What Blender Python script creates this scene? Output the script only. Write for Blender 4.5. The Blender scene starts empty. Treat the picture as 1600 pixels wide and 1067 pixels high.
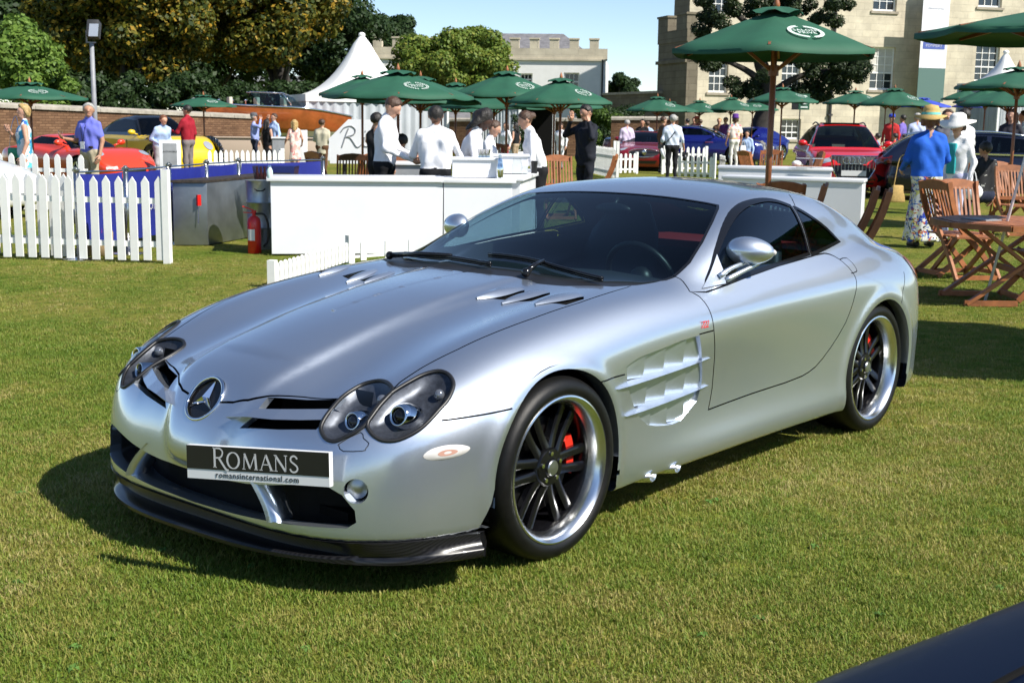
import bpy, bmesh, math, random
import numpy as np
from mathutils import Euler, Vector, Matrix
random.seed(7); rng = np.random.default_rng(7)
SC = bpy.context.scene
# ---------------------------------------------------------------- camera, sky, sun, exposure
CAM_P = np.array([3.4344, 3.6363, 1.5701]); F_PX = 1969.6; YAW, PIT, ROL = 3.8434955, .1735182, .0146637
def _rows():
    cy, sy, cp, sp = math.cos(YAW), math.sin(YAW), math.cos(PIT), math.sin(PIT)
    f = np.array([cp*cy, cp*sy, -sp]); r = np.array([sy, -cy, 0.]); u = np.cross(r, f); c, s = math.cos(ROL), math.sin(ROL)
    return np.array([c*r+s*u, -s*r+c*u, f])
RC = _rows()
cam = bpy.data.objects.new('camera', bpy.data.cameras.new('camera')); SC.collection.objects.link(cam)
M = Matrix.Identity(4)
for i in range(3):
    M[i][0], M[i][1], M[i][2], M[i][3] = RC[0][i], RC[1][i], -RC[2][i], CAM_P[i]
cam.matrix_world = M
cam.data.sensor_width = 36; cam.data.lens = 36*F_PX/1600; cam.data.clip_end = 2000; cam.data.clip_start = .05
cam.data.dof.use_dof = True; cam.data.dof.focus_distance = 4.9; cam.data.dof.aperture_fstop = 13
SC.camera = cam
SUN_AZ, SUN_EL = math.radians(98), math.radians(45)
SUN_D = np.array([math.cos(SUN_EL)*math.cos(SUN_AZ), math.cos(SUN_EL)*math.sin(SUN_AZ), math.sin(SUN_EL)])
W = bpy.data.worlds.new('World'); SC.world = W; W.use_nodes = True
nt = W.node_tree; bg = nt.nodes['Background']; sky = nt.nodes.new('ShaderNodeTexSky'); sky.sky_type = 'NISHITA'; sky.sun_disc = False
sky.sun_elevation = SUN_EL; sky.sun_rotation = math.pi/2-SUN_AZ; sky.altitude = 2600; sky.air_density = 1.0; sky.dust_density = .12; sky.ozone_density = 1.6
nt.links.new(sky.outputs[0], bg.inputs[0]); bg.inputs[1].default_value = .10
sl = bpy.data.lights.new('sun', 'SUN'); sl.energy = 5.0; sl.angle = math.radians(.53); sl.color = (1, .95, .86)
so = bpy.data.objects.new('sun', sl); SC.collection.objects.link(so); so.rotation_euler = Vector(SUN_D.tolist()).to_track_quat('Z', 'Y').to_euler(); so.location = (0, 0, 30)
SC.view_settings.view_transform = 'Standard'; SC.view_settings.look = 'None'; SC.view_settings.gamma = 1; SC.view_settings.use_curve_mapping = False
SC.view_settings.exposure = .64
SC.render.engine = 'CYCLES'; SC.cycles.max_bounces = 8; SC.cycles.transparent_max_bounces = 16; SC.cycles.use_denoising = True
try: SC.cycles.denoiser = 'OPENIMAGEDENOISE'
except Exception: pass
def gp(px, py, z=0.):
    """point at height z seen at a place of the 1600 wide photograph (used to read distances off it)"""
    d = np.array([(px-800)/F_PX, -(py-533.5)/F_PX, 1.]) @ RC; return CAM_P+d*((z-CAM_P[2])/d[2])
def at_depth(px, py, dist):
    d = np.array([(px-800)/F_PX, -(py-533.5)/F_PX, 1.]) @ RC; h = np.linalg.norm(d[:2]); return CAM_P+d*(dist/h)
VRZ = YAW-math.pi/2          # an object turned by this has its own +y pointing away from the camera
def G(px, d, py=190.):
    p = at_depth(px, py, d); p[2] = 0; return p
def hor(px): return 533.5-F_PX*math.tan(PIT)+(px-800)*math.tan(ROL)*1.0
def zof(py, px, d): return float(at_depth(px, py, d)[2])
# ---------------------------------------------------------------- helpers
COL = bpy.context.scene.collection
def link(o): COL.objects.link(o); return o
def empty(name, loc=(0, 0, 0), rz=0., label=None, cat=None, group=None):
    o = bpy.data.objects.new(name, None); o.location = loc; o.rotation_euler = (0, 0, rz); o.empty_display_size = .1; link(o)
    if label: o['label'] = label
    if cat: o['category'] = cat
    if group: o['group'] = group
    return o
def tag(o, label=None, cat=None, group=None, kind=None):
    for k, v in (('label', label), ('category', cat), ('group', group), ('kind', kind)):
        if v: o[k] = v
    return o
def mesh_obj(name, V, F, mat=None, parent=None, smooth=False, loc=None, mats=None, midx=None):
    me = bpy.data.meshes.new(name); me.from_pydata([tuple(map(float, v)) for v in V], [], [tuple(map(int, f)) for f in F])
    o = bpy.data.objects.new(name, me); link(o)
    for m in (mats or ([mat] if mat else [])): me.materials.append(m)
    if midx is not None: me.polygons.foreach_set('material_index', np.asarray(midx, np.int32))
    if smooth: me.polygons.foreach_set('use_smooth', np.ones(len(me.polygons), bool))
    if parent: o.parent = parent
    if loc is not None: o.location = loc
    return o
def copy_tree(o, parent=None):
    c = o.copy(); COL.objects.link(c)
    if parent: c.parent = parent
    for ch in list(o.children): copy_tree(ch, c)
    return c
class MB:
    """collects shapes as vertices and faces"""
    def __init__(s): s.V = []; s.F = []; s.M = []; s.m = 0; s.T = None
    def add(s, V, F):
        V = np.asarray(V, float).reshape(-1, 3)
        if s.T is not None: V = V @ s.T[:3, :3].T+s.T[:3, 3]
        n = len(s.V); s.V.extend(V.tolist()); s.F.extend([tuple(i+n for i in f) for f in F]); s.M.extend([s.m]*len(F)); return s
    def box(s, c, size, rz=0., rx=0., ry=0., top=None):
        sx, sy, sz = [d/2 for d in size]; tx, ty = (sx, sy) if top is None else (top[0]/2, top[1]/2)
        V = np.array([(-sx, -sy, -sz), (sx, -sy, -sz), (sx, sy, -sz), (-sx, sy, -sz), (-tx, -ty, sz), (tx, -ty, sz), (tx, ty, sz), (-tx, ty, sz)])
        V = V @ np.array(Euler((rx, ry, rz)).to_matrix()).T+np.array(c)
        return s.add(V, [(3, 2, 1, 0), (4, 5, 6, 7), (0, 1, 5, 4), (1, 2, 6, 5), (2, 3, 7, 6), (3, 0, 4, 7)])
    def bar(s, p, q, w, h=None, up=(0, 0, 1)):
        """rectangular bar from p to q, w across, h along up"""
        h = h or w; p = np.array(p, float); q = np.array(q, float); d = q-p; d /= np.linalg.norm(d)
        a = np.cross(d, up); 
        if np.linalg.norm(a) < 1e-6: a = np.cross(d, (1, 0, 0))
        a /= np.linalg.norm(a); b = np.cross(a, d); a *= w/2; b *= h/2
        V = [p-a-b, p+a-b, p+a+b, p-a+b, q-a-b, q+a-b, q+a+b, q-a+b]
        return s.add(V, [(3, 2, 1, 0), (4, 5, 6, 7), (0, 1, 5, 4), (1, 2, 6, 5), (2, 3, 7, 6), (3, 0, 4, 7)])
    def tube(s, pts, r, n=8, caps=True):
        pts = np.asarray(pts, float); N = len(pts); r = np.broadcast_to(np.asarray(r, float), (N,))
        V = []; a = None
        for i in range(N):
            d = pts[min(i+1, N-1)]-pts[max(i-1, 0)]; d = d/(np.linalg.norm(d)+1e-12)
            if a is None: a = np.cross(d, (0, 0, 1) if abs(d[2]) < .9 else (1, 0, 0))
            a = a-d*(a@d); a /= np.linalg.norm(a); b = np.cross(d, a)
            for k in range(n):
                t = 2*math.pi*k/n; V.append(pts[i]+r[i]*(math.cos(t)*a+math.sin(t)*b))
        F = [(i*n+k, i*n+(k+1) % n, (i+1)*n+(k+1) % n, (i+1)*n+k) for i in range(N-1) for k in range(n)]
        if caps: F += [tuple(range(n))[::-1], tuple((N-1)*n+k for k in range(n))]
        return s.add(V, F)
    def lathe(s, prof, n=24, axis='z', c=(0, 0, 0), closed=False, caps=True):
        """prof: list of (radius, along)"""
        V = []
        for r, h in prof:
            for k in range(n):
                t = 2*math.pi*k/n; x, y = r*math.cos(t), r*math.sin(t)
                V.append({'z': (x, y, h), 'y': (y, h, x), 'x': (h, x, y)}[axis])
        V = np.array(V)+np.array(c); m = len(prof); F = []
        for i in range(m if closed else m-1):
            j = (i+1) % m
            for k in range(n): F.append((i*n+k, i*n+(k+1) % n, j*n+(k+1) % n, j*n+k))
        if not closed and caps:
            if prof[0][0] > 1e-6: F.append(tuple(range(n))[::-1])
            if prof[-1][0] > 1e-6: F.append(tuple((m-1)*n+k for k in range(n)))
        return s.add(V, F)
    def prism(s, poly, h0, h1, axis='z'):
        """closed polygon (2d) extruded along axis"""
        n = len(poly); put = {'z': lambda a, b, h: (a, b, h), 'y': lambda a, b, h: (a, h, b), 'x': lambda a, b, h: (h, a, b)}[axis]
        V = [put(a, b, h0) for a, b in poly]+[put(a, b, h1) for a, b in poly]
        return s.add(V, [tuple(range(n))[::-1], tuple(range(n, 2*n))]+[(i, (i+1) % n, n+(i+1) % n, n+i) for i in range(n)])
    def ball(s, c, r, n=10, m=7):
        r = np.broadcast_to(np.asarray(r, float), (3,)); V = [(0, 0, 1)]; 
        for i in range(1, m):
            t = math.pi*i/m
            for k in range(n): V.append((math.sin(t)*math.cos(2*math.pi*k/n), math.sin(t)*math.sin(2*math.pi*k/n), math.cos(t)))
        V.append((0, 0, -1)); V = np.array(V)*r+np.array(c); F = [(0, 1+k, 1+(k+1) % n) for k in range(n)]
        for i in range(m-2):
            for k in range(n): F.append((1+i*n+k, 1+(i+1)*n+k, 1+(i+1)*n+(k+1) % n, 1+i*n+(k+1) % n))
        L = len(V)-1; F += [(L, 1+(m-2)*n+(k+1) % n, 1+(m-2)*n+k) for k in range(n)]
        return s.add(V, F)
    def obj(s, name, mat=None, parent=None, smooth=False, bevel=0, loc=None, mats=None, rz=None):
        o = mesh_obj(name, s.V, s.F, mat, parent, smooth, loc, mats, s.M if mats else None)
        bm = bmesh.new(); bm.from_mesh(o.data); bmesh.ops.recalc_face_normals(bm, faces=bm.faces[:])
        if bevel: 
            bmesh.ops.bevel(bm, geom=[e for e in bm.edges if len(e.link_faces) == 2 and e.calc_face_angle(0) > .6], offset=bevel, segments=2 if bevel > .004 else 1, affect='EDGES', profile=.5, clamp_overlap=True)
        if smooth == 'auto' or bevel:
            for f in bm.faces: f.smooth = True
            for e in bm.edges:
                if len(e.link_faces) == 2 and e.calc_face_angle(0) > .75: e.smooth = False
        bm.to_mesh(o.data); bm.free()
        if rz is not None: o.rotation_euler[2] = rz
        return o
def surface_nets(F, lo, hi, h):
    """quads of the zero level of F inside the box; a coarse pass limits the fine evaluation"""
    lo = np.array(lo, float); n = np.maximum(((np.array(hi)-lo)/h).astype(int)//4*4+4, 4); N = n+1
    cn = n//4+1; ax = [lo[i]+h*4*np.arange(cn[i]) for i in range(3)]
    Cg = np.stack(np.meshgrid(*ax, indexing='ij'), -1).reshape(-1, 3); fc = F(*Cg.T).reshape(cn)
    big = np.abs(fc) < h*4*2.3
    m = np.zeros(cn-1, bool)
    for a in (0, 1):
        for b in (0, 1):
            for c in (0, 1):
                m |= big[a:cn[0]-1+a, b:cn[1]-1+b, c:cn[2]-1+c]
    sg = fc[:-1, :-1, :-1]
    V = np.empty(N); V[:-1, :-1, :-1] = np.where(sg > 0, 9., -9.).repeat(4, 0).repeat(4, 1).repeat(4, 2); V[-1] = 9; V[:, -1] = 9; V[:, :, -1] = 9
    nb = np.zeros(N, bool); mm = m.repeat(4, 0).repeat(4, 1).repeat(4, 2); nb[:-1, :-1, :-1] |= mm; nb[1:, 1:, 1:] |= mm; nb[:-1, 1:, 1:] |= mm; nb[1:, :-1, 1:] |= mm; nb[1:, 1:, :-1] |= mm; nb[1:, :-1, :-1] |= mm; nb[:-1, 1:, :-1] |= mm; nb[:-1, :-1, 1:] |= mm
    I = np.argwhere(nb); V[nb] = F(*(lo+h*I).T)
    S = V < 0
    cnt = np.zeros(n, np.int8)
    for a in (0, 1):
        for b in (0, 1):
            for c in (0, 1): cnt += S[a:n[0]+a, b:n[1]+b, c:n[2]+c]
    act = (cnt > 0) & (cnt < 8); A = np.argwhere(act); idx = -np.ones(n, np.int64); idx[act] = np.arange(len(A))
    P = np.zeros((len(A), 3)); W = np.zeros(len(A))
    cor = [(a, b, c) for a in (0, 1) for b in (0, 1) for c in (0, 1)]
    for p in range(8):
        for q in range(p+1, 8):
            d = np.subtract(cor[q], cor[p])
            if np.abs(d).sum() != 1: continue
            fp = V[tuple((A+cor[p]).T)]; fq = V[tuple((A+cor[q]).T)]; x = (fp < 0) != (fq < 0)
            t = np.where(x, fp/np.where(fp == fq, 1, fp-fq), 0)
            P += np.where(x[:, None], np.array(cor[p])+t[:, None]*d, 0); W += x
    P = lo+h*(A+P/W[:, None])
    Q = []
    for axn in range(3):
        e = np.zeros(3, int); e[axn] = 1; u = np.roll([1, 0, 0], axn+1); v = np.roll([1, 0, 0], axn+2)
        sl = [slice(0, n[i]+1) for i in range(3)]; s0 = S[tuple(slice(0, n[i]) if i == axn else slice(1, n[i]) for i in range(3))]; s1 = S[tuple(slice(1, n[i]+1) if i == axn else slice(1, n[i]) for i in range(3))]
        for flip in (0, 1):
            E = np.argwhere((s0 & ~s1) if not flip else (~s0 & s1))
            if not len(E): continue
            E = E+1-e
            q = [idx[tuple((E-du*u-dv*v).T)] for du, dv in ((0, 0), (1, 0), (1, 1), (0, 1))]
            q = np.stack(q if not flip else q[::-1], 1); Q.append(q[(q >= 0).all(1)])
    return P, np.concatenate(Q)
def catmull(pts, n=6, closed=False):
    P = np.asarray(pts, float); N = len(P); out = []
    if N < 3 and not closed: return P
    g = (lambda i: P[i % N]) if closed else (lambda i: P[i] if 0 <= i < N else (2*P[0]-P[1] if i < 0 else 2*P[-1]-P[-2]))
    for i in range(N if closed else N-1):
        a, b, c, d = g(i-1), g(i), g(i+1), g(i+2)
        for k in range(n):
            t = k/n; out.append(.5*((2*b)+(c-a)*t+(2*a-5*b+4*c-d)*t*t+(3*b-a-3*c+d)*t**3))
    if not closed: out.append(P[-1])
    return np.array(out)
def text_mesh(txt, size, spacing=1.):
    cu = bpy.data.curves.new('txt', 'FONT'); cu.body = txt; cu.size = size; cu.align_x = 'CENTER'; cu.align_y = 'CENTER'; cu.space_character = spacing; cu.resolution_u = 2; cu.extrude = .0006
    o = bpy.data.objects.new('txt', cu); COL.objects.link(o); me = bpy.data.meshes.new_from_object(o.evaluated_get(bpy.context.evaluated_depsgraph_get()))
    V = np.array([v.co[:] for v in me.vertices]); F = [tuple(p.vertices) for p in me.polygons]
    bpy.data.objects.remove(o); bpy.data.curves.remove(cu); bpy.data.meshes.remove(me); return V, F
# ---------------------------------------------------------------- materials
MATS = {}
def P_(name, col, rough=.5, metal=0., coat=0., spec=.5, sss=0, alpha=None, emit=None):
    m = bpy.data.materials.new(name); m.use_nodes = True; b = m.node_tree.nodes['Principled BSDF']
    b.inputs['Base Color'].default_value = (*col, 1); b.inputs['Roughness'].default_value = rough; b.inputs['Metallic'].default_value = metal
    b.inputs['Coat Weight'].default_value = coat; b.inputs['Coat Roughness'].default_value = .03; b.inputs['Specular IOR Level'].default_value = spec
    MATS[name] = m; return m
def N(m, t, **kw):
    n = m.node_tree.nodes.new(t)
    for k, v in kw.items():
        if k in n.inputs: n.inputs[k].default_value = v
        else: setattr(n, k, v)
    return n
def L(m, a, b): m.node_tree.links.new(a, b)
def bsdf(m): return m.node_tree.nodes['Principled BSDF']
def coords(m, kind='Object'):
    for n in m.node_tree.nodes:
        if n.type == 'TEX_COORD': return n.outputs[kind]
    return N(m, 'ShaderNodeTexCoord').outputs[kind]
def vary(m, scale=4., amt=.25, detail=4., hue=None, bump=0., bscale=None, rough=0., kind='Object', rnd=0.):
    """mottle the base colour with noise, optional fine relief"""
    b = bsdf(m); c = list(b.inputs['Base Color'].default_value)
    n = N(m, 'ShaderNodeTexNoise', Scale=scale, Detail=detail, Roughness=.6); L(m, coords(m, kind), n.inputs['Vector'])
    r = N(m, 'ShaderNodeValToRGB'); e = r.color_ramp.elements; e[0].position = .3; e[1].position = .7
    h = hue or c[:3]
    e[0].color = (*[x*(1-amt) for x in c[:3]], 1); e[1].color = (*[min(1, x*(1+amt)) for x in h], 1)
    L(m, n.outputs['Fac'], r.inputs['Fac']); out = r.outputs['Color']
    if rnd:
        oi = N(m, 'ShaderNodeObjectInfo'); mp = N(m, 'ShaderNodeMapRange'); mp.inputs['To Min'].default_value = 1-rnd; mp.inputs['To Max'].default_value = 1+rnd
        L(m, oi.outputs['Random'], mp.inputs['Value']); mx = N(m, 'ShaderNodeMix', data_type='RGBA', blend_type='MULTIPLY'); mx.inputs['Factor'].default_value = 1
        L(m, out, mx.inputs[6]); L(m, mp.outputs[0], mx.inputs[7]); out = mx.outputs[2]
    L(m, out, b.inputs['Base Color'])
    if bump:
        n2 = N(m, 'ShaderNodeTexNoise', Scale=bscale or scale*6, Detail=3.); L(m, coords(m, kind), n2.inputs['Vector'])
        bp = N(m, 'ShaderNodeBump', Strength=bump, Distance=.01); L(m, n2.outputs['Fac'], bp.inputs['Height']); L(m, bp.outputs[0], b.inputs['Normal'])
    if rough:
        mr = N(m, 'ShaderNodeMapRange'); r0 = b.inputs['Roughness'].default_value; mr.inputs['To Min'].default_value = max(0, r0-rough); mr.inputs['To Max'].default_value = r0+rough
        L(m, n.outputs['Fac'], mr.inputs['Value']); L(m, mr.outputs[0], b.inputs['Roughness'])
    return m
def thin_glass(name, tint, ior=1.5, rough=.0, boost=1.):
    m = bpy.data.materials.new(name); m.use_nodes = True; t = m.node_tree; t.nodes.clear()
    o = t.nodes.new('ShaderNodeOutputMaterial'); tr = t.nodes.new('ShaderNodeBsdfTransparent'); tr.inputs[0].default_value = (*tint, 1)
    g = t.nodes.new('ShaderNodeBsdfGlossy'); g.inputs['Roughness'].default_value = rough; f = t.nodes.new('ShaderNodeFresnel'); f.inputs[0].default_value = ior
    mx = t.nodes.new('ShaderNodeMixShader'); mu = t.nodes.new('ShaderNodeMath'); mu.operation = 'MULTIPLY'; mu.inputs[1].default_value = boost; mu.use_clamp = True
    ge = t.nodes.new('ShaderNodeNewGeometry'); mi = t.nodes.new('ShaderNodeMix'); mi.data_type = 'FLOAT'; mi.inputs[2].default_value = ior; mi.inputs[3].default_value = 1/ior; t.links.new(ge.outputs['Backfacing'], mi.inputs[0]); t.links.new(mi.outputs[0], f.inputs[0]); t.links.new(f.outputs[0], mu.inputs[0]); t.links.new(mu.outputs[0], mx.inputs[0]); t.links.new(tr.outputs[0], mx.inputs[1]); t.links.new(g.outputs[0], mx.inputs[2]); t.links.new(mx.outputs[0], o.inputs[0])
    MATS[name] = m; return m
def paint(name, col, metal=0., rough=.3, flake=0., coat=1.):
    m = P_(name, col, rough, metal, coat)
    if flake:
        v = N(m, 'ShaderNodeTexVoronoi', Scale=700.); L(m, coords(m), v.inputs['Vector'])
        nm = N(m, 'ShaderNodeMix', data_type='VECTOR'); 
        sub = N(m, 'ShaderNodeVectorMath', operation='SUBTRACT'); sub.inputs[1].default_value = (.5, .5, .5); L(m, v.outputs['Color'], sub.inputs[0])
        sc = N(m, 'ShaderNodeVectorMath', operation='SCALE'); sc.inputs['Scale'].default_value = flake; L(m, sub.outputs[0], sc.inputs[0])
        g = N(m, 'ShaderNodeNewGeometry'); ad = N(m, 'ShaderNodeVectorMath', operation='ADD'); L(m, g.outputs['Normal'], ad.inputs[0]); L(m, sc.outputs[0], ad.inputs[1])
        no = N(m, 'ShaderNodeVectorMath', operation='NORMALIZE'); L(m, ad.outputs[0], no.inputs[0]); L(m, no.outputs[0], bsdf(m).inputs['Normal'])
        n = N(m, 'ShaderNodeTexNoise', Scale=9., Detail=6.); L(m, coords(m), n.inputs['Vector']); mr = N(m, 'ShaderNodeMapRange'); mr.inputs['From Min'].default_value = .35; mr.inputs['From Max'].default_value = .75; mr.inputs['To Min'].default_value = .015; mr.inputs['To Max'].default_value = .10
        L(m, n.outputs['Fac'], mr.inputs['Value']); L(m, mr.outputs[0], bsdf(m).inputs['Coat Roughness'])
    return m
paint('silver_paint', (.61, .665, .745), 1., .19, .05)
def broad_flakes(m, rough, fac):
    t = m.node_tree; b = bsdf(m); o = t.nodes['Material Output']; b2 = t.nodes.new('ShaderNodeBsdfPrincipled')
    for k in ('Base Color', 'Metallic', 'Coat Weight', 'Coat Roughness'): b2.inputs[k].default_value = b.inputs[k].default_value
    b2.inputs['Roughness'].default_value = rough
    for k in ('Normal', 'Coat Roughness'):
        if b.inputs[k].is_linked: L(m, b.inputs[k].links[0].from_socket, b2.inputs[k])
    mx = N(m, 'ShaderNodeMixShader'); mx.inputs[0].default_value = fac; L(m, b.outputs[0], mx.inputs[1]); L(m, b2.outputs[0], mx.inputs[2]); L(m, mx.outputs[0], o.inputs[0])
broad_flakes(MATS['silver_paint'], .54, .50)
P_('lead_gap', (.16, .16, .165), .4, .5)
P_('black_gloss', (.008, .008, .009), .12, 0, 0); P_('black_satin', (.012, .012, .013), .42); P_('black_matt', (.006, .006, .006), .9, 0, 0, .1)
vary(P_('rubber', (.0045, .0045, .0045), .45, 0, 0, .3), 30, .35, bump=.15, bscale=300)
P_('chrome', (.82, .83, .85), .06, 1.); P_('polished_alloy', (.82, .84, .86), .24, 1.); P_('indicator_lens', (.22, .23, .26), .12, .5, .6); vary(P_('brushed_steel', (.42, .43, .44), .32, 1.), 3, .25, rough=.1)
P_('wheel_black', (.004, .004, .005), .22, 0, .1, .35); P_('caliper_red', (.62, .03, .015), .35); P_('disc_steel', (.10, .10, .10), .4, 1.)
m = P_('carbon', (.008, .008, .009), .3, 0, .25, .35)
w = N(m, 'ShaderNodeTexWave', Scale=55., Distortion=0.); w.bands_direction = 'DIAGONAL'; L(m, coords(m), w.inputs['Vector'])
cr = N(m, 'ShaderNodeValToRGB'); cr.color_ramp.elements[0].color = (.004, .004, .005, 1); cr.color_ramp.elements[1].color = (.014, .014, .016, 1); L(m, w.outputs['Fac'], cr.inputs[0]); L(m, cr.outputs[0], bsdf(m).inputs['Base Color'])
vary(P_('lamp_housing', (.075, .08, .095), .36, .6), 60, .3)
thin_glass('lamp_glass', (.93, .95, .97), 1.5, 0, 1.1); thin_glass('car_glass', (.42, .58, .61), 1.5, 0, .9); thin_glass('clear_glass', (.93, .95, .94), 1.45, .0, 1.)
thin_glass('car_glass_side', (.36, .50, .58), 1.5, 0, 1.8)
P_('dark_interior', (.018, .018, .02), .7); P_('seat_leather', (.02, .02, .022), .5); P_('red_leather', (.30, .02, .02), .5)
m = P_('mesh_grille', (.005, .005, .005), .7, 0, 0, .2)
P_('white_plastic', (.80, .80, .79), .4); P_('plate_black', (.010, .010, .011), .3); P_('plate_white', (.72, .73, .74), .35); P_('letter_silver', (.55, .55, .55), .4); P_('letter_dark', (.03, .03, .03), .5)
P_('amber_lens', (.50, .28, .22), .25, 0, .5); P_('marker_lens', (.62, .60, .58), .15, 0, .8); P_('red_badge', (.60, .03, .04), .4); P_('tail_red', (.18, .01, .01), .15, 0, .5)
# ---------------------------------------------------------------- body surface of the silver coupe (implicit, metres, x forward, y left)
class Cub:
    """cardinal natural cubic spline basis on given knots, flat slopes beyond the ends"""
    def __init__(s, k):
        k = np.asarray(k, float); s.k = k; n = len(k); h = np.diff(k)
        A = np.zeros((n, n)); B = np.zeros((n, n)); A[0, 0] = A[-1, -1] = 1
        for i in range(1, n-1):
            A[i, i-1] = h[i-1]; A[i, i] = 2*(h[i-1]+h[i]); A[i, i+1] = h[i]
            B[i, i-1] = 6/h[i-1]; B[i, i] = -6/h[i-1]-6/h[i]; B[i, i+1] = 6/h[i]
        s.M = np.linalg.solve(A, B); s.h = h; s.n = n
    def fit(s, v):
        v = np.asarray(v, float); return v, s.M @ v
    def ev(s, vm, x):
        v, m = vm; k = s.k; xc = np.clip(x, k[0], k[-1])
        i = np.clip(np.searchsorted(k, xc, side='right')-1, 0, s.n-2); h = s.h[i]
        a = (k[i+1]-xc)/h; b = (xc-k[i])/h
        r = a*v[i]+b*v[i+1]+((a**3-a)*m[i]+(b**3-b)*m[i+1])*h*h/6
        d0 = (v[1]-v[0])/s.h[0]-s.h[0]*(2*m[0]+m[1])/6; d1 = (v[-1]-v[-2])/s.h[-1]+s.h[-1]*(2*m[-1]+m[-2])/6
        return r+np.minimum(x-k[0], 0)*d0+np.maximum(x-k[-1], 0)*d1
class Spl:
    def __init__(s, k, v):
        k = np.asarray(k, float); v = np.asarray(v, float); o = np.argsort(k); s.c = Cub(k[o]); s.f = s.c.fit(v[o])
    def __call__(s, x): return s.c.ev(s.f, x)
class Tab:
    """tensor product spline: rows along a, columns along b"""
    def __init__(s, a, b, T):
        a = np.asarray(a, float); o = np.argsort(a); s.ca = Cub(a[o]); s.cb = Cub(b); T = np.asarray(T, float)[o]
        s.cols = [s.ca.fit(T[:, j]) for j in range(len(b))]; s.b = np.asarray(b, float)
        s.Bf = [s.cb.fit(np.eye(len(b))[j]) for j in range(len(b))]
    def __call__(s, a, b):
        b = np.clip(b, s.b[0], s.b[-1]); r = 0
        for c, f in zip(s.cols, s.Bf): r = r+s.ca.ev(c, a)*s.cb.ev(f, b)
        return r
def smax(a, b, k):
    h = np.maximum(k-np.abs(a-b), 0)/k
    return np.maximum(a, b)+h*h*h*k/6
def smin(a, b, k): return -smax(-a, -b, k)

HT = Tab([.95, .85, .73, .60, .45, .25, 0, -.3, -.6, -.9, -1.2, -1.6, -2.0, -2.4, -2.8, -3.1, -3.4, -3.62], [-.13, 0, .13, .26, .40, .55, .65, .75, .85, .95], [
    [.40, .42, .40, .395, .37, .34, .31, .27, .21, .13],
    [.535, .548, .535, .53, .50, .475, .45, .42, .365, .29],
    [.648, .655, .648, .63, .60, .580, .565, .540, .485, .41],
    [.706, .713, .706, .685, .652, .648, .648, .630, .580, .50],
    [.750, .757, .750, .728, .699, .705, .717, .704, .660, .58],
    [.799, .805, .799, .780, .757, .769, .784, .775, .733, .65],
    [.845, .850, .845, .830, .812, .823, .838, .830, .792, .715],
    [.887, .890, .887, .878, .866, .872, .881, .872, .836, .765],
    [.917, .918, .917, .915, .910, .908, .908, .897, .866, .80],
    [.935, .935, .935, .935, .932, .928, .923, .910, .880, .82],
    [.945, .945, .945, .945, .942, .938, .932, .918, .889, .83],
    [.965, .965, .965, .965, .965, .962, .955, .938, .909, .85],
    [.985, .985, .985, .985, .985, .982, .975, .960, .930, .87],
    [1.00, 1.00, 1.00, 1.00, .998, .995, .990, .978, .945, .885],
    [1.00, 1.00, 1.00, .998, .995, .990, .982, .968, .932, .865],
    [.985, .985, .985, .980, .973, .962, .947, .925, .882, .81],
    [.955, .955, .955, .948, .935, .912, .888, .855, .80, .72],
    [.90, .90, .90, .89, .87, .835, .80, .76, .70, .62]])
HT0 = HT; YS = Spl([.8, .55, .2, -.15, -.5, -.75], [.235, .262, .285, .315, .36, .39])
def HT(x, ay):
    k = np.clip((x+.60)/.5, 0, 1)*np.clip((.86-x)/.2, 0, 1); k = k*k*(3-2*k)
    return HT0(x, ay)+.011*k/(1+np.exp(np.clip((ay-YS(np.clip(x, -.75, .8)))/.013, -30, 30)))
WT = Tab([.5, .2, 0, -.45, -1.0, -1.7, -2.2, -2.7, -3.2, -3.6], [.05, .12, .2, .3, .42, .55, .68, .78, .86, .94, 1.02], [
    [.91, .935, .945, .948, .948, .948, .94, .925, .90, .87, .83],
    [.91, .935, .945, .948, .950, .950, .945, .93, .905, .87, .83],
    [.91, .935, .945, .948, .950, .950, .945, .935, .91, .875, .83],
    [.87, .90, .92, .925, .924, .93, .938, .935, .915, .88, .83],
    [.85, .885, .915, .907, .902, .913, .933, .937, .92, .88, .82],
    [.85, .885, .918, .912, .908, .920, .938, .944, .93, .895, .83],
    [.87, .905, .935, .935, .936, .945, .957, .960, .95, .915, .85],
    [.89, .925, .950, .958, .963, .967, .967, .962, .945, .91, .85],
    [.86, .905, .935, .943, .948, .948, .940, .922, .89, .85, .80],
    [.80, .85, .89, .90, .90, .895, .88, .86, .83, .80, .75]])
FA = Spl([.05, .12, .2, .3, .4, .5, .56, .64, .75], [.655, .665, .672, .668, .658, .643, .632, .60, .55])
GT = Spl([-.3, -.6, -.85, -1.1, -1.4, -1.66, -1.85, -2.05, -2.25, -2.5, -2.8, -3.1, -3.4, -3.7], [.80, .905, .985, 1.063, 1.150, 1.225, 1.266, 1.287, 1.288, 1.265, 1.195, 1.090, .965, .84])
GD = Spl([-.4, -1.0, -1.65, -2.1, -2.6, -3.2], [.21, .19, .085, .12, .16, .25])
GW = Tab([-.6, -1.0, -1.4, -1.8, -2.2, -2.6, -3.0, -3.4], [.85, .93, 1.0, 1.1, 1.2, 1.3], [
    [.74, .70, .66, .59, .51, .42],
    [.83, .80, .765, .70, .62, .53],
    [.865, .84, .81, .755, .683, .60],
    [.875, .852, .825, .775, .708, .63],
    [.868, .845, .818, .768, .70, .62],
    [.835, .81, .78, .725, .655, .57],
    [.76, .73, .695, .635, .56, .47],
    [.62, .59, .56, .50, .43, .35]])
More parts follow.
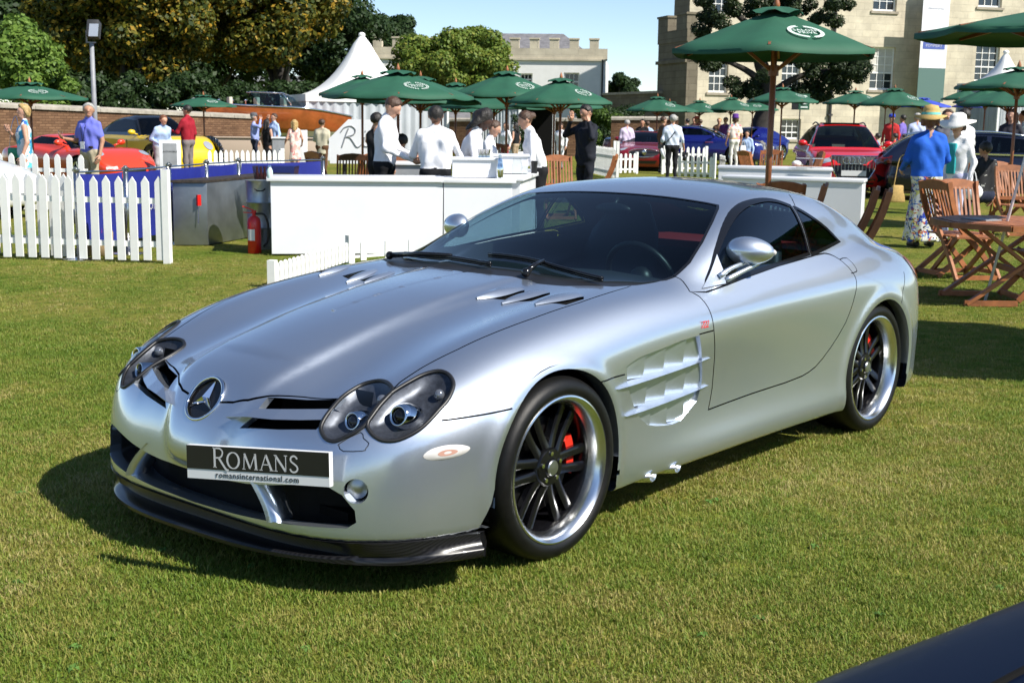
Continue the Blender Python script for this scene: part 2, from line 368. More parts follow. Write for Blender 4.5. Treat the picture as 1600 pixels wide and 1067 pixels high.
def car_lower(x, y, z):
    ay = np.abs(y)
    top = (z-HT(x, ay))*.93
    W = WT(np.clip(x, -3.6, .5), z)
    r = np.sqrt((x+.03)**2+(z-.335)**2); r2 = np.sqrt((x+2.68)**2+(z-.335)**2)
    W = W+.010*np.exp(-((r-.385)/.035)**2)+.010*np.exp(-((r2-.385)/.035)**2)
    # front plan outline: superellipse in front of x1; rear likewise
    a = FA(np.clip(z, .05, .75)); x1 = .2; u = np.maximum(x-x1, 0)/a; v = ay/W
    g = (u**2+v**4)
    fr = (np.sqrt(np.maximum(g, 1e-9))-1)/np.sqrt(np.maximum((u/a)**2+(2*v**3/W)**2, 1e-6))*np.sqrt(np.maximum(g, 1e-9))
    ur = np.maximum(-2.9-x, 0)/(.70-.25*np.maximum(z-.75, 0)); gr = ur**2.6+v**5
    rr = (gr-1)/np.sqrt((2.6*ur**1.6/.7)**2+(5*v**4/W)**2+1e-6)
    side = np.where(x > -1.4, fr, rr)
    side = np.clip(side, -.5, .8)
    return smax(top, side, .15)
SPW = Spl([.3, .36, .42, .5, .58, .66, .74], [.12, .15, .17, .185, .20, .235, .26])
SPX = Spl([.30, .335, .37, .42, .5, .58, .64, .68, .72], [.80, .865, .892, .897, .875, .838, .775, .70, .60])
def car_spear(x, y, z):
    ay = np.abs(y)
    zc = np.clip(z, .30, .72)
    f = (x-SPX(zc)+.35*ay*ay)*.9
    s = (ay-SPW(zc))*.95
    d = smax(f, s, .11)
    d = smax(d, (z-HT(x, ay)-.004)*.9, .05)
    return smax(d, .345-z+.25*ay*ay, .08)
def car_cabin(x, y, z):
    ay = np.abs(y)
    t = (z-(GT(x)-GD(x)*ay*ay)+.8*np.maximum(x+.4, 0))*.93
    s = (ay-GW(np.clip(x, -3.4, -.6), z))*.87
    return smax(t, s, .13)
def car_F(x, y, z):
    b = car_lower(x, y, z)
    b = smin(b, car_spear(x, y, z), .05)
    b = smin(b, car_cabin(x, y, z), .07)
    zb = .165+.04*np.clip((x+.45)/.4, 0, 1)+.05*np.clip((-x-2.9)/.6, 0, 1)
    b = np.maximum(b, -3.66-x)
    return smax(b, zb-z, .025)
def car_grad(P, h=1e-3):
    g = np.empty_like(P)
    for i in range(3):
        d = np.zeros(3); d[i] = h
        g[:, i] = (car_F(*(P+d).T)-car_F(*(P-d).T))/(2*h)
    return g
def car_snap(P, it=4):
    P = np.array(P, float)
    for _ in range(it):
        g = car_grad(P); f = car_F(*P.T); P -= (f/np.maximum((g*g).sum(1), .2))[:, None]*g
    return P
def car_normals(P):
    g = car_grad(P, 2e-3); return g/np.linalg.norm(g, axis=1)[:, None]
# outlines of panels and openings on the coupe's skin, metres
CF = {}
CF['door'] = [(-1.002, 0.847, 0.881), (-1.033, 0.876, 0.86), (-1.045, 0.913, 0.815), (-1.049, 0.931, 0.775), (-1.061, 0.936, 0.712), (-1.101, 0.92, 0.598), (-1.119, 0.903, 0.463), (-1.1, 0.9, 0.372), (-1.465, 0.903, 0.386), (-1.751, 0.911, 0.393), (-1.908, 0.919, 0.404), (-2.019, 0.926, 0.432), (-2.141, 0.938, 0.51), (-2.255, 0.955, 0.622), (-2.317, 0.963, 0.741), (-2.348, 0.954, 0.819), (-2.342, 0.938, 0.855), (-2.309, 0.883, 0.919), (-2.259, 0.852, 0.947), (-2.206, 0.845, 0.956)]
CF['glass_side'] = [(-1.124, 0.847, 0.892), (-1.217, 0.812, 0.949), (-1.32, 0.775, 1.02), (-1.463, 0.724, 1.099), (-1.606, 0.681, 1.16), (-1.731, 0.659, 1.196), (-1.838, 0.658, 1.212), (-1.935, 0.665, 1.216), (-2.016, 0.682, 1.207), (-2.098, 0.708, 1.183), (-2.057, 0.842, 0.964), (-1.733, 0.851, 0.941), (-1.432, 0.855, 0.913), (-1.27, 0.858, 0.895)]
CF['glass_quarter'] = [(-2.119, 0.717, 1.173), (-2.15, 0.72, 1.168), (-2.257, 0.753, 1.118), (-2.366, 0.779, 1.058), (-2.445, 0.804, 0.997), (-2.116, 0.842, 0.963), (-2.076, 0.843, 0.961)]
CF['ws_left'] = [(-0.626, 0.646, 0.91), (-0.737, 0.696, 0.912), (-0.887, 0.724, 0.918), (-1.021, 0.752, 0.933), (-1.158, 0.741, 0.984), (-1.316, 0.702, 1.057), (-1.487, 0.645, 1.133), (-1.658, 0.578, 1.196)]
CF['ws_top'] = [(-1.658, 0.578, 1.196), (-1.659, 0.482, 1.205), (-1.667, 0.336, 1.217), (-1.654, 0.052, 1.223), (-1.661, -0.263, 1.219)]
CF['lamp_outer'] = [(0.397, 0.813, 0.702), (0.423, 0.831, 0.679), (0.457, 0.841, 0.653), (0.493, 0.841, 0.63), (0.54, 0.837, 0.597), (0.575, 0.828, 0.574), (0.61, 0.81, 0.555), (0.643, 0.786, 0.542), (0.67, 0.756, 0.542), (0.682, 0.729, 0.554), (0.683, 0.707, 0.569), (0.676, 0.69, 0.584), (0.649, 0.68, 0.61), (0.61, 0.675, 0.639), (0.574, 0.675, 0.659), (0.539, 0.68, 0.677), (0.484, 0.694, 0.7), (0.432, 0.71, 0.72), (0.392, 0.739, 0.73), (0.383, 0.775, 0.724)]
CF['lamp_inner'] = [(0.542, 0.672, 0.676), (0.516, 0.625, 0.688), (0.505, 0.585, 0.689), (0.507, 0.55, 0.685), (0.53, 0.516, 0.673), (0.574, 0.506, 0.656), (0.618, 0.506, 0.64), (0.678, 0.52, 0.612), (0.72, 0.529, 0.584), (0.745, 0.54, 0.561), (0.757, 0.565, 0.542), (0.758, 0.59, 0.53), (0.749, 0.618, 0.53), (0.73, 0.643, 0.544), (0.709, 0.666, 0.56), (0.682, 0.683, 0.581), (0.654, 0.685, 0.605), (0.611, 0.681, 0.637), (0.573, 0.679, 0.659)]
CF['flap'] = [(0.751, 0.635, 0.518), (0.745, 0.636, 0.526), (0.7, 0.684, 0.562), (0.704, 0.701, 0.546), (0.7, 0.722, 0.533), (0.71, 0.719, 0.516), (0.718, 0.712, 0.508), (0.75, 0.655, 0.503)]
CF['slot'] = [(0.732, 0.265, 0.624), (0.628, 0.505, 0.636), (0.677, 0.516, 0.613), (0.716, 0.529, 0.587), (0.743, 0.527, 0.566), (0.757, 0.524, 0.553), (0.796, 0.383, 0.537), (0.827, 0.206, 0.519), (0.802, 0.258, 0.557)]
CF['bumpline'] = [(0.503, 0.86, 0.597), (0.397, 0.906, 0.601), (0.324, 0.926, 0.603), (0.244, 0.945, 0.608)]
CF['hood_out'] = [(-0.741, 0.714, 0.91), (-0.394, 0.735, 0.884), (-0.125, 0.73, 0.853), (0.088, 0.716, 0.82), (0.256, 0.701, 0.781), (0.404, 0.674, 0.735), (0.5, 0.663, 0.696), (0.541, 0.669, 0.677)]
CF['hood_front'] = [(0.628, 0.505, 0.636), (0.678, 0.376, 0.629), (0.732, 0.265, 0.624), (0.777, 0.201, 0.604), (0.8, 0.147, 0.592), (0.814, 0.072, 0.584), (0.822, 0.003, 0.58), (0.81, -0.111, 0.585), (0.785, -0.247, 0.579)]
CF['marker'] = [(0.559, 0.865, 0.463), (0.535, 0.876, 0.484), (0.486, 0.897, 0.493), (0.432, 0.916, 0.488), (0.398, 0.926, 0.473), (0.423, 0.919, 0.455), (0.478, 0.902, 0.445), (0.536, 0.877, 0.447)]
CF['fline1'] = [(-0.25, 0.948, 0.625), (-0.327, 0.943, 0.627), (-0.427, 0.936, 0.627)]
CF['fline2'] = [(-0.946, 0.936, 0.719), (-1.004, 0.936, 0.721), (-1.055, 0.936, 0.722)]
CF['aline'] = [(-1.024, 0.748, 0.936), (-1.033, 0.78, 0.924), (-1.021, 0.813, 0.905), (-1.002, 0.847, 0.881)]
CF['tab'] = [(-2.302, 0.88, 0.921), (-2.385, 0.879, 0.923), (-2.398, 0.926, 0.874), (-2.38, 0.935, 0.86), (-2.323, 0.936, 0.857)]
CF['roofline'] = [(-2.233, 0.625, 1.229), (-2.177, 0.676, 1.205), (-2.134, 0.717, 1.172)]
CF['gill'] = [(-0.432, 0.937, 0.656), (-0.498, 0.937, 0.676), (-0.558, 0.936, 0.685), (-0.68, 0.936, 0.695), (-0.815, 0.936, 0.709), (-0.947, 0.936, 0.715), (-0.997, 0.922, 0.607), (-1.027, 0.908, 0.51), (-1.003, 0.902, 0.426), (-0.878, 0.905, 0.364), (-0.751, 0.909, 0.366), (-0.625, 0.914, 0.392), (-0.545, 0.919, 0.448), (-0.501, 0.924, 0.501), (-0.452, 0.932, 0.579)]
# ---------------------------------------------------------------- lawn and grass
def build_lawn():
    m = P_('lawn_soil', (.07, .10, .02), .95, 0, 0, .15); b = bsdf(m); co = coords(m)
    n1 = N(m, 'ShaderNodeTexNoise', Scale=.55, Detail=5., Roughness=.62); n2 = N(m, 'ShaderNodeTexNoise', Scale=9., Detail=6., Roughness=.7); n3 = N(m, 'ShaderNodeTexNoise', Scale=110., Detail=3.)
    for n in (n1, n2, n3): L(m, co, n.inputs['Vector'])
    r1 = N(m, 'ShaderNodeValToRGB'); e = r1.color_ramp.elements; e[0].position = .36; e[0].color = (.125, .185, .022, 1); e[1].position = .66; e[1].color = (.26, .24, .06, 1)
    r2 = N(m, 'ShaderNodeValToRGB'); e = r2.color_ramp.elements; e[0].position = .30; e[0].color = (.58, .62, .50, 1); e[1].position = .72; e[1].color = (1.4, 1.3, 1.15, 1)
    r3 = N(m, 'ShaderNodeValToRGB'); e = r3.color_ramp.elements; e[0].position = .30; e[0].color = (.45, .45, .42, 1); e[1].position = .70; e[1].color = (1.45, 1.42, 1.3, 1)
    L(m, n1.outputs['Fac'], r1.inputs[0]); L(m, n2.outputs['Fac'], r2.inputs[0]); L(m, n3.outputs['Fac'], r3.inputs[0])
    x1 = N(m, 'ShaderNodeMix', data_type='RGBA', blend_type='MULTIPLY'); x1.inputs['Factor'].default_value = 1; L(m, r1.outputs[0], x1.inputs[6]); L(m, r2.outputs[0], x1.inputs[7])
    x2 = N(m, 'ShaderNodeMix', data_type='RGBA', blend_type='MULTIPLY'); x2.inputs['Factor'].default_value = 1; L(m, x1.outputs[2], x2.inputs[6]); L(m, r3.outputs[0], x2.inputs[7]); L(m, x2.outputs[2], b.inputs['Base Color'])
    bp = N(m, 'ShaderNodeBump', Strength=.9, Distance=.03); L(m, n3.outputs['Fac'], bp.inputs['Height']); L(m, bp.outputs[0], b.inputs['Normal'])
    o = mesh_obj('lawn', [(-500, -500, 0), (300, -500, 0), (300, 300, 0), (-500, 300, 0)], [(0, 1, 2, 3)], m); tag(o, 'wide mown lawn with yellowed patches under the cars and fences', None, None, 'structure')
    # blade material: colour differs from tuft to tuft, straw in places
    g = P_('grass_blade', (.07, .12, .02), .55, 0, 0, .35); b = bsdf(g); oi = N(g, 'ShaderNodeObjectInfo'); rr = N(g, 'ShaderNodeValToRGB'); e = rr.color_ramp.elements
    e[0].position = 0; e[0].color = (.10, .17, .016, 1); e[1].position = 1; e[1].color = (.42, .36, .15, 1)
    for p, c in ((.35, (.155, .235, .026, 1)), (.62, (.25, .27, .05, 1)), (.84, (.34, .30, .085, 1))): q = e.new(p); q.color = c
    geo = N(g, 'ShaderNodeNewGeometry'); pn = N(g, 'ShaderNodeTexNoise', Scale=.55, Detail=5., Roughness=.62); L(g, geo.outputs['Position'], pn.inputs['Vector'])
    a = N(g, 'ShaderNodeMath', operation='MULTIPLY_ADD'); a.inputs[1].default_value = 1.5; a.inputs[2].default_value = -.58; L(g, pn.outputs['Fac'], a.inputs[0])
    s = N(g, 'ShaderNodeMath', operation='MULTIPLY_ADD', use_clamp=True); s.inputs[1].default_value = .72; L(g, oi.outputs['Random'], s.inputs[0]); L(g, a.outputs[0], s.inputs[2]); L(g, s.outputs[0], rr.inputs[0]); L(g, rr.outputs[0], b.inputs['Base Color'])
    tl = N(g, 'ShaderNodeBsdfTranslucent'); L(g, rr.outputs[0], tl.inputs['Color']); mxs = N(g, 'ShaderNodeMixShader'); mxs.inputs[0].default_value = .3; L(g, b.outputs[0], mxs.inputs[1]); L(g, tl.outputs[0], mxs.inputs[2]); L(g, mxs.outputs[0], g.node_tree.nodes['Material Output'].inputs[0])
    tufts = []
    tc = bpy.data.collections.new('grass_tufts')
    for v in range(5):
        V = []; F = []
        for k in range(26):
            a = rng.uniform(0, 6.28); r = .055*math.sqrt(rng.uniform()); x, y = r*math.cos(a), r*math.sin(a); h = rng.uniform(.008, .019); l = rng.uniform(.2, 1.5)*h; d = rng.uniform(0, 6.28); w = rng.uniform(.0011, .0021); wd = d+1.57+rng.uniform(-.5, .5)
            dx, dy = math.cos(d), math.sin(d); ox, oy = w*math.cos(wd), w*math.sin(wd); n = len(V)
            V += [(x-ox, y-oy, -.003), (x+ox, y+oy, -.003), (x+dx*l*.35-ox*.8, y+dy*l*.35-oy*.8, h*.6), (x+dx*l*.35+ox*.8, y+dy*l*.35+oy*.8, h*.6), (x+dx*l, y+dy*l, h)]
            F += [(n, n+1, n+3, n+2), (n+2, n+3, n+4)]
        me = bpy.data.meshes.new('grass_tuft'); me.from_pydata(V, [], F); me.materials.append(g); t = bpy.data.objects.new('grass_tuft', me); tc.objects.link(t)
    P = []
    for d0, d1, dens in ((2.2, 4.2, 1700), (4.2, 6.5, 1150), (6.5, 9.5, 560), (9.5, 14, 200), (14, 20, 60)):
        n = int(.5*.86*(d1**2-d0**2)*1.06*dens); d = np.sqrt(rng.uniform(d0**2, d1**2, n)); u = rng.uniform(-.46, .46, n)
        f = np.array([math.cos(YAW), math.sin(YAW)]); r = np.array([math.sin(YAW), -math.cos(YAW)]); q = CAM_P[:2]+d[:, None]*f+(u*d)[:, None]*r; P.append(q)
    P = np.concatenate(P); P = P[~((np.abs(P[:, 1]) < .72) & (P[:, 0] > -3.0) & (P[:, 0] < .5))]
    V = np.concatenate([P, np.zeros((len(P), 1))], 1); me = bpy.data.meshes.new('grass'); me.vertices.add(len(V)); me.vertices.foreach_set('co', V.ravel()); me.update()
    o = bpy.data.objects.new('grass', me); link(o); tag(o, 'short grass blades covering the lawn round the silver coupe', None, None, 'stuff')
    ng = bpy.data.node_groups.new('grass_scatter', 'GeometryNodeTree'); ng.interface.new_socket('Geometry', in_out='INPUT', socket_type='NodeSocketGeometry'); ng.interface.new_socket('Geometry', in_out='OUTPUT', socket_type='NodeSocketGeometry')
    gi, go = ng.nodes.new('NodeGroupInput'), ng.nodes.new('NodeGroupOutput'); iop = ng.nodes.new('GeometryNodeInstanceOnPoints'); ci = ng.nodes.new('GeometryNodeCollectionInfo'); ci.inputs['Collection'].default_value = tc; ci.inputs['Separate Children'].default_value = True; ci.inputs['Reset Children'].default_value = True
    rv = ng.nodes.new('FunctionNodeRandomValue'); rv.data_type = 'FLOAT_VECTOR'; rv.inputs[0].default_value = (-.12, -.12, 0); rv.inputs[1].default_value = (.12, .12, 6.283)
    rs = ng.nodes.new('FunctionNodeRandomValue'); rs.data_type = 'FLOAT'; rs.inputs[2].default_value = .7; rs.inputs[3].default_value = 1.25
    ln = ng.links.new; ln(gi.outputs[0], iop.inputs['Points']); ln(ci.outputs[0], iop.inputs['Instance']); iop.inputs['Pick Instance'].default_value = True; ln(rv.outputs[0], iop.inputs['Rotation']); ln(rs.outputs[1], iop.inputs['Scale']); ln(iop.outputs[0], go.inputs[0])
    md = o.modifiers.new('scatter', 'NODES'); md.node_group = ng
    # broad-leaved weeds pressed into the turf
    wm = P_('weed_leaf', (.075, .15, .03), .8, 0, 0, .15); vary(wm, 20, .35); mb = MB()
    for k in range(22):
        c = G(rng.uniform(-50, 1650), rng.uniform(2.6, 5.5)); n = int(rng.integers(5, 9)); a0 = rng.uniform(0, 6.28)
        for j in range(n):
            a = a0+6.28*j/n+rng.uniform(-.3, .3); l = rng.uniform(.012, .032); w = l*.28; d = np.array([math.cos(a), math.sin(a), 0]); s = np.array([-d[1], d[0], 0])
            mb.add([c+[0, 0, .006], c+d*l*.5+s*w+[0, 0, .016], c+d*l+[0, 0, .006], c+d*l*.5-s*w+[0, 0, .016]], [(0, 1, 2, 3)])
    tag(mb.obj('weeds', wm), 'flat green weed leaves scattered in the foreground turf', None, None, 'stuff')
build_lawn()
# ---------------------------------------------------------------- the silver coupe
def unit(v): v = np.asarray(v, float); return v/np.linalg.norm(v)
MIR = np.array([1., -1., 1.])
def basis(n):
    n = unit(n); u = unit(np.cross((0, 0, 1) if abs(n[2]) < .95 else (1, 0, 0), n)); return n, u, np.cross(n, u)
def offset2(Q, d):
    """move a closed 2d polygon outward by d"""
    a = np.roll(Q, 1, 0); b = np.roll(Q, -1, 0); area = .5*np.sum(Q[:, 0]*b[:, 1]-b[:, 0]*Q[:, 1]); s = 1 if area > 0 else -1
    e0 = Q-a; e1 = b-Q; e0 /= np.linalg.norm(e0, axis=1)[:, None]+1e-12; e1 /= np.linalg.norm(e1, axis=1)[:, None]+1e-12
    n0 = s*np.stack([e0[:, 1], -e0[:, 0]], 1); n1 = s*np.stack([e1[:, 1], -e1[:, 0]], 1); m = n0+n1; m /= np.maximum((m*n0).sum(1), .35)[:, None]
    return Q+m*d
def inside2(Q, P):
    r = np.zeros(len(P), bool); x, y = P[:, 0], P[:, 1]
    for i in range(len(Q)):
        (x0, y0), (x1, y1) = Q[i-1], Q[i]
        c = ((y0 > y) != (y1 > y))
        if c.any():
            with np.errstate(divide='ignore', invalid='ignore'): r ^= c & (x < (x1-x0)*(y-y0)/(y1-y0)+x0)
    return r
class Shell:
    """polygon soup with shared vertices; panels are cut out of it along outlines"""
    def __init__(s, P, Q):
        s.V = P.tolist(); s.F = dict(enumerate(Q.tolist())); s.T = dict.fromkeys(s.F, 0); s.E = {}; s.nf = len(s.F); s.names = ['body']; s.C = {}; s.bins = {}
        for k, q in s.F.items():
            for a, b in zip(q, q[1:]+q[:1]): s.E.setdefault((a, b) if a < b else (b, a), set()).add(k)
        c = P[Q].mean(1); nr = np.cross(P[Q[:, 2]]-P[Q[:, 0]], P[Q[:, 3]]-P[Q[:, 1]]); nr /= np.linalg.norm(nr, axis=1)[:, None]+1e-12
        s.C = {k: x for k, x in enumerate(np.concatenate([c, nr], 1).tolist())}
        for k, b in enumerate((c*8).astype(int).tolist()): s.bins.setdefault(tuple(b), set()).add(k)
    def cen(s, k):
        r = s.C.get(k)
        if r is None:
            v = [s.V[i] for i in s.F[k]]; n = len(v); r = s.C[k] = [sum(p[0] for p in v)/n, sum(p[1] for p in v)/n, sum(p[2] for p in v)/n, *s.N0[k]]
        return r
    N0 = {}
    def tid(s, n):
        if n not in s.names: s.names.append(n)
        return s.names.index(n)
    def cand(s, Q, n, u, v, wlo, whi, pad):
        lo = Q.min(0)-pad; hi = Q.max(0)+pad; ks = []
        for key, fl in s.bins.items():
            c = (np.array(key)+.5*np.sign(np.array(key)))/8; q = np.array([c @ u, c @ v])
            if (q < lo-.2).any() or (q > hi+.2).any() or c @ n < wlo-.2 or c @ n > whi+.2: continue
            ks += fl
        if not ks: return []
        A = np.array([s.cen(k) for k in ks]); a, b, w, fn = A[:, :3] @ u, A[:, :3] @ v, A[:, :3] @ n, A[:, 3:] @ n
        ok = (a > lo[0]) & (a < hi[0]) & (b > lo[1]) & (b < hi[1]) & (w > wlo) & (w < whi) & (fn > .02)
        return [k for k, o in zip(ks, ok) if o]
    def slice(s, near, co, no):
        """split the faces in near along the plane; returns every face touched"""
        V, F, E = s.V, s.F, s.E; out = set(near); D = {}
        def dist(i):
            d = D.get(i)
            if d is None: p = V[i]; d = (p[0]-co[0])*no[0]+(p[1]-co[1])*no[1]+(p[2]-co[2])*no[2]; d = D[i] = 0. if abs(d) < 3e-5 else d
            return d
        for k in list(near):
            q = F[k]; m = len(q)
            for a, b in list(zip(q, q[1:]+q[:1])):
                da, db = dist(a), dist(b)
                if da*db < 0:
                    t = da/(da-db); p, r = V[a], V[b]; V.append([p[0]+t*(r[0]-p[0]), p[1]+t*(r[1]-p[1]), p[2]+t*(r[2]-p[2])]); i = len(V)-1; D[i] = 0.
                    key = (a, b) if a < b else (b, a); fs = E.pop(key)
                    for f in fs:
                        g = F[f]; m_ = len(g)
                        for x in range(m_):
                            y = g[(x+1) % m_]
                            if (g[x] == a and y == b) or (g[x] == b and y == a): g.insert(x+1, i); break
                    E[(a, i) if a < i else (i, a)] = set(fs); E[(b, i) if b < i else (i, b)] = set(fs)
            q = F[k]; on = [x for x in range(len(q)) if dist(q[x]) == 0.]
            if len(on) != 2: continue
            x, y = on
            if y-x < 2 or (x+len(q))-y < 2: continue
            g1, g2 = q[x:y+1], q[y:]+q[:x+1]
            if not any(dist(i) for i in g1) or not any(dist(i) for i in g2): continue
            nk = s.nf; s.nf += 1; c = s.cen(k); s.N0[k] = s.N0[nk] = c[3:]
            for a, b in zip(g2[:-1], g2[1:]): e = E[(a, b) if a < b else (b, a)]; e.discard(k); e.add(nk)
            F[k] = g1; F[nk] = g2; s.T[nk] = s.T[k]; E[(q[x], q[y]) if q[x] < q[y] else (q[y], q[x])] = {k, nk}; s.C.pop(k, None)
            for z in (nk,): cc = s.cen(z); s.bins.setdefault((int(cc[0]*8), int(cc[1]*8), int(cc[2]*8)), set()).add(z)
            out.add(nk)
        return out
    def cut(s, poly, n, name, gap=0, gapname='gap', depth=.12, only=None, grow=0, near=.026):
        poly = np.asarray(poly, float); n, u, v = basis(n); Q = np.stack([poly @ u, poly @ v], 1); w = poly @ n
        if grow: Q = offset2(Q, grow)
        rings = [Q] if not gap else [offset2(Q, gap/2), offset2(Q, -gap/2)]
        near_ = near; wl, wh = w.min()-depth, w.max()+depth; cs = set(s.cand(rings[0], n, u, v, wl, wh, max(.05, near*2)))
        for R in rings:
            for i in range(len(R)):
                a, b = R[i-1], R[i]; d = b-a; ln = np.linalg.norm(d)
                if ln < 1e-5: continue
                d = d/ln; fl = list(cs)
                if not fl: continue
                C = np.array([s.cen(f)[:3] for f in fl]); C2 = np.stack([C @ u, C @ v], 1)-a
                t = np.clip(C2 @ d, 0, ln); dist = np.linalg.norm(C2-t[:, None]*d, axis=1)
                near = [f for f, q in zip(fl, dist) if q < near_]
                if near: cs |= s.slice(near, (a[0]*u+a[1]*v).tolist(), np.cross(d[0]*u+d[1]*v, n).tolist())
        fl = list(cs); C = np.array([s.cen(f)[:3] for f in fl]); C2 = np.stack([C @ u, C @ v], 1)
        ins = [inside2(R, C2) for R in rings]
        k = s.tid(name) if name else None; kg = s.tid(gapname)
        for i, f in enumerate(fl):
            if only is not None and s.names[s.T[f]] not in only: continue
            if ins[-1][i]:
                if k is not None: s.T[f] = k
            elif ins[0][i]: s.T[f] = kg
    def line(s, pts, n, width, name='gap', only=None):
        pts = np.asarray(pts, float); n_, u, v = basis(n); Q = np.stack([pts @ u, pts @ v], 1); d = np.gradient(Q, axis=0); d /= np.linalg.norm(d, axis=1)[:, None]
        o = np.stack([-d[:, 1], d[:, 0]], 1)*width/2; w = pts @ n_
        A = np.concatenate([Q+o, (Q-o)[::-1]]); ww = np.concatenate([w, w[::-1]])
        s.cut(A[:, :1]*u+A[:, 1:]*v+ww[:, None]*n_, n, name, only=only)
    def both(s, fn, pts, n, name, *a, side=True, **k):
        pts = np.asarray(pts, float); n = np.asarray(n, float)
        f = getattr(s, fn); f(pts, n, name+'_l' if side and name else name, *a, **k); f(pts*MIR, n*MIR, name+'_r' if side and name else name, *a, **k)
    def split(s):
        out = {}; V = np.array(s.V); by = {}
        for f, q in s.F.items(): by.setdefault(s.T[f], []).append(q)
        for k, fs in by.items():
            use = sorted({j for f in fs for j in f}); mp = {j: i for i, j in enumerate(use)}; out[s.names[k]] = (V[use], [[mp[j] for j in f] for f in fs])
        return out
    def border(s, names):
        ks = {s.names.index(n) for n in names if n in s.names}; R = []
        for (a, b), fs in s.E.items():
            if len(fs) == 2 and len({s.T[f] in ks for f in fs}) == 2: R.append((np.array(s.V[a]), np.array(s.V[b])))
        return R
def skirt(mb, E, d):
    """strip from an opening's edge inward; d is a vector or a function of the point"""
    for p, q in E:
        dp, dq = (d(p), d(q)) if callable(d) else (d, d)
        mb.add([p, q, q+dq, p+dp], [(0, 1, 2, 3)])
def skin_obj(name, V, F, mat, parent, off=0., snap_normals=True):
    V = np.asarray(V, float); nr = car_normals(V); o = mesh_obj(name, V+off*nr, F, mat, parent, smooth=True)
    o.data.normals_split_custom_set_from_vertices(nr.tolist()); return o
def fan_patch(outline, rings, off):
    """radial patch filling a snapped outline; off(s) gives the offset along the skin's normal, s = 1 at the rim"""
    O = np.asarray(outline, float); c = O.mean(0); V = []; F = []; n = len(O)
    S = np.linspace(1, 0, rings+1)[:-1]
    base = np.concatenate([c+(O-c)*s for s in S]+[c[None]]); base = car_snap(base, 4); nr = car_normals(base)
    k = np.concatenate([np.full(n, off(s)) for s in S]+[[off(0)]]); V = base+nr*k[:, None]
    for i in range(rings-1):
        for j in range(n): F.append((i*n+j, i*n+(j+1) % n, (i+1)*n+(j+1) % n, (i+1)*n+j))
    L_ = rings*n; F += [((rings-1)*n+j, (rings-1)*n+(j+1) % n, L_) for j in range(n)]
    return V, F
def place(V, o, X, Y, Zd):
    V = np.asarray(V, float); return np.asarray(o)+V[:, :1]*np.asarray(X)+V[:, 1:2]*np.asarray(Y)+V[:, 2:3]*np.asarray(Zd)
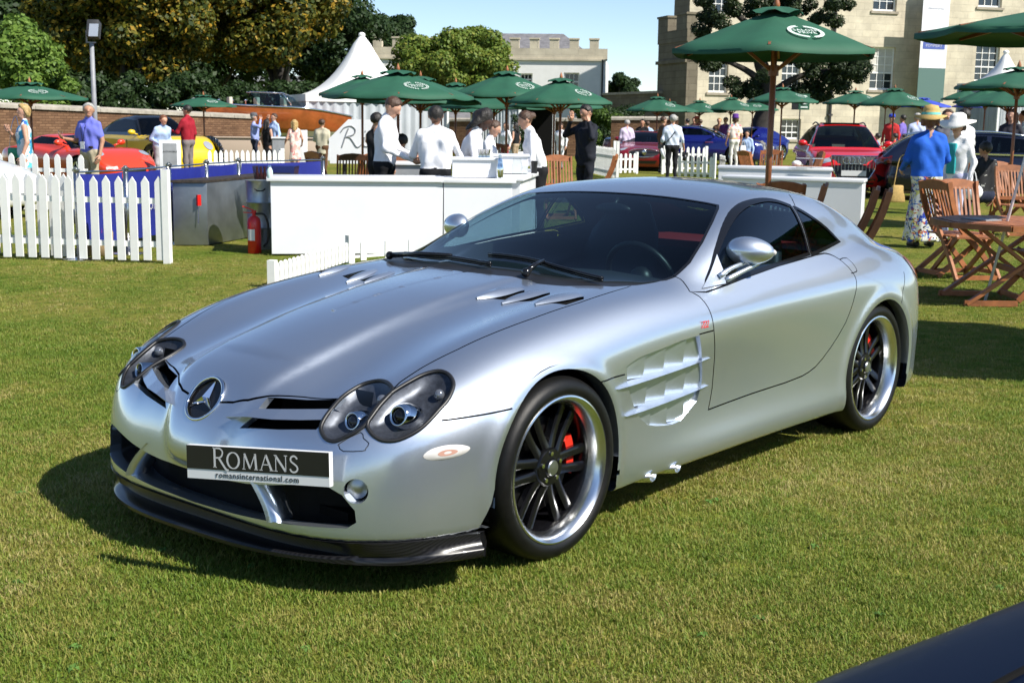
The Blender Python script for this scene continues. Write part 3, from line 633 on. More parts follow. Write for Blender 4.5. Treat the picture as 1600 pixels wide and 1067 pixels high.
def build_coupe():
    M_ = MATS; root = empty('silver_coupe', (-1.3, 0, 0), 0, 'silver two-door coupe with round twin headlamps and black spoked wheels parked on the lawn', 'car')
    R = bpy.data.objects.new('origin', None)
    P, Q = surface_nets(car_F, (-3.75, -1.03, .1), (1.0, 1.03, 1.36), .0185)
    P = car_snap(P, 3); S = Shell(P, Q); c = CF
    a = lambda k: np.array(c[k])
    # --- bonnet
    fr = a('hood_front')[:7][::-1]; fr[0, 1] = 0; half = np.concatenate([fr, a('lamp_inner')[[5, 4, 3, 2, 1, 0]]+[0, 0, 0], a('hood_out')[::-1], [(-.78, .705, .91), (-.70, .67, .91), (-.60, .50, .905), (-.575, .38, .91), (-.60, .31, .916), (-.56, .18, .922)]])
    lamp_n = np.array([.62, .35, .70])
    hood = np.concatenate([half, [(-.545, 0, .923)], (half*MIR)[::-1][:-1]])
    S.cut(hood, (0, 0, 1), 'hood', gap=.006)
    rear = [(-.545, 0), (-.56, .18), (-.60, .31), (-.575, .38), (-.60, .50), (-.70, .67), (-.80, .715)]
    wl = [(-1.021, .752), (-1.158, .741), (-1.316, .702), (-1.487, .645), (-1.62, .592), (-1.655, .57), (-1.662, .50), (-1.666, .30), (-1.664, 0)]
    wb = [(-.66, 0), (-.675, .2), (-.70, .4), (-.76, .58), (-.86, .70)]
    def xy(L, z=1.): return np.array([(x, y, z) for x, y in L])
    cow = rear+wl[:1]+wb[::-1]
    full = xy(cow[:-1]+[(x, -y) for x, y in (rear+wl[:1])[1:]][::-1] if False else rear+[(-.90, .728)]+[(-.86, .70)]+wb[::-1][1:])
    cow_l = np.concatenate([xy(rear+[(-.9, .735), (-.97, .745)]), xy(wb[::-1])]); cow_l[:, 2] = .92
    S.cut(cow_l, (0, 0, 1), 'cowl', only=('body', 'gap')); S.cut(cow_l*MIR, (0, 0, 1), 'cowl', only=('body', 'gap'))
    ws = xy(wb+[(-.97, .745)]+wl); ws = np.concatenate([ws, (ws*MIR)[::-1][1:-1]]); ws[:, 2] = np.where(ws[:, 0] > -1, .95, 1.15)
    S.cut(ws, (0, 0, 1), 'windscreen', gap=.012, gapname='trim', depth=.3, only=('body', 'gap', 'cowl'))
    rw = xy([(-2.50, 0), (-2.50, .40), (-2.52, .47), (-2.58, .50), (-3.02, .45), (-3.09, .40), (-3.12, 0)]); rw = np.concatenate([rw, (rw*MIR)[::-1][1:-1]]); rw[:, 2] = 1.15
    S.cut(rw, (0, 0, 1), 'rear_window', gap=.012, gapname='trim', depth=.3)
    # --- doors and side windows
    dr = np.concatenate([catmull(a('door')[:8], 2), catmull(a('door')[7:11], 2)[1:], catmull(a('door')[10:], 2)[1:], [(-2.116, .843, .955), (-1.733, .851, .933), (-1.432, .855, .905), (-1.27, .858, .887), (-1.10, .85, .872)]])
    S.both('cut', dr, (0, 1, 0), 'door', .006, depth=.2)
    gl = np.concatenate([catmull(a('glass_side')[:10], 3), a('glass_side')[10:]]); S.both('cut', gl, (0, 1, 0), 'side_window', .016, 'trim', depth=.2)
    gq = np.concatenate([catmull(a('glass_quarter')[:5], 2), a('glass_quarter')[5:]]); S.both('cut', gq, (0, 1, 0), 'quarter_window', .016, 'trim', depth=.2)
    for k, n_ in (('bumpline', (.3, 1, 0)), ('fline1', (0, 1, 0)), ('fline2', (0, 1, 0)), ('roofline', (0, .7, .7))): S.both('line', catmull(a(k), 2), n_, '', .006, name='gap', side=False) if False else [S.line(catmull(a(k)*m, 2), np.array(n_)*m, .006) for m in (np.ones(3), MIR)]
    for m in (np.ones(3), MIR):
        S.line(catmull(a('aline')*m, 2), np.array((0, .7, .7))*m, .006); S.line(catmull(a('tab')*m, 2), np.array((0, .8, .5))*m, .005)
        S.line(catmull(np.array([(-2.98, .93, .81), (-2.95, .935, .77), (-2.90, .95, .72), (-2.86, .96, .66)])*m, 2), np.array((0, 1, 0))*m, .006)
        S.cut(catmull(a('flap')*m, 2, True), lamp_n*m, None, gap=.0035, gapname='flap_gap')
    # --- openings
    lo = catmull(a('lamp_outer'), 3, True); li = catmull(a('lamp_inner'), 3, True)
    S.both('cut', li, lamp_n, 'lamp', depth=.1); S.both('cut', lo, lamp_n, 'lamp', depth=.1)
    sl = np.array([(.742, .262, .622), (.69, .40, .628), (.628, .512, .636), (.68, .522, .605), (.73, .53, .57), (.752, .528, .553), (.796, .383, .537), (.832, .215, .522), (.802, .255, .56)])
    S.both('cut', sl, (.8, .15, .5), 'slot', depth=.12)
    ik = np.array([(0, .222), (.23, .228), (.45, .24), (.60, .25), (.69, .255), (.715, .275), (.71, .315), (.672, .364), (.63, .386), (.58, .388), (.5, .378), (.4, .36), (.29, .345), (.2, .338), (0, .335)])
    ik = np.array([(.8, y, z) for y, z in ik]); ik = np.concatenate([ik, (ik*MIR)[::-1][1:-1]])
    S.cut(ik, (1, 0, 0), 'intake', depth=.3)
    ph = np.linspace(0, 2*math.pi, 49)[:-1]
    sc, sn = np.array([.813, 0, .589]), unit((.80, 0, .60)); _, su, sv = basis(sn)
    S.cut(sc+.089*(np.cos(ph)[:, None]*su+np.sin(ph)[:, None]*sv), sn, 'star', depth=.1)
    fg, fn = np.array([.747, .71, .378]), unit((.78, .62, .0)); _, fu, fv = basis(fn); ph2 = np.linspace(0, 2*math.pi, 25)[:-1]
    S.both('cut', fg+.041*(np.cos(ph2)[:, None]*fu+np.sin(ph2)[:, None]*fv), fn, 'fog', depth=.08)
    arch = lambda cx, r: np.array([(cx+r*math.cos(t), .94, .335+r*math.sin(t)) for t in np.linspace(-.55, math.pi+.55, 60)]+[(cx-r*.7, .94, -.1), (cx+r*.7, .94, -.1)])
    fa = [q for q in arch(-.035, .366)[:-2] if not (q[0] > 0 and q[2] < .34)]; fa = np.array([(.415, .94, -.1), (.402, .94, .19), (.372, .94, .25), (.346, .94, .30)]+[tuple(q) for q in fa]+[(-.29, .94, -.1)]); S.both('cut', fa, (0, 1, 0), 'arch', depth=.22); S.both('cut', arch(-2.672, .362), (0, 1, 0), 'arch', depth=.22)
    gi = np.concatenate([catmull(a('gill')[:6], 2), catmull(a('gill')[5:9], 2)[1:], catmull(a('gill')[8:13], 2)[1:], a('gill')[13:]])
    S.both('cut', gi, (0, 1, 0), 'gill', depth=.1)
    for m in (1, -1):
        for (x0, y0) in ((-.305, .338), (-.315, .462), (-.31, .635)):
            sw = [(x0, y0+.012), (x0-.028, y0+.030), (x0-.034, y0+.018), (x0-.062, y0+.036), (x0-.068, y0+.024), (x0-.10, y0+.044), (x0-.165, y0+.060), (x0-.135, y0+.083), (x0-.02, y0+.085)]
            S.cut(np.array([(x, m*y, .87) for x, y in sw]), (0, 0, 1), 'vent_mesh', depth=.2)
    for f in list(S.F):
        c_ = S.cen(f)
        if c_[2] < .32 and abs(c_[1]) > .5 and (abs(c_[0]+.035) < .365 or abs(c_[0]+2.672) < .36): S.T[f] = S.tid('under_arch')
    parts = S.split(); sp = M_['silver_paint']
    # --- skin parts
    for nm, on, mt, off in (('body', 'body_shell', sp, 0), ('hood', 'hood', sp, 0), ('cowl', 'cowl_panel', M_['black_satin'], -.004), ('windscreen', 'windscreen', M_['car_glass'], -.002), ('rear_window', 'rear_window', M_['car_glass'], -.002),
                            ('door_l', 'door', sp, 0), ('door_r', 'door', sp, 0), ('side_window_l', 'side_window', M_['car_glass_side'], -.003), ('side_window_r', 'side_window', M_['car_glass_side'], -.003), ('quarter_window_l', 'quarter_window', M_['car_glass_side'], -.003), ('quarter_window_r', 'quarter_window', M_['car_glass_side'], -.003),
                            ('trim', 'window_trim', M_['black_gloss'], .001), ('gap', 'panel_gap', M_['black_matt'], -.007), ('flap_gap', 'tow_cover_gap', M_['lead_gap'], -.003), ('vent_mesh', 'vent_mesh', M_['mesh_grille'], -.008)):
        if nm in parts: skin_obj(on, *parts[nm], mt, root, off)
    for o in root.children: 
        if o.name.startswith('hood'): hood_o = o
    # inner lining of the cabin
    V, F = parts['body']; Vn = np.array(V); keep = [f for f in F if Vn[f][:, 2].min() > .93 and Vn[f][:, 0].max() < -.95]
    use = sorted({j for f in keep for j in f}); mp = {j: i for i, j in enumerate(use)}; nr = car_normals(Vn[use])
    mesh_obj('roof_lining', Vn[use]-.035*nr, [[mp[j] for j in f] for f in keep], M_['dark_interior'], root, True)
    # --- opening edges
    for an_, dy in (('arch_l', -.06), ('arch_r', .06)):
        mb = MB(); skirt(mb, [e for e in S.border([an_]) if abs(e[0][1]) > .89 and abs(e[1][1]) > .89 and (abs(min(math.hypot((e[0]+e[1])[0]/2-cx, (e[0]+e[1])[2]/2-.335) for cx in (-.035, -2.672))-.364) < .006)], np.array([0, dy, 0])); mb.obj('arch_lip', sp, root)
    for nm_, ks_, dv_ in (('intake_edge', ['intake'], [-.05, 0, 0]), ('grille_edge', ['slot_l'], [-.03, 0, -.006]), ('grille_edge', ['slot_r'], [-.03, 0, -.006]), ('gill_edge', ['gill_l'], [0, -.05, 0]), ('gill_edge', ['gill_r'], [0, .05, 0])): mb = MB(); skirt(mb, S.border(ks_), np.array(dv_)); mb.obj(nm_, sp, root)
    mb = MB(); skirt(mb, S.border(['star']), -sn*.025); mb.obj('emblem_recess', sp, root)
    for k_, m_ in (('fog_l', 1), ('fog_r', -1)): mb = MB(); skirt(mb, S.border([k_]), -fn*[1, m_, 1]*.05); mb.obj('fog_lamp_well', sp, root)
    # --- wheel housings, floor, dark insides
    for cx in (-.035, -2.672):
        for m in (1, -1):
            mb = MB(); n_ = 28; V = []; 
            for yy in (.925, .55):
                for k in range(n_+1): t = -.3+(math.pi+.6)*k/n_; V.append((cx+.385*math.cos(t), m*yy, .335+.385*math.sin(t)))
            F = [(k, k+1, n_+2+k, n_+1+k) for k in range(n_)]+[tuple(range(n_+1, 2*n_+2))]; mb.add(V, F); mb.obj('wheel_housing', M_['black_matt'], root)
    mb = MB(); mb.box((-1.36, 0, .205), (3.6, 1.08, .03)); mb.box((-3.1, 0, .3), (.6, 1.2, .1)); mb.box((.45, 0, .26), (.5, 1.24, .03)); mb.obj('underbody', M_['black_matt'], root)
    mb = MB(); mb.box((-1.75, 0, .42), (1.7, 1.62, .03)); mb.box((-.93, 0, .60), (.03, 1.6, .5)); mb.box((-2.62, 0, .62), (.03, 1.56, .45))
    for m in (1, -1): mb.box((-1.98, m*.79, .675), (1.6, .03, .50))
    mb.obj('cabin_tub', M_['dark_interior'], root)
    mb = MB(); V = []; nx, ny = 7, 13
    for i in range(nx):
        for j in range(ny):
            y = -.74+1.48*j/(ny-1); t = i/(nx-1); x = -.70-.13*(y/.74)**2*1.2-.55*t; V.append((x, y, .895+.035*math.sin(t*2.2)-.10*max(0, t-.6)*2.5-.03*(y/.74)**2+.02*math.exp(-((y-.36)/.16)**2)*t))
    mb.add(V, [(i*ny+j, i*ny+j+1, (i+1)*ny+j+1, (i+1)*ny+j) for i in range(nx-1) for j in range(ny-1)]); mb.box((-1.22, 0, .72), (.06, 1.44, .26)); mb.obj('dashboard', M_['dark_interior'], root, smooth=True)
    mb = MB(); t = np.linspace(0, 2*math.pi, 33); wc = np.array([-1.34, .37, .86]); wn, wu, wv = basis((-.92, 0, .38)); mb.tube(wc+.18*(np.cos(t)[:, None]*wu+np.sin(t)[:, None]*wv), .015, 8, False); mb.ball(wc, (.05, .06, .06)); mb.tube([wc-wu*.17, wc+wu*.17], .014, 6); mb.tube([wc, wc-wv*.17], .014, 6); mb.tube([wc, wc-wn*.2], .03, 8); mb.obj('steering_wheel', M_['black_satin'], root, smooth=True)
    for m in (1, -1):
        prof = [(.25, .50), (.27, .62), (.26, .80), (.22, .98), (.15, 1.08), (.12, 1.13), (.07, 1.15)]; V = []; n_ = 12
        for r_, z in prof:
            for k in range(n_): t = 2*math.pi*k/n_; V.append((-2.08-.36*(z-.5)+.065*math.cos(t)*(1 if z < 1 else .8), m*.37+r_*math.copysign(abs(math.sin(t))**.7, math.sin(t)), z))
        s = mesh_obj('seat', V, [(i*n_+k, i*n_+(k+1) % n_, (i+1)*n_+(k+1) % n_, (i+1)*n_+k) for i in range(len(prof)-1) for k in range(n_)]+[tuple((len(prof)-1)*n_+k for k in range(n_))], M_['seat_leather'], root, True)
        mb = MB(); mb.box((-1.85, m*.37, .52), (.5, .5, .16)); mb.obj('seat_cushion', M_['seat_leather'], s, bevel=.03)
    mb = MB(); mb.box((-2.80, 0, .90), (.40, 1.30, .04)); mb.obj('parcel_shelf', M_['red_leather'], root)
    mb = MB(); mb.ball((-1.62, 0, 1.15), (.02, .11, .03)); mb.tube([(-1.62, 0, 1.16), (-1.66, 0, 1.20)], .01); mb.obj('inner_mirror', M_['black_satin'], root, True)
    # --- nose intake
    mb = MB()
    yy = np.linspace(-.80, .80, 25); zz = np.linspace(.20, .42, 3); V = [(.76-.28*abs(y/.8)**3, y, z) for z in zz for y in yy]
    mb.add(V, [(i*25+j, i*25+j+1, (i+1)*25+j+1, (i+1)*25+j) for i in range(2) for j in range(24)]); mb.obj('intake_mesh', M_['mesh_grille'], root)
    for m in (1, -1):
        b = MB(); pts = []; 
        for k in range(9):
            t = k/8; x = .845-.012*t; y = m*(.415-.125*t**1.5); z = .236+.145*t
            w_ = .022+.004*t; pts.append([(x+.03, y-w_*.2, z), (x-.01, y+w_, z), (x-.07, y+w_*.5, z), (x-.01, y-w_, z)])
        b.add(np.array(pts).reshape(-1, 3), [(i*4+j, i*4+(j+1) % 4, (i+1)*4+(j+1) % 4, (i+1)*4+j) for i in range(8) for j in range(4)]); b.obj('intake_strut', sp, root, smooth=True)
    # grille slot: black box, silver vane
    for m in (1, -1): mb = MB(); mb.add(np.array([(.60, .15, .50), (.60, .60, .50), (.56, .60, .66), (.56, .15, .66), (.80, .15, .50), (.72, .60, .50)])*[1, m, 1], [(0, 1, 2, 3), (0, 1, 5, 4)]); mb.obj('grille_box', M_['black_matt'], root)
    for m in (1, -1):
        top = np.array([(.852, .175, .556), (.80, .262, .590), (.76, .36, .598), (.715, .45, .605), (.675, .53, .612)]); lo_ = top+[[.0, 0, -.002], [.035, 0, -.022], [.045, 0, -.028], [.045, 0, -.03], [.04, 0, -.03]]; bk = top+[[-.06, 0, -.035]]*5
        V = np.concatenate([top, lo_, bk])*[1, m, 1]; mesh_obj('grille_vane', V, [(i, i+1, 5+i+1, 5+i) for i in range(4)]+[(5+i, 6+i, 11+i, 10+i) for i in range(4)]+[(i, i+1, 11+i, 10+i) for i in range(4)], sp, root)
    # emblem
    o = MB(); n_ = 40; ph = np.linspace(0, 2*math.pi, n_+1)[:-1]; cc = sc-sn*.012
    o.add([cc]+[cc+.084*(math.cos(t)*su+math.sin(t)*sv) for t in ph], [(0, 1+k, 1+(k+1) % n_) for k in range(n_)]); em = o.obj('emblem', M_['black_gloss'], root)
    o = MB(); o.tube([sc-sn*.002+.084*(math.cos(t)*su+math.sin(t)*sv) for t in np.linspace(0, 2*math.pi, n_+1)], .0065, 8, False); o.obj('emblem_ring', M_['chrome'], em, smooth=True)
    V = [sc+sn*.012]; 
    for k in range(3):
        for r_, dt in ((.080, 0), (.0135, math.pi/3)): t = math.pi/2+2*math.pi*k/3+dt; V.append(sc-sn*.010+r_*(math.cos(t)*su+math.sin(t)*sv))
    mesh_obj('emblem_star', V, [(0, 1+k, 1+(k+1) % 6) for k in range(6)], M_['chrome'], em)
    # headlamps
    for m in (1, -1):
        mv = np.array([1, m, 1.]); hl = None
        for nm, ol, pod, r_, ind in (('headlamp', lo, (.578, .762, .625), .050, (.452, .801, .683)), ('headlamp', li, (.655, .612, .600), .043, (.573, .642, .662))):
            V, F = fan_patch(ol*mv, 6, lambda s: -.045*(1-s**4)-.003); h = mesh_obj(nm, V, F, M_['lamp_housing'], root, True)
            V, F = fan_patch(ol*mv, 6, lambda s: .004*(1-s*s)-.001); g = mesh_obj('lamp_cover', V, F, M_['lamp_glass'], h, True)
            g.data.normals_split_custom_set_from_vertices(car_normals(np.array(V)).tolist())
            E = car_snap(ol*mv, 3); ob = MB(); ob.tube(np.concatenate([E, E[:2]]), .0075, 6, False); ob.obj('lamp_seal', M_['black_satin'], h, True)
            pc = np.array(pod)*mv; pc = pc-car_normals(car_snap(pc[None], 3))[0]*.034; d, du, dv = basis(np.array([.93, .12, .28])*mv); ob = MB()
            pr = [(.0, .036), (r_*.55, .036), (r_*.62, .042), (r_*.72, .038), (r_*.95, .005), (r_*1.02, -.03), (r_*.9, -.06)]; n2 = 24
            V = [pc+d*hh+rr_*(math.cos(2*math.pi*k/n2)*du+math.sin(2*math.pi*k/n2)*dv) for rr_, hh in pr[1:] for k in range(n2)]
            ob.add(V, [(i*n2+k, i*n2+(k+1) % n2, (i+1)*n2+(k+1) % n2, (i+1)*n2+k) for i in range(len(pr)-2) for k in range(n2)]); ob.obj('projector', M_['chrome'], h, True)
            ob = MB(); q = pc+d*.030; ob.add([q+d*.016]+[q+d*.010+r_*.33*(math.cos(2*math.pi*k/n2)*du+math.sin(2*math.pi*k/n2)*dv) for k in range(n2)]+[q+r_*.6*(math.cos(2*math.pi*k/n2)*du+math.sin(2*math.pi*k/n2)*dv) for k in range(n2)], [(0, 1+k, 1+(k+1) % n2) for k in range(n2)]+[(1+k, 1+(k+1) % n2, 1+n2+(k+1) % n2, 1+n2+k) for k in range(n2)]); ob.obj('projector_lens', M_['black_gloss'], h, True)
            ob = MB(); ic = np.array(ind)*mv; nn = car_normals(ic[None])[0]; ob.ball(ic-nn*.024, .019, 12, 8); ob.obj('indicator', M_['indicator_lens'], h, True)
        # fog lamp and side marker
        fc, fnm = fg*mv, fn*mv; _, u_, v_ = basis(fnm); ob = MB(); n2 = 20
        V = [fc-fnm*.022]+[fc-fnm*(.022+.010*q)+.034*q*(math.cos(2*math.pi*k/n2)*u_+math.sin(2*math.pi*k/n2)*v_) for q in (.6, 1) for k in range(n2)]
        ob.add(V, [(0, 1+k, 1+(k+1) % n2) for k in range(n2)]+[(1+k, 1+(k+1) % n2, 1+n2+(k+1) % n2, 1+n2+k) for k in range(n2)]); fl = ob.obj('fog_lamp', M_['brushed_steel'], root, True)
        mk = catmull(a('marker'), 3, True)*mv+[.03, 0, .028]; V, F = fan_patch(mk, 4, lambda s: .008*(1-s**2)**.5+.0008); mo = mesh_obj('side_marker', V, F, M_['marker_lens'], root, True)
        V, F = fan_patch(mk.mean(0)+(mk-mk.mean(0))*.42, 2, lambda s: .0086); mesh_obj('marker_bulb', V, F, M_['amber_lens'], mo, True)
    # gills: slanted louvres and two blades
    for m in (1, -1):
        mv = np.array([1, m, 1.]); mb = MB(); mb.add(np.array([(-.38, .870, .70), (-1.06, .850, .74), (-1.06, .85, .33), (-.38, .86, .33)])*mv, [(0, 1, 2, 3)]); mb.obj('gill_back', M_['silver_paint'], root)
        rows_ = (([-.42, -.57, -.715, -.86, -1.01], [.657, .684, .696, .707, .716], [.592]*5), ([-.46, -.605, -.75, -.895, -1.04], [.587]*5, [.474]*5), ([-.52, -.65, -.78, -.91, -1.04], [.468]*5, [.36]*5))
        for xs, zt_, zb_ in rows_:
            for k in range(4):
                q = np.array([(xs[k], 0, zb_[k]+.004), (xs[k+1], 0, zb_[k+1]+.004), (xs[k+1], 0, zt_[k+1]-.002), (xs[k], 0, zt_[k]-.002)]); B = car_snap(q+[0, .92, 0], 3); V = B+np.array([[0, -.040, 0], [0, -.008, 0], [0, -.008, 0], [0, -.040, 0]])
                mesh_obj('gill_louvre', np.concatenate([V*mv, (V+[0, -.004, 0])*mv]), [(0, 1, 2, 3), (7, 6, 5, 4), (1, 5, 6, 2), (0, 3, 7, 4), (3, 2, 6, 7), (0, 4, 5, 1)], sp, root)
        for (p, q) in (((-.366, .950, .580), (-1.055, .928, .606)), ((-.445, .938, .461), (-1.07, .915, .485))):
            p = np.array(p); q = np.array(q); V = []
            for k in range(8):
                t = k/7; b0 = p+(q-p)*t; w_ = .013*math.sin(min(1, t*3)*1.57)*(1-t**6); o_ = .012*math.sin(math.pi*t)**.5
                V += [b0+[0, o_, 0], b0+[0, -.07, w_], b0+[0, -.07, -w_-.002]]
            mesh_obj('gill_blade', np.array(V)*mv, [(i*3+j, i*3+(j+1) % 3, (i+1)*3+(j+1) % 3, (i+1)*3+j) for i in range(7) for j in range(3)], sp, root)
        # bonnet vent blades
        for (x0, y0) in ((-.305, .338), (-.315, .462), (-.31, .635)):
            V = []; nI, nJ = 11, 6
            for i in range(nI):
                t = i/(nI-1); x = x0+.045-.215*t
                yi = y0-.018+.030*t-.020*math.sin(math.pi*t); yo = y0-.008+.062*t**.8+.020*math.sin(math.pi*t)
                for j in range(nJ):
                    s = j/(nJ-1); V.append((x, m*(yi+(yo-yi)*s), .9, (0, .015, .016, .013, .008, .001)[j]*math.sin(math.pi*min(1, .08+t*.85))**.6))
            V = np.array(V); B = np.stack([V[:, 0], V[:, 1], HT(V[:, 0], np.abs(V[:, 1]))], 1); B = car_snap(B, 4); B = B+car_normals(B)*(V[:, 3:4]+.0012)
            mesh_obj('vent_blade', B, [(i*nJ+j, i*nJ+j+1, (i+1)*nJ+j+1, (i+1)*nJ+j) for i in range(nI-1) for j in range(nJ-1)], sp, hood_o, True)
        # door mirror
        mc = np.array([-1.44, .872, 1.022]); ax = unit((-.42, .90, -.03)); b1 = unit(np.cross((0, 0, 1), ax)); b2 = np.cross(ax, b1); V = []; n2, m2 = 20, 14
        for i in range(m2+1):
            t = math.pi*i/m2
            for k in range(n2): p = 2*math.pi*k/n2; r_ = math.sin(t)*(1-.12*math.cos(t)); q = b1*(.073 if math.cos(p) < 0 else .045)*math.cos(p)*r_+b2*.063*math.sin(p)*r_; V.append(mc+ax*(.106*math.cos(t))+q)
        mi = mesh_obj('door_mirror', np.array(V)*mv, [(i*n2+k, i*n2+(k+1) % n2, (i+1)*n2+(k+1) % n2, (i+1)*n2+k) for i in range(m2) for k in range(n2)], sp, root, True)
        for pts, r_ in ((((-1.235, .845, .925), (-1.30, .86, .955), tuple(mc+[.035, -.005, -.05])), (.014, .010, .010)), (((-1.275, .852, .905), (-1.36, .885, .94), tuple(mc+[-.02, .03, -.055])), (.014, .010, .010))):
            b = MB(); b.tube(catmull(np.array(pts)*mv, 4), np.interp(np.linspace(0, 1, 9), [0, .5, 1], r_), 10); b.obj('mirror_arm', sp, mi, True)
        b = MB(); b.ball((mc+ax*.098)*mv, (.012, .018, .014), 10, 6); b.obj('mirror_lamp', M_['marker_lens'], mi, True)
        sa = catmull(np.array([(-1.085, .86, .893), (-1.19, .825, .937), (-1.305, .786, 1.010)]), 4); sb = np.array([(-1.30, .79, .99), (-1.285, .845, .915), (-1.26, .862, .892)]); O = np.concatenate([sa, sb])*mv
        V, F = fan_patch(O, 3, lambda s: .006); mesh_obj('mirror_sail', V, F, sp, root, True)
        # exhaust outlets
        for x in (-.56, -.74):
            b = MB(); b.lathe([(.040, 0), (.042, .20), (.039, .203), (.036, .198), (.034, .06), (0, .05)], 20, 'y'); V = np.array(b.V); V[:, 2] *= .62; V[:, 1] += V[:, 0]*-.5; V[:, 1] -= .022; rz = np.array(Euler((.05, 0, .72)).to_matrix()); V = V @ rz.T+[x, .778, .166]; e = mesh_obj('exhaust_outlet', V*mv, b.F, M_['polished_alloy'], root, True)
        # tail lamp
        tl = catmull(np.array([(-3.18, .82, .86), (-3.30, .79, .855), (-3.40, .74, .83), (-3.40, .74, .74), (-3.30, .83, .73), (-3.20, .87, .77)]), 3, True)*mv; V, F = fan_patch(tl, 4, lambda s: .004+.004*(1-s)); mesh_obj('tail_lamp', V, F, M_['tail_red'], root, True)
        # door handle
        hp = np.array([(-2.30, .90, .905), (-2.38, .89, .912), (-2.385, .93, .865), (-2.32, .94, .85)])*mv
    # wipers
    for pts, piv in (([(-.783, -.60, .93), (-.72, -.35, .945), (-.69, -.213, .952), (-.66, -.05, .955), (-.645, .06, .952)], None), ([(-.765, -.055, .972), (-.77, .12, .972), (-.76, .261, .968), (-.745, .45, .955), (-.725, .60, .935)], (-.62, .279, .93))):
        b = MB(); B = car_snap(catmull(pts, 5), 4); B += car_normals(B)*.020; b.tube(B, .009, 6); b.tube(B-[0, 0, .010], [.006]*len(B), 6); w_ = b.obj('wiper', M_['black_gloss'], root, True)
        b = MB(); mid = B[len(B)//2]; pv = np.array(piv) if piv else np.array([-.70, -.62, .925]); pv = pv+[0, 0, .012]
        b.tube([pv, (pv+mid)/2+[0, 0, .012], mid+[0, 0, .008]], [.014, .010, .008], 8); b.ball(pv, .02, 10, 6); b.obj('wiper_arm', M_['black_gloss'], w_, True)
    # splitter
    b = MB(); rows = []
    for y in np.concatenate([np.linspace(-.94, -.5, 20), np.linspace(-.45, .45, 13), np.linspace(.5, .94, 20)]):
        ay = abs(y); xb = max(.40, .2+.672*math.sqrt(max(0, 1-(ay/.95)**4))); xo = max(.40, .2+.695*math.sqrt(max(0, 1-(ay/.965)**3))); e = min(1, max(0, (ay-.55)/.22)); e = e*e*(3-2*e); t = .020*y/.95; fl = .020*max(0, (ay-.72)/.22)*math.copysign(1, y); rc = .055*(1-e)
        r_ = lambda x, z, k=0., q=1.: (x, y*q+fl*k, z+t*k)
        rows.append([r_(xb-.03, .207), r_(xb-.003, .204), r_(xb-.006-rc, .180), r_(xb-.004-rc+e*(xo-xb)*.6, .142+.006*e, .6), r_(xo-.004, .136, 1), r_(xo+.004, .129, 1), r_(xo+.004, .117-.006*e, 1), r_(xo-.008, .112-.006*e, 1), r_(xo-.25, .122, .5, .8)])
    k = 9; b.add(np.array(rows).reshape(-1, 3), [(i*k+j, i*k+j+1, (i+1)*k+j+1, (i+1)*k+j) for i in range(len(rows)-1) for j in range(k-1)]+[tuple(range(k)), tuple((len(rows)-1)*k+j for j in range(k))]); so_ = b.obj('front_splitter', M_['carbon'], root, smooth='auto')
    # number plate on the nose
    yaw, rol, til, w_, h_ = .3551, .0527, -.0704, .5337, .1111; X = np.array([-math.sin(yaw)*math.cos(rol), math.cos(yaw)*math.cos(rol), math.sin(rol)]); n_ = np.array([math.cos(yaw), math.sin(yaw), 0]); Y = np.cross(n_, X); Y = Y*math.cos(til)+n_*math.sin(til); Zd = np.cross(X, Y); pc = np.array([.9292, .4343, .4496])
    cube = lambda x0, x1, y0, y1, z0, z1: ([(x, y, z) for z in (z0, z1) for y in (y0, y1) for x in (x0, x1)], [(0, 2, 3, 1), (4, 5, 7, 6), (0, 1, 5, 4), (2, 6, 7, 3), (0, 4, 6, 2), (1, 3, 7, 5)])
    V, F = cube(-w_/2, w_/2, -h_/2, h_/2, -.024, 0); pl = mesh_obj('number_plate', place(V, pc, X, Y, Zd), F, M_['plate_white'], root)
    V, F = cube(-w_/2, w_/2, -h_/2+.033, h_/2, .0004, .0016); mesh_obj('plate_field', place(V, pc, X, Y, Zd), F, M_['plate_black'], pl)
    b = MB(); serif_word(b, 'ROMANS', .066, .315); V = np.array(b.V)+[0, .0135, 0]; mesh_obj('plate_lettering', place(V, pc, X, Y, Zd), b.F, M_['letter_silver'], pl)
    V, F = text_mesh('romansinternational.com', .0275, 1.12); V[:, 1] -= h_/2-.016; V[:, 2] += .0008; mesh_obj('plate_address', place(V, pc, X, Y, Zd), F, M_['letter_dark'], pl)
    # badge on the wing
    V, F = text_mesh('722', .042, .9); V[:, 0] = -V[:, 0]; nrm = np.array([0, 1, 0]); V2 = place(np.stack([-V[:, 0]+V[:, 1]*.25, V[:, 1], V[:, 2]], 1), (-.987, .938, .7545), (-1, 0, 0), (0, 0, 1), (0, 1, 0)); mesh_obj('wing_badge', V2, F, M_['red_badge'], root)
    # wheels
    wheel = make_wheel(); k = 0
    for cx, yo in ((-.035, .945), (-2.672, .935)):
        for m in (1, -1):
            w_ = wheel if k == 0 else copy_tree(wheel); w_.parent = root; w_.location = (cx, m*yo, .335); w_.rotation_euler = (0, .25*k, 0 if m > 0 else math.pi); k += 1
    # everything is built in world coordinates: shift the children under the root
    for o in root.children: o.matrix_parent_inverse = Matrix.Translation((1.3, 0, 0))
    bpy.data.objects.remove(R)
    return root
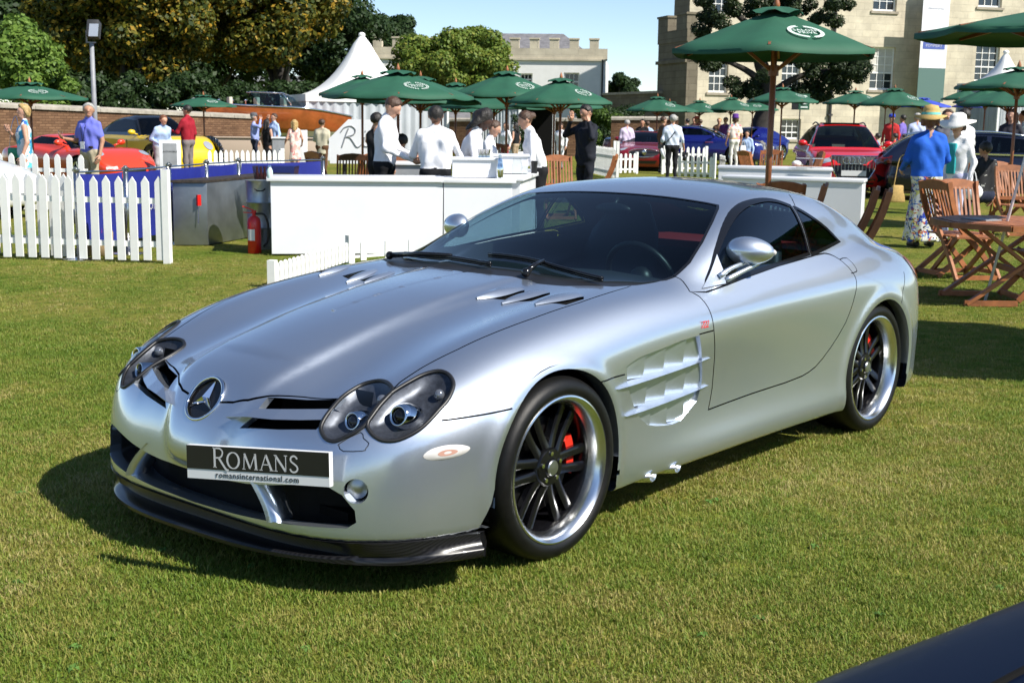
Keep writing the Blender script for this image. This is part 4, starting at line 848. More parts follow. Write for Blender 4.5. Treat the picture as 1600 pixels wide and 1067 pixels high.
def make_wheel():
    """wheel with its outer face at y = 0, axle along y"""
    M_ = MATS; w = empty('wheel')
    t = [(.262, -.012), (.270, -.004), (.282, .006), (.300, .008), (.318, .000), (.330, -.014), (.337, -.035), (.339, -.06), (.339, -.20), (.337, -.225), (.328, -.245), (.30, -.262), (.26, -.26)]
    b = MB(); b.lathe([(r, y) for r, y in t], 72, 'y', caps=False)
    # tread grooves as real recesses
    for yg in (-.085, -.13, -.175): pass
    ty = b.obj('tyre', M_['rubber'], w, smooth='auto')
    b = MB(); b.lathe([(.276, -.008), (.272, .001), (.266, .003), (.259, -.002), (.250, -.012), (.243, -.030), (.238, -.050), (.236, -.06), (.232, -.075)], 72, 'y', caps=False); rim = b.obj('rim_lip', M_['polished_alloy'], w, smooth='auto')
    b = MB(); b.lathe([(.240, -.052), (.232, -.066), (.226, -.10), (.215, -.20), (.222, -.25)], 60, 'y', caps=False); ba = b.obj('rim_barrel', M_['wheel_black'], w, smooth='auto')
    sp_ = None
    for k in range(6):
        t0 = 2*math.pi*k/6+.03; b = MB()
        for s in (-1, 1):
            prof = []
            for q in range(7):
                f = q/6; r = .052+.186*f; off = s*(.022+.015*f); dep = -.060+.0*f-.012*math.sin(math.pi*f)-(.012*f**4); wd = .0155+.004*f+(.006*max(0, 1-f*4)) ; th = .030-.008*f
                for dx, dy in ((-wd, 0), (-wd*.55, .0045), (wd*.55, .0045), (wd, 0), (wd*.8, -th), (-wd*.8, -th)):
                    a_, l_ = r, off+dx; prof.append((a_*math.cos(t0)-l_*math.sin(t0), dep+dy, a_*math.sin(t0)+l_*math.cos(t0)))
            b.add(prof, [(i*6+j, i*6+(j+1) % 6, (i+1)*6+(j+1) % 6, (i+1)*6+j) for i in range(6) for j in range(6)])
        b.obj('spoke', M_['wheel_black'], w, smooth='auto')
    b = MB(); b.lathe([(.0, -.040), (.033, -.040), (.036, -.046), (.066, -.050), (.074, -.060), (.076, -.11)], 36, 'y'); b.obj('hub', M_['wheel_black'], w, smooth='auto')
    b = MB(); b.lathe([(0, -.034), (.026, -.036), (.030, -.041)], 24, 'y'); cap = b.obj('hub_cap', M_['brushed_steel'], w, smooth='auto')
    V = [(0, -.030, 0)]
    for k in range(3):
        for r_, dt in ((.024, 0), (.005, math.pi/3)): t_ = math.pi/2+2*math.pi*k/3+dt; V.append((r_*math.cos(t_), -.0335, r_*math.sin(t_)))
    V = np.array(V)
    for k in range(5):
        t_ = 2*math.pi*k/5+.3; b = MB(); b.lathe([(.008, -.052), (.008, -.043), (0, -.042)], 10, 'y', (.052*math.cos(t_), 0, .052*math.sin(t_))); b.obj('wheel_bolt', M_['chrome'], w, smooth='auto')
    b = MB(); b.lathe([(.06, -.112), (.178, -.112), (.178, -.14), (.06, -.14)], 48, 'y', closed=True); b.obj('brake_disc', M_['disc_steel'], w, smooth='auto')
    b = MB(); n_ = 12; V = []
    for k in range(n_+1):
        t_ = math.pi*.86+.80*k/n_
        for r_, y in ((.150, -.094), (.190, -.094), (.20, -.10), (.20, -.15), (.150, -.15)): V.append((r_*math.cos(t_), y, r_*math.sin(t_)))
    b.add(V, [(i*5+j, i*5+(j+1) % 5, (i+1)*5+(j+1) % 5, (i+1)*5+j) for i in range(n_) for j in range(5)]+[(0, 1, 2, 3, 4), tuple(n_*5+j for j in range(5))]); b.obj('brake_caliper', M_['caliper_red'], w, smooth='auto')
    b = MB(); b.lathe([(0, -.24), (.23, -.24)], 32, 'y'); b.obj('backing_plate', M_['black_matt'], w)
    return w
GLYPH = {
 'R': [([(0, 0), (0, 1)], .15), ([(0, .97), (.35, .97), (.55, .86), (.58, .73), (.50, .58), (.33, .50), (.05, .49)], .10), ([(.30, .49), (.52, .24), (.80, -.06), (1.0, -.12)], .14), ([(-.12, .01), (.14, .01)], .05), ([(-.14, .99), (.1, .99)], .05)],
 'O': [([(.42*math.cos(t)+.42, .5*math.sin(t)+.5) for t in np.linspace(0, 2*math.pi, 25)], -.14)],
 'M': [([(.08, 0), (.14, 1)], .06), ([(.14, .98), (.52, .06)], .14), ([(.52, .04), (.90, .98)], .06), ([(.90, 1), (.97, 0)], .15), ([(-.03, .01), (.2, .01)], .05), ([(.82, .01), (1.1, .01)], .05)],
 'A': [([(.06, 0), (.42, .98)], .06), ([(.42, .98), (.82, 0)], .15), ([(.2, .36), (.64, .36)], .06), ([(-.04, .01), (.18, .01)], .05), ([(.68, .01), (.96, .01)], .05)],
 'N': [([(.08, 0), (.08, .98)], .06), ([(.06, .98), (.76, .02)], .15), ([(.78, .0), (.78, .98)], .06), ([(-.03, .01), (.2, .01)], .05), ([(.66, .99), (.9, .99)], .05), ([(-.05, .99), (.1, .99)], .05)],
 'S': [([(.50, .82), (.40, .95), (.26, 1.0), (.10, .93), (.04, .78), (.10, .64), (.28, .52), (.46, .38), (.52, .22), (.44, .07), (.26, 0), (.09, .05), (.0, .20)], .11)]}
GW_ = {'R': .80, 'O': .98, 'M': 1.12, 'A': .92, 'N': .96, 'S': .6}
def stroke(mb, pts, w, z0=.0017, z1=.0026):
    pts = np.array(pts, float); tg = np.gradient(pts, axis=0); tg /= np.linalg.norm(tg, axis=1)[:, None]+1e-9; nn = np.stack([-tg[:, 1], tg[:, 0]], 1)
    ww = np.full(len(pts), abs(w)/2) if w > 0 else abs(w)/2*(.42+.58*np.abs(nn[:, 0]))
    A, B = pts+nn*ww[:, None], pts-nn*ww[:, None]; k = len(pts); V = [(x, y, z) for z in (z0, z1) for S_ in (A, B) for x, y in S_]
    F = [(2*k+i, 2*k+i+1, 3*k+i+1, 3*k+i) for i in range(k-1)]; mb.add(V, F)
def serif_word(mb, word, h, width):
    tot = sum(GW_[c] for c in word)+.12*(len(word)-1); s = width/tot; x = -width/2
    for i, c in enumerate(word):
        hh = h*(1.0 if i == 0 else .80)
        for pts, w in GLYPH[c]: 
            p = np.array(pts)*[s, hh]+[x, -h*.42]; 
            if len(pts) > 3: p = catmull(p, 3)
            stroke(mb, p, w*s*1.0)
        x += (GW_[c]+.12)*s
# ---------------------------------------------------------------- buildings, walls
def stone_mat(name, c1, c2, sx, sz, mortar=.6, rough=.9, msize=.012):
    m = P_(name, c1, rough, 0, 0, .2); b = bsdf(m); br = N(m, 'ShaderNodeTexBrick'); br.inputs['Scale'].default_value = 1; br.inputs['Brick Width'].default_value = sx; br.inputs['Row Height'].default_value = sz; br.inputs['Mortar Size'].default_value = msize
    br.inputs['Color1'].default_value = (*c1, 1); br.inputs['Color2'].default_value = (*c2, 1); br.inputs['Mortar'].default_value = (*[x*mortar for x in c1], 1)
    co = coords(m, 'Object'); sp = N(m, 'ShaderNodeSeparateXYZ'); cb = N(m, 'ShaderNodeCombineXYZ'); ad = N(m, 'ShaderNodeMath', operation='ADD'); L(m, co, sp.inputs[0]); L(m, sp.outputs[0], ad.inputs[0]); L(m, sp.outputs[1], ad.inputs[1]); L(m, ad.outputs[0], cb.inputs[0]); L(m, sp.outputs[2], cb.inputs[1]); L(m, cb.outputs[0], br.inputs['Vector'])
    n = N(m, 'ShaderNodeTexNoise', Scale=.7, Detail=7., Roughness=.65); L(m, co, n.inputs['Vector']); r = N(m, 'ShaderNodeValToRGB'); e = r.color_ramp.elements; e[0].position = .3; e[0].color = (.68, .66, .63, 1); e[1].position = .7; e[1].color = (1.12, 1.1, 1.05, 1); L(m, n.outputs['Fac'], r.inputs[0])
    mx = N(m, 'ShaderNodeMix', data_type='RGBA', blend_type='MULTIPLY'); mx.inputs['Factor'].default_value = 1; L(m, br.outputs['Color'], mx.inputs[6]); L(m, r.outputs[0], mx.inputs[7]); L(m, mx.outputs[2], b.inputs['Base Color'])
    bp = N(m, 'ShaderNodeBump', Strength=.5, Distance=.02); L(m, br.outputs['Fac'], bp.inputs['Height']); bp.invert = True; L(m, bp.outputs[0], b.inputs['Normal']); return m
stone_mat('bath_stone', (.56, .515, .42), (.63, .575, .46), 1.1, .42, .85); stone_mat('shade_toned_stone', (.17, .15, .115), (.21, .185, .14), .9, .38, .75); stone_mat('old_brick', (.135, .075, .045), (.23, .135, .08), .23, .075, .9, msize=.012)  # darker stone: the turret's shade is put into its base colour
vary(P_('render_white', (.78, .78, .76), .8), 1.5, .05); vary(P_('slate', (.17, .165, .17), .6), 3, .3); vary(P_('window_white', (.78, .78, .76), .5), 5, .05); P_('pane', (.02, .025, .03), .06, 0, 0, .8); vary(P_('blind', (.55, .53, .48), .8), 6, .1)
vary(P_('sill_stone', (.33, .29, .23), .9), 4, .2); P_('iron_dark', (.03, .03, .033), .6); vary(P_('coping', (.33, .30, .25), .9), 3, .3); vary(P_('lead_grey', (.25, .26, .28), .5), 3, .2)
class Facade:
    """flat front between two ground points; u runs from a to b, v towards the camera"""
    def __init__(s, a, b):
        s.a = np.array(a, float); d = np.array(b, float)-s.a; s.len = np.linalg.norm(d[:2]); s.u = d/s.len; s.n = np.array([s.u[1], -s.u[0], 0.])
        if s.n @ (CAM_P-s.a) < 0: s.n = -s.n
        s.rz = math.atan2(s.u[1], s.u[0]); s.sg = 1 if np.cross(s.u, s.n)[2] > 0 else -1
    def uz(s, px, py, off=0.):
        d = np.array([(px-800)/F_PX, -(py-533.5)/F_PX, 1.]) @ RC; o = s.a+s.n*off; t = ((o-CAM_P) @ s.n)/(d @ s.n); p = CAM_P+t*d; return (p-s.a) @ s.u, p[2]
    def P(s, u, v, z): return s.a+s.u*u+s.n*v+np.array([0, 0, z])
    def box(s, mb, u0, u1, v0, v1, z0, z1): mb.box(((u0+u1)/2, s.sg*(v0+v1)/2, (z0+z1)/2), (u1-u0, abs(v1-v0), z1-z0)); return mb
    def wall(s, mb, u0, u1, z0, z1, holes, v=0., depth=.3):
        us = sorted({u0, u1, *[h[0] for h in holes], *[h[1] for h in holes]}); zs = sorted({z0, z1, *[h[2] for h in holes], *[h[3] for h in holes]})
        us = [x for x in us if u0 <= x <= u1]; zs = [x for x in zs if z0 <= x <= z1]; g = s.sg
        for i in range(len(us)-1):
            for j in range(len(zs)-1):
                cu, cz = (us[i]+us[i+1])/2, (zs[j]+zs[j+1])/2
                if any(h[0] < cu < h[1] and h[2] < cz < h[3] for h in holes): continue
                mb.add([(us[i], g*v, zs[j]), (us[i+1], g*v, zs[j]), (us[i+1], g*v, zs[j+1]), (us[i], g*v, zs[j+1])], [(0, 1, 2, 3)])
        for h in holes:
            a, b, c, d = h[:4]; q = g*(v-depth)
            mb.add([(a, g*v, c), (b, g*v, c), (b, g*v, d), (a, g*v, d), (a, q, c), (b, q, c), (b, q, d), (a, q, d)], [(0, 1, 5, 4), (1, 2, 6, 5), (2, 3, 7, 6), (3, 0, 4, 7)])
def sash(f, root, u0, u1, z0, z1, v=0., nx=3, rows=(3, 2), blind=False, sill=True):
    """window set in its reveal: frame, glazing bars, panes"""
    g = f.sg; w = u1-u0; b = MB(); t = .09; vv = v-.22
    f.box(b, u0, u0+t, vv-.06, vv+.03, z0, z1); f.box(b, u1-t, u1, vv-.06, vv+.03, z0, z1); f.box(b, u0+t, u1-t, vv-.06, vv+.03, z0, z0+t*1.3); f.box(b, u0+t, u1-t, vv-.06, vv+.03, z1-t, z1)
    o = b.obj('window', MATS['window_white'], root); zm = z0+(z1-z0)*rows[1]/sum(rows)
    b = MB(); f.box(b, u0+t, u1-t, vv-.05, vv+.02, zm-.04, zm+.04)
    for k in range(1, nx): x = u0+t+(w-2*t)*k/nx; f.box(b, x-.02, x+.02, vv-.05, vv+.012, z0+t, z1-t)
    for r, (a, c) in zip(rows, ((zm, z1-t), (z0+t, zm))):
        for k in range(1, r): z = a+(c-a)*k/r; f.box(b, u0+t, u1-t, vv-.05, vv+.010, z-.02, z+.02)
    b.obj('glazing_bars', MATS['window_white'], o)
    b = MB(); f.box(b, u0+t, u1-t, vv-.05, vv-.04, z0+t, z1-t); b.obj('pane', MATS['pane'], o)
    if blind: b = MB(); f.box(b, u0+t, u1-t, vv-.035, vv-.03, zm, z1-t); b.obj('blind', MATS['blind'], o)
    if sill: b = MB(); f.box(b, u0-.15, u1+.15, v-.2, v+.09, z0-.16, z0-.002); b.obj('sill', MATS['sill_stone'], o)
    return o
def battlement(f, root, mat, u0, u1, z, v0, v1, mer=1.0, gap=.9, h=.75, wall_h=.5):
    u = u0
    while u < u1-.2:
        e = min(u+mer, u1); b = MB(); f.box(b, u, e, v0, v1, z, z+h); f.box(b, u-.06, e+.06, v0-.06, v1+.06, z+h, z+h+.12); b.obj('merlon', mat, root); u = e+gap
def frame_root(name, f, label, cat): r = empty(name, f.a, f.rz, label, cat); return r
def build_main_house():
    A, B = G(1071, 80), G(1660, 95); f = Facade(A, B); r = frame_root('stone_mansion', f, 'pale stone mansion with sash windows and a hanging white banner, behind the right-hand parasols', 'building'); H = 11.5
    px = lambda a, b, c, d, off=0: (f.uz(a, (c+d)/2, off)[0], f.uz(b, (c+d)/2, off)[0], f.uz((a+b)/2, d, off)[1], f.uz((a+b)/2, c, off)[1])
    split = f.uz(1437, 120)[0]; proj = 1.6
    L1 = [px(1108, 1138, 80, 145), px(1110, 1142, -52, 22), px(1222, 1251, 78, 140), px(1224, 1254, -54, 20), px(1360, 1398, 74, 141), px(1366, 1403, -56, 18), px(1220, 1251, 186, 218)]
    R1 = [px(1524, 1561, 70, 128, proj), px(1531, 1568, -60, 12, proj)]
    mb = MB(); f.wall(mb, 0, split, 0, H, L1); mb.obj('wall', MATS['bath_stone'], r)
    mb = MB(); f.wall(mb, split, f.len, 0, H, R1, proj); g = f.sg; mb.add([(split, g*proj, 0), (split, 0, 0), (split, 0, H), (split, g*proj, H)], [(0, 1, 2, 3)]); mb.obj('projecting_bay', MATS['bath_stone'], r)
    mb = MB(); f.box(mb, .3, f.len, -3, -.5, 0, H); mb.obj('rear_block', MATS['shade_toned_stone'], r)
    for k, h in enumerate(L1): sash(f, r, *h, rows=(3, 2) if k < 6 else (2, 1), blind=k == 4)
    for h in R1: sash(f, r, *h, v=proj)
    mb = MB(); u = f.uz(1300, 100)[0]; mb.tube([(u, g*.12, .2), (u, g*.12, H)], .09, 8)
    for z in (2.2, 4.6, 7.0, 9.4): mb.box((u, g*.1, z), (.3, .2, .12))
    mb.obj('drainpipe', MATS['iron_dark'], r)
    mb = MB(); f.box(mb, -.1, f.len, 0, .22, H-.5, H-.2); mb.obj('cornice', MATS['sill_stone'], r)
    # wing beyond the right edge, its shade falls on the bay
    mb = MB(); u0 = f.uz(1668, 120, proj)[0]; f.box(mb, u0, u0+9, proj+.02, 5.5, 0, 7.2); w = mb.obj('side_wing', MATS['shade_toned_stone'], r); battlement(f, r, MATS['shade_toned_stone'], u0, u0+9, 7.2, proj+.02, 5.5)
    # banner
    u0, z1 = f.uz(1443, 0, proj+.15); u1, _ = f.uz(1482, 40, proj+.15); z0 = f.uz(1458, 107, proj+.15)[1]; vb = proj+.15
    b = empty('hanging_banner', f.P(u0, vb, z0), f.rz, 'tall white banner with a blue name panel hanging on the stone mansion', 'banner'); w = u1-u0; Hb = 9.5-z0
    vary(P_('banner_cloth', (.72, .73, .78), .7), .6, .05); P_('banner_blue', (.07, .11, .38), .6); P_('banner_grey', (.42, .43, .50), .7); P_('letter_white', (.82, .82, .82), .6)
    mb = MB(); mb.box((w/2, 0, Hb/2), (w, .03, Hb)); mb.obj('cloth', MATS['banner_cloth'], b)
    zz = f.uz(1458, 72, vb)[1]-z0; mb = MB(); mb.box((w*.5, g*.025, zz), (w*.82, .012, .42)); mb.add([(w*.38, g*.031, zz+.21), (w*.62, g*.031, zz+.21), (w*.5, g*.031, zz+.46), (w*.38, g*.019, zz+.21), (w*.62, g*.019, zz+.21), (w*.5, g*.019, zz+.46)], [(0, 1, 2), (5, 4, 3), (0, 2, 5, 3), (1, 4, 5, 2)]); mb.obj('name_panel', MATS['banner_blue'], b)
    for t, s, py, mt, sp in (('POMMERY', .26, 72, 'letter_white', 1.0), ('ADORLEE', .17, 50, 'banner_grey', 1.5), ('Edmond Druce', .19, 13.5, 'banner_grey', 1.), ('________', .1, 38, 'banner_grey', 1.)):
        V, F = text_mesh(t, s, sp); V[:, 2] *= 4; z = f.uz(1458, py, vb)[1]-z0; sc = min(1, w*.78/(np.ptp(V[:, 0])+1e-6)); V[:, :2] *= sc
        V = np.stack([w/2+V[:, 0]*(1 if g < 0 else 1), np.full(len(V), g*.034), z+V[:, 1]], 1); mesh_obj('lettering', V, F, MATS[mt], b)
    mb = MB(); mb.box((w/2, g*-.02, -1.05), (w, .04, 2.1)); P_('banner_tail', (.10, .17, .15), .25); mb.obj('glass_panel', MATS['banner_tail'], b)
    return f
def turret():
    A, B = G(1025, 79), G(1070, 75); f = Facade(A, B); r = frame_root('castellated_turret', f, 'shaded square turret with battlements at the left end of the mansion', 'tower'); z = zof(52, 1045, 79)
    mb = MB(); f.box(mb, 0, f.len, -.7, 0, 0, z-.7); f.box(mb, -.12, f.len, -.75, .12, z-1.9, z-1.7); mb.obj('wall', MATS['shade_toned_stone'], r)
    mb = MB(); f.box(mb, -.05, f.len, -.7, .05, z-.7, z); mb.obj('parapet', MATS['shade_toned_stone'], r)
    battlement(f, r, MATS['shade_toned_stone'], -.05, f.len+.1, z, -.6, .05, mer=1.5, gap=1.3, h=.8)
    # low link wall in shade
    A, B = G(940, 86), G(1027, 78); f = Facade(A, B); r = frame_root('dark_yard_wall', f, 'high shaded stone wall between white house and turret', 'wall'); mb = MB(); z = zof(147, 1000, 80); f.box(mb, 0, f.len, -.6, 0, 0, z); mb.obj('wall', MATS['shade_toned_stone'], r); mb = MB(); f.box(mb, 0, f.len, -.7, .1, z, z+.15); mb.obj('coping', MATS['coping'], r)
def white_house():
    A, B = G(560, 88), G(944, 86); f = Facade(A, B); r = frame_root('white_house', f, 'white rendered house with stone battlements and slate roof behind the parasols', 'building')
    zt = zof(93, 870, 86); zp = zof(76, 870, 86); zm = zof(62, 870, 86)
    px = lambda a, b, c, d: (f.uz(a, (c+d)/2)[0], f.uz(b, (c+d)/2)[0], f.uz((a+b)/2, d)[1], f.uz((a+b)/2, c)[1])
    Hs = [px(812, 832, 115, 134), px(881, 905, 114, 142), px(735, 757, 115, 140), px(650, 672, 115, 140)]
    mb = MB(); f.wall(mb, 0, f.len, 0, zt, Hs); f.box(mb, 0, f.len, -9, -.4, 0, zt); mb.obj('wall', MATS['render_white'], r)
    for h in Hs: sash(f, r, *h, nx=3, rows=(1, 1), sill=False)
    mb = MB(); f.box(mb, -.1, f.len+.1, -.5, .06, zt, zp); f.box(mb, -.1, f.len+.1, .0, .14, zt-.08, zt+.05); mb.obj('parapet', MATS['bath_stone'], r)
    u0 = f.uz(797, 70)[0]; u = -.1
    w = (f.uz(814, 70)[0]-f.uz(800, 70)[0]); p = f.uz(845, 70)[0]-f.uz(814, 70)[0]
    u = u0-8*p
    while u < f.len:
        e = min(u+w*1.0, f.len+.1); b = MB(); f.box(b, u, e, -.45, .05, zp, zm); f.box(b, u-.05, e+.05, -.5, .1, zm, zm+.1); b.obj('merlon', MATS['bath_stone'], r); u += p
    mb = MB(); zr = zof(52, 840, 90); a, b_ = f.uz(700, 60)[0], f.uz(893, 60)[0]; g = f.sg
    mb.add([(a, -g*1, zp-.3), (b_+1.2, -g*1, zp-.3), (b_-.8, -g*4.5, zr), (a+2, -g*4.5, zr), (a, -g*8, zp-.3), (b_+1.2, -g*8, zp-.3)], [(0, 1, 2, 3), (1, 5, 2), (5, 4, 3, 2), (4, 0, 3)]); mb.obj('roof', MATS['slate'], r)
    mb = MB(); mb.tube([(f.len-.2, g*.12, 0), (f.len-.2, g*.12, zt)], .06, 6); mb.obj('drainpipe', MATS['iron_dark'], r)
    # low slate-roofed outbuilding in front
    A, B = G(585, 62), G(800, 62); f = Facade(A, B); r = frame_root('slate_outbuilding', f, 'low brick outbuilding with grey slate roof seen under the parasols', 'building'); z0, z1 = zof(186, 690, 62), zof(158, 690, 62); g = f.sg
    mb = MB(); f.box(mb, 0, f.len, -4, 0, 0, z0); mb.obj('wall', MATS['old_brick'], r); mb = MB(); mb.add([(-.2, g*.25, z0), (f.len+.2, g*.25, z0), (f.len+.2, -g*2.2, z1), (-.2, -g*2.2, z1), (-.2, -g*4.4, z0), (f.len+.2, -g*4.4, z0)], [(0, 1, 2, 3), (3, 2, 5, 4), (0, 3, 4), (1, 5, 2)]); mb.obj('roof', MATS['slate'], r)
    # distant house glimpsed through the trees
    A, B = G(330, 95), G(500, 95); f = Facade(A, B); r = frame_root('gabled_house', f, 'pale house with white windows glimpsed through the dark trees', 'building'); z0 = zof(140, 400, 95); mb = MB(); Hs = [px2 for px2 in [(f.uz(a, 150)[0], f.uz(a+11, 150)[0], zof(160, 400, 95), zof(131, 400, 95)) for a in (360, 385, 435, 470)]]
    f.wall(mb, 0, f.len, 0, z0+1, Hs); f.box(mb, 0, f.len, -6, -.4, 0, z0+1); mb.obj('wall', MATS['lead_grey'], r)
    for h in Hs: sash(f, r, *h, nx=2, rows=(2, 2), sill=False)
def brick_walls():
    for nm, pa, da, pb, db, ya, yb, lab, th in (('garden_wall', -60, 37, 400, 46, 166, 186, 'long weathered brick garden wall behind the red and yellow cars', .35), ('garden_wall', 700, 60, 900, 58, 190, 190, 'brick wall under the middle parasols beside the white tent', .35), ('garden_wall', 955, 56, 1060, 56, 188, 188, 'short brown brick wall behind the dark red sports car', .35)):
        A, B = G(pa, da), G(pb, db); f = Facade(A, B); r = frame_root(nm, f, lab, 'wall'); z = zof(ya, pa, da); z2 = zof(yb, pb, db); g = f.sg
        mb = MB(); mb.add([(0, 0, 0), (f.len, 0, 0), (f.len, 0, z2), (0, 0, z), (0, -g*th, 0), (f.len, -g*th, 0), (f.len, -g*th, z2), (0, -g*th, z)], [(0, 1, 2, 3), (7, 6, 5, 4), (3, 2, 6, 7), (0, 3, 7, 4), (1, 5, 6, 2)]); mb.obj('brickwork', MATS['old_brick'], r)
        n = max(4, int(f.len/1.2))
        for k in range(n):
            u0, u1 = f.len*k/n, f.len*(k+1)/n-.012; za, zb = z+(z2-z)*k/n, z+(z2-z)*(k+1)/n; mb = MB()
            mb.add([(u0, g*.06, za), (u1, g*.06, zb), (u1, g*.06, zb+.09), (u0, g*.06, za+.09), (u0, -g*(th+.06), za), (u1, -g*(th+.06), zb), (u1, -g*(th/2), zb+.16), (u0, -g*(th/2), za+.16)], [(0, 1, 2, 3), (3, 2, 6, 7), (7, 6, 5, 4), (0, 3, 7, 4), (1, 5, 6, 2), (0, 4, 5, 1)]); mb.obj('coping_stone', MATS['coping'], r)
    for px, d, w, lab in ((897, 58, .62, 'brick gate pier with stone cap beside the dark suited man'), (881, 58, .5, 'narrower stone-trimmed gate pier behind the suited man')):
        c = G(px, d); r = empty('gate_pier', c, VRZ, lab, 'pillar'); z = zof(190, px, d); mb = MB(); mb.box((0, 0, z/2), (w, w, z)); mb.obj('shaft', MATS['old_brick'], r); mb = MB(); mb.box((0, 0, z+.06), (w+.16, w+.16, .12)); mb.obj('cap', MATS['coping'], r)
build_main_house(); turret(); white_house(); brick_walls()
# ---------------------------------------------------------------- trees and hedges
def leaf_mat(name, c1, c2, c3=None):
    m = P_(name, c1, .55, 0, 0, .3); b = bsdf(m); g = N(m, 'ShaderNodeNewGeometry'); r = N(m, 'ShaderNodeValToRGB'); e = r.color_ramp.elements; e[0].color = (*c1, 1); e[1].color = (*c2, 1); e[1].position = .74
    if c3: q = e.new(1.); q.color = (*c3, 1)
    L(m, g.outputs['Random Per Island'], r.inputs[0]); L(m, r.outputs[0], b.inputs['Base Color']); o = m.node_tree.nodes['Material Output']
    t = N(m, 'ShaderNodeBsdfTranslucent'); L(m, r.outputs[0], t.inputs['Color']); mx = N(m, 'ShaderNodeMixShader'); mx.inputs[0].default_value = .28; L(m, b.outputs[0], mx.inputs[1]); L(m, t.outputs[0], mx.inputs[2]); L(m, mx.outputs[0], o.inputs[0]); return m
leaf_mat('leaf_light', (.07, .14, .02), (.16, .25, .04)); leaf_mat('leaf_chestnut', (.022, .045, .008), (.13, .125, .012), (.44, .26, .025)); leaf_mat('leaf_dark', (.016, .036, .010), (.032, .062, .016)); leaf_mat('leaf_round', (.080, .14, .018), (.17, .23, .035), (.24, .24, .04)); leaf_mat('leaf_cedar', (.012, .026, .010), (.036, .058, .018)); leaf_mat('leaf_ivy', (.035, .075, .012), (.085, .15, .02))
vary(P_('bark', (.10, .085, .065), .95), 6, .4, bump=.6, bscale=20); vary(P_('bark_dark', (.035, .03, .026), .95), 6, .4, bump=.6, bscale=20)
def leaves(C, R, n, size, rg, flat=.35, droop=0.):
    """n leaf faces spread over clumps C with radii R, denser towards each clump's skin"""
    w = R**2; k = rg.choice(len(C), n, p=w/w.sum()); d = rg.normal(size=(n, 3)); d /= np.linalg.norm(d, axis=1)[:, None]; rad = rg.uniform(.45, 1.05, n)**.6
    p = C[k]+d*(R[k]*rad)[:, None]*np.array([1, 1, .72]); nr = d+rg.normal(scale=.55, size=(n, 3))+[0, 0, flat]; nr /= np.linalg.norm(nr, axis=1)[:, None]
    a = np.cross(nr, rg.normal(size=(n, 3))); a /= np.linalg.norm(a, axis=1)[:, None]; b = np.cross(nr, a); s = size*rg.uniform(.6, 1.35, n)[:, None]
    V = np.stack([p-a*s*.5, p+b*s*.30-nr*s*.06, p+a*s*.5-[0, 0, droop], p-b*s*.30-nr*s*.06], 1).reshape(-1, 3); return V
def quads(name, V, mat, parent):
    n = len(V)//4; me = bpy.data.meshes.new(name); me.vertices.add(len(V)); me.vertices.foreach_set('co', V.ravel()); me.loops.add(4*n); me.loops.foreach_set('vertex_index', np.arange(4*n, dtype=np.int32)); me.polygons.add(n); me.polygons.foreach_set('loop_start', np.arange(0, 4*n, 4, dtype=np.int32)); me.update(calc_edges=True); me.materials.append(mat)
    o = bpy.data.objects.new(name, me); link(o); o.parent = parent; return o
def tree(px, d, top, base, width, mat, n, size, label, seed, trunk=.3, bark='bark', nclump=46, shape=1., name='tree', group=None, trunk_px=None, low=None):
    """crown between picture heights top and base, width in picture units"""
    rg = np.random.default_rng(seed); c = G(px, d); s = d/F_PX; zt, zb = zof(top, px, d), (low if low is not None else zof(base, px, d)); rx = width*s/2; r = empty(name, c, VRZ, label, 'tree', group)
    cz = (zt+zb)/2; rz = (zt-zb)/2; C = []; R = []
    for k in range(nclump):
        q = rg.normal(size=3); q /= np.linalg.norm(q); q *= rg.uniform(.35, .95)**.7; q[2] = q[2]*shape
        cr = rg.uniform(.16, .30)*min(rx, rz*1.3); C.append((q[0]*(rx-cr), q[1]*(rx-cr)*.8, cz+q[2]*(rz-cr*.7))); R.append(cr)
    C = np.array(C); R = np.array(R); quads('crown', leaves(C, R, n, size, rg), mat, r)
    mb = MB(); tx = 0 if trunk_px is None else (trunk_px-px)*s
    top_z = cz+rz*.3; pts = np.array([(tx, 0, 0), (tx*.9+rg.uniform(-.1, .1), 0, zb*.6+.3), (tx*.6, 0, zb+.4*(cz-zb)), (0, 0, top_z)]); mb.tube(catmull(pts, 5), np.linspace(trunk, trunk*.35, 16), 9); mb.obj('trunk', MATS[bark], r, smooth=True)
    mb = MB()
    for k in range(12):
        i = rg.integers(len(C)); z0 = zb+(cz-zb)*rg.uniform(-.3, 1); p0 = np.array([tx*.7, 0, z0]); p1 = C[i]; m = (p0+p1)/2+[0, 0, -.15*rx*rg.uniform(0, 1)]; mb.tube(catmull([p0, m, p1], 4), np.linspace(trunk*.4, trunk*.10, 9), 6)
    mb.obj('limbs', MATS[bark], r, smooth=True); return r
def hedge(px0, d0, px1, d1, top, depth, mat, n, size, label, seed, name='hedge', base=0.):
    rg = np.random.default_rng(seed); A, B = G(px0, d0), G(px1, d1); f = Facade(A, B); z = zof(top, (px0+px1)/2, (d0+d1)/2); r = empty(name, A, f.rz, label, 'hedge'); m = max(8, int(f.len*z*2.2))
    C = np.stack([rg.uniform(0, f.len, m), -f.sg*rg.uniform(0, depth, m), rg.uniform(base+.2, z-.3, m)], 1); R = rg.uniform(.35, .7, m); quads('foliage', leaves(C, R, n, size, rg), mat, r); return r
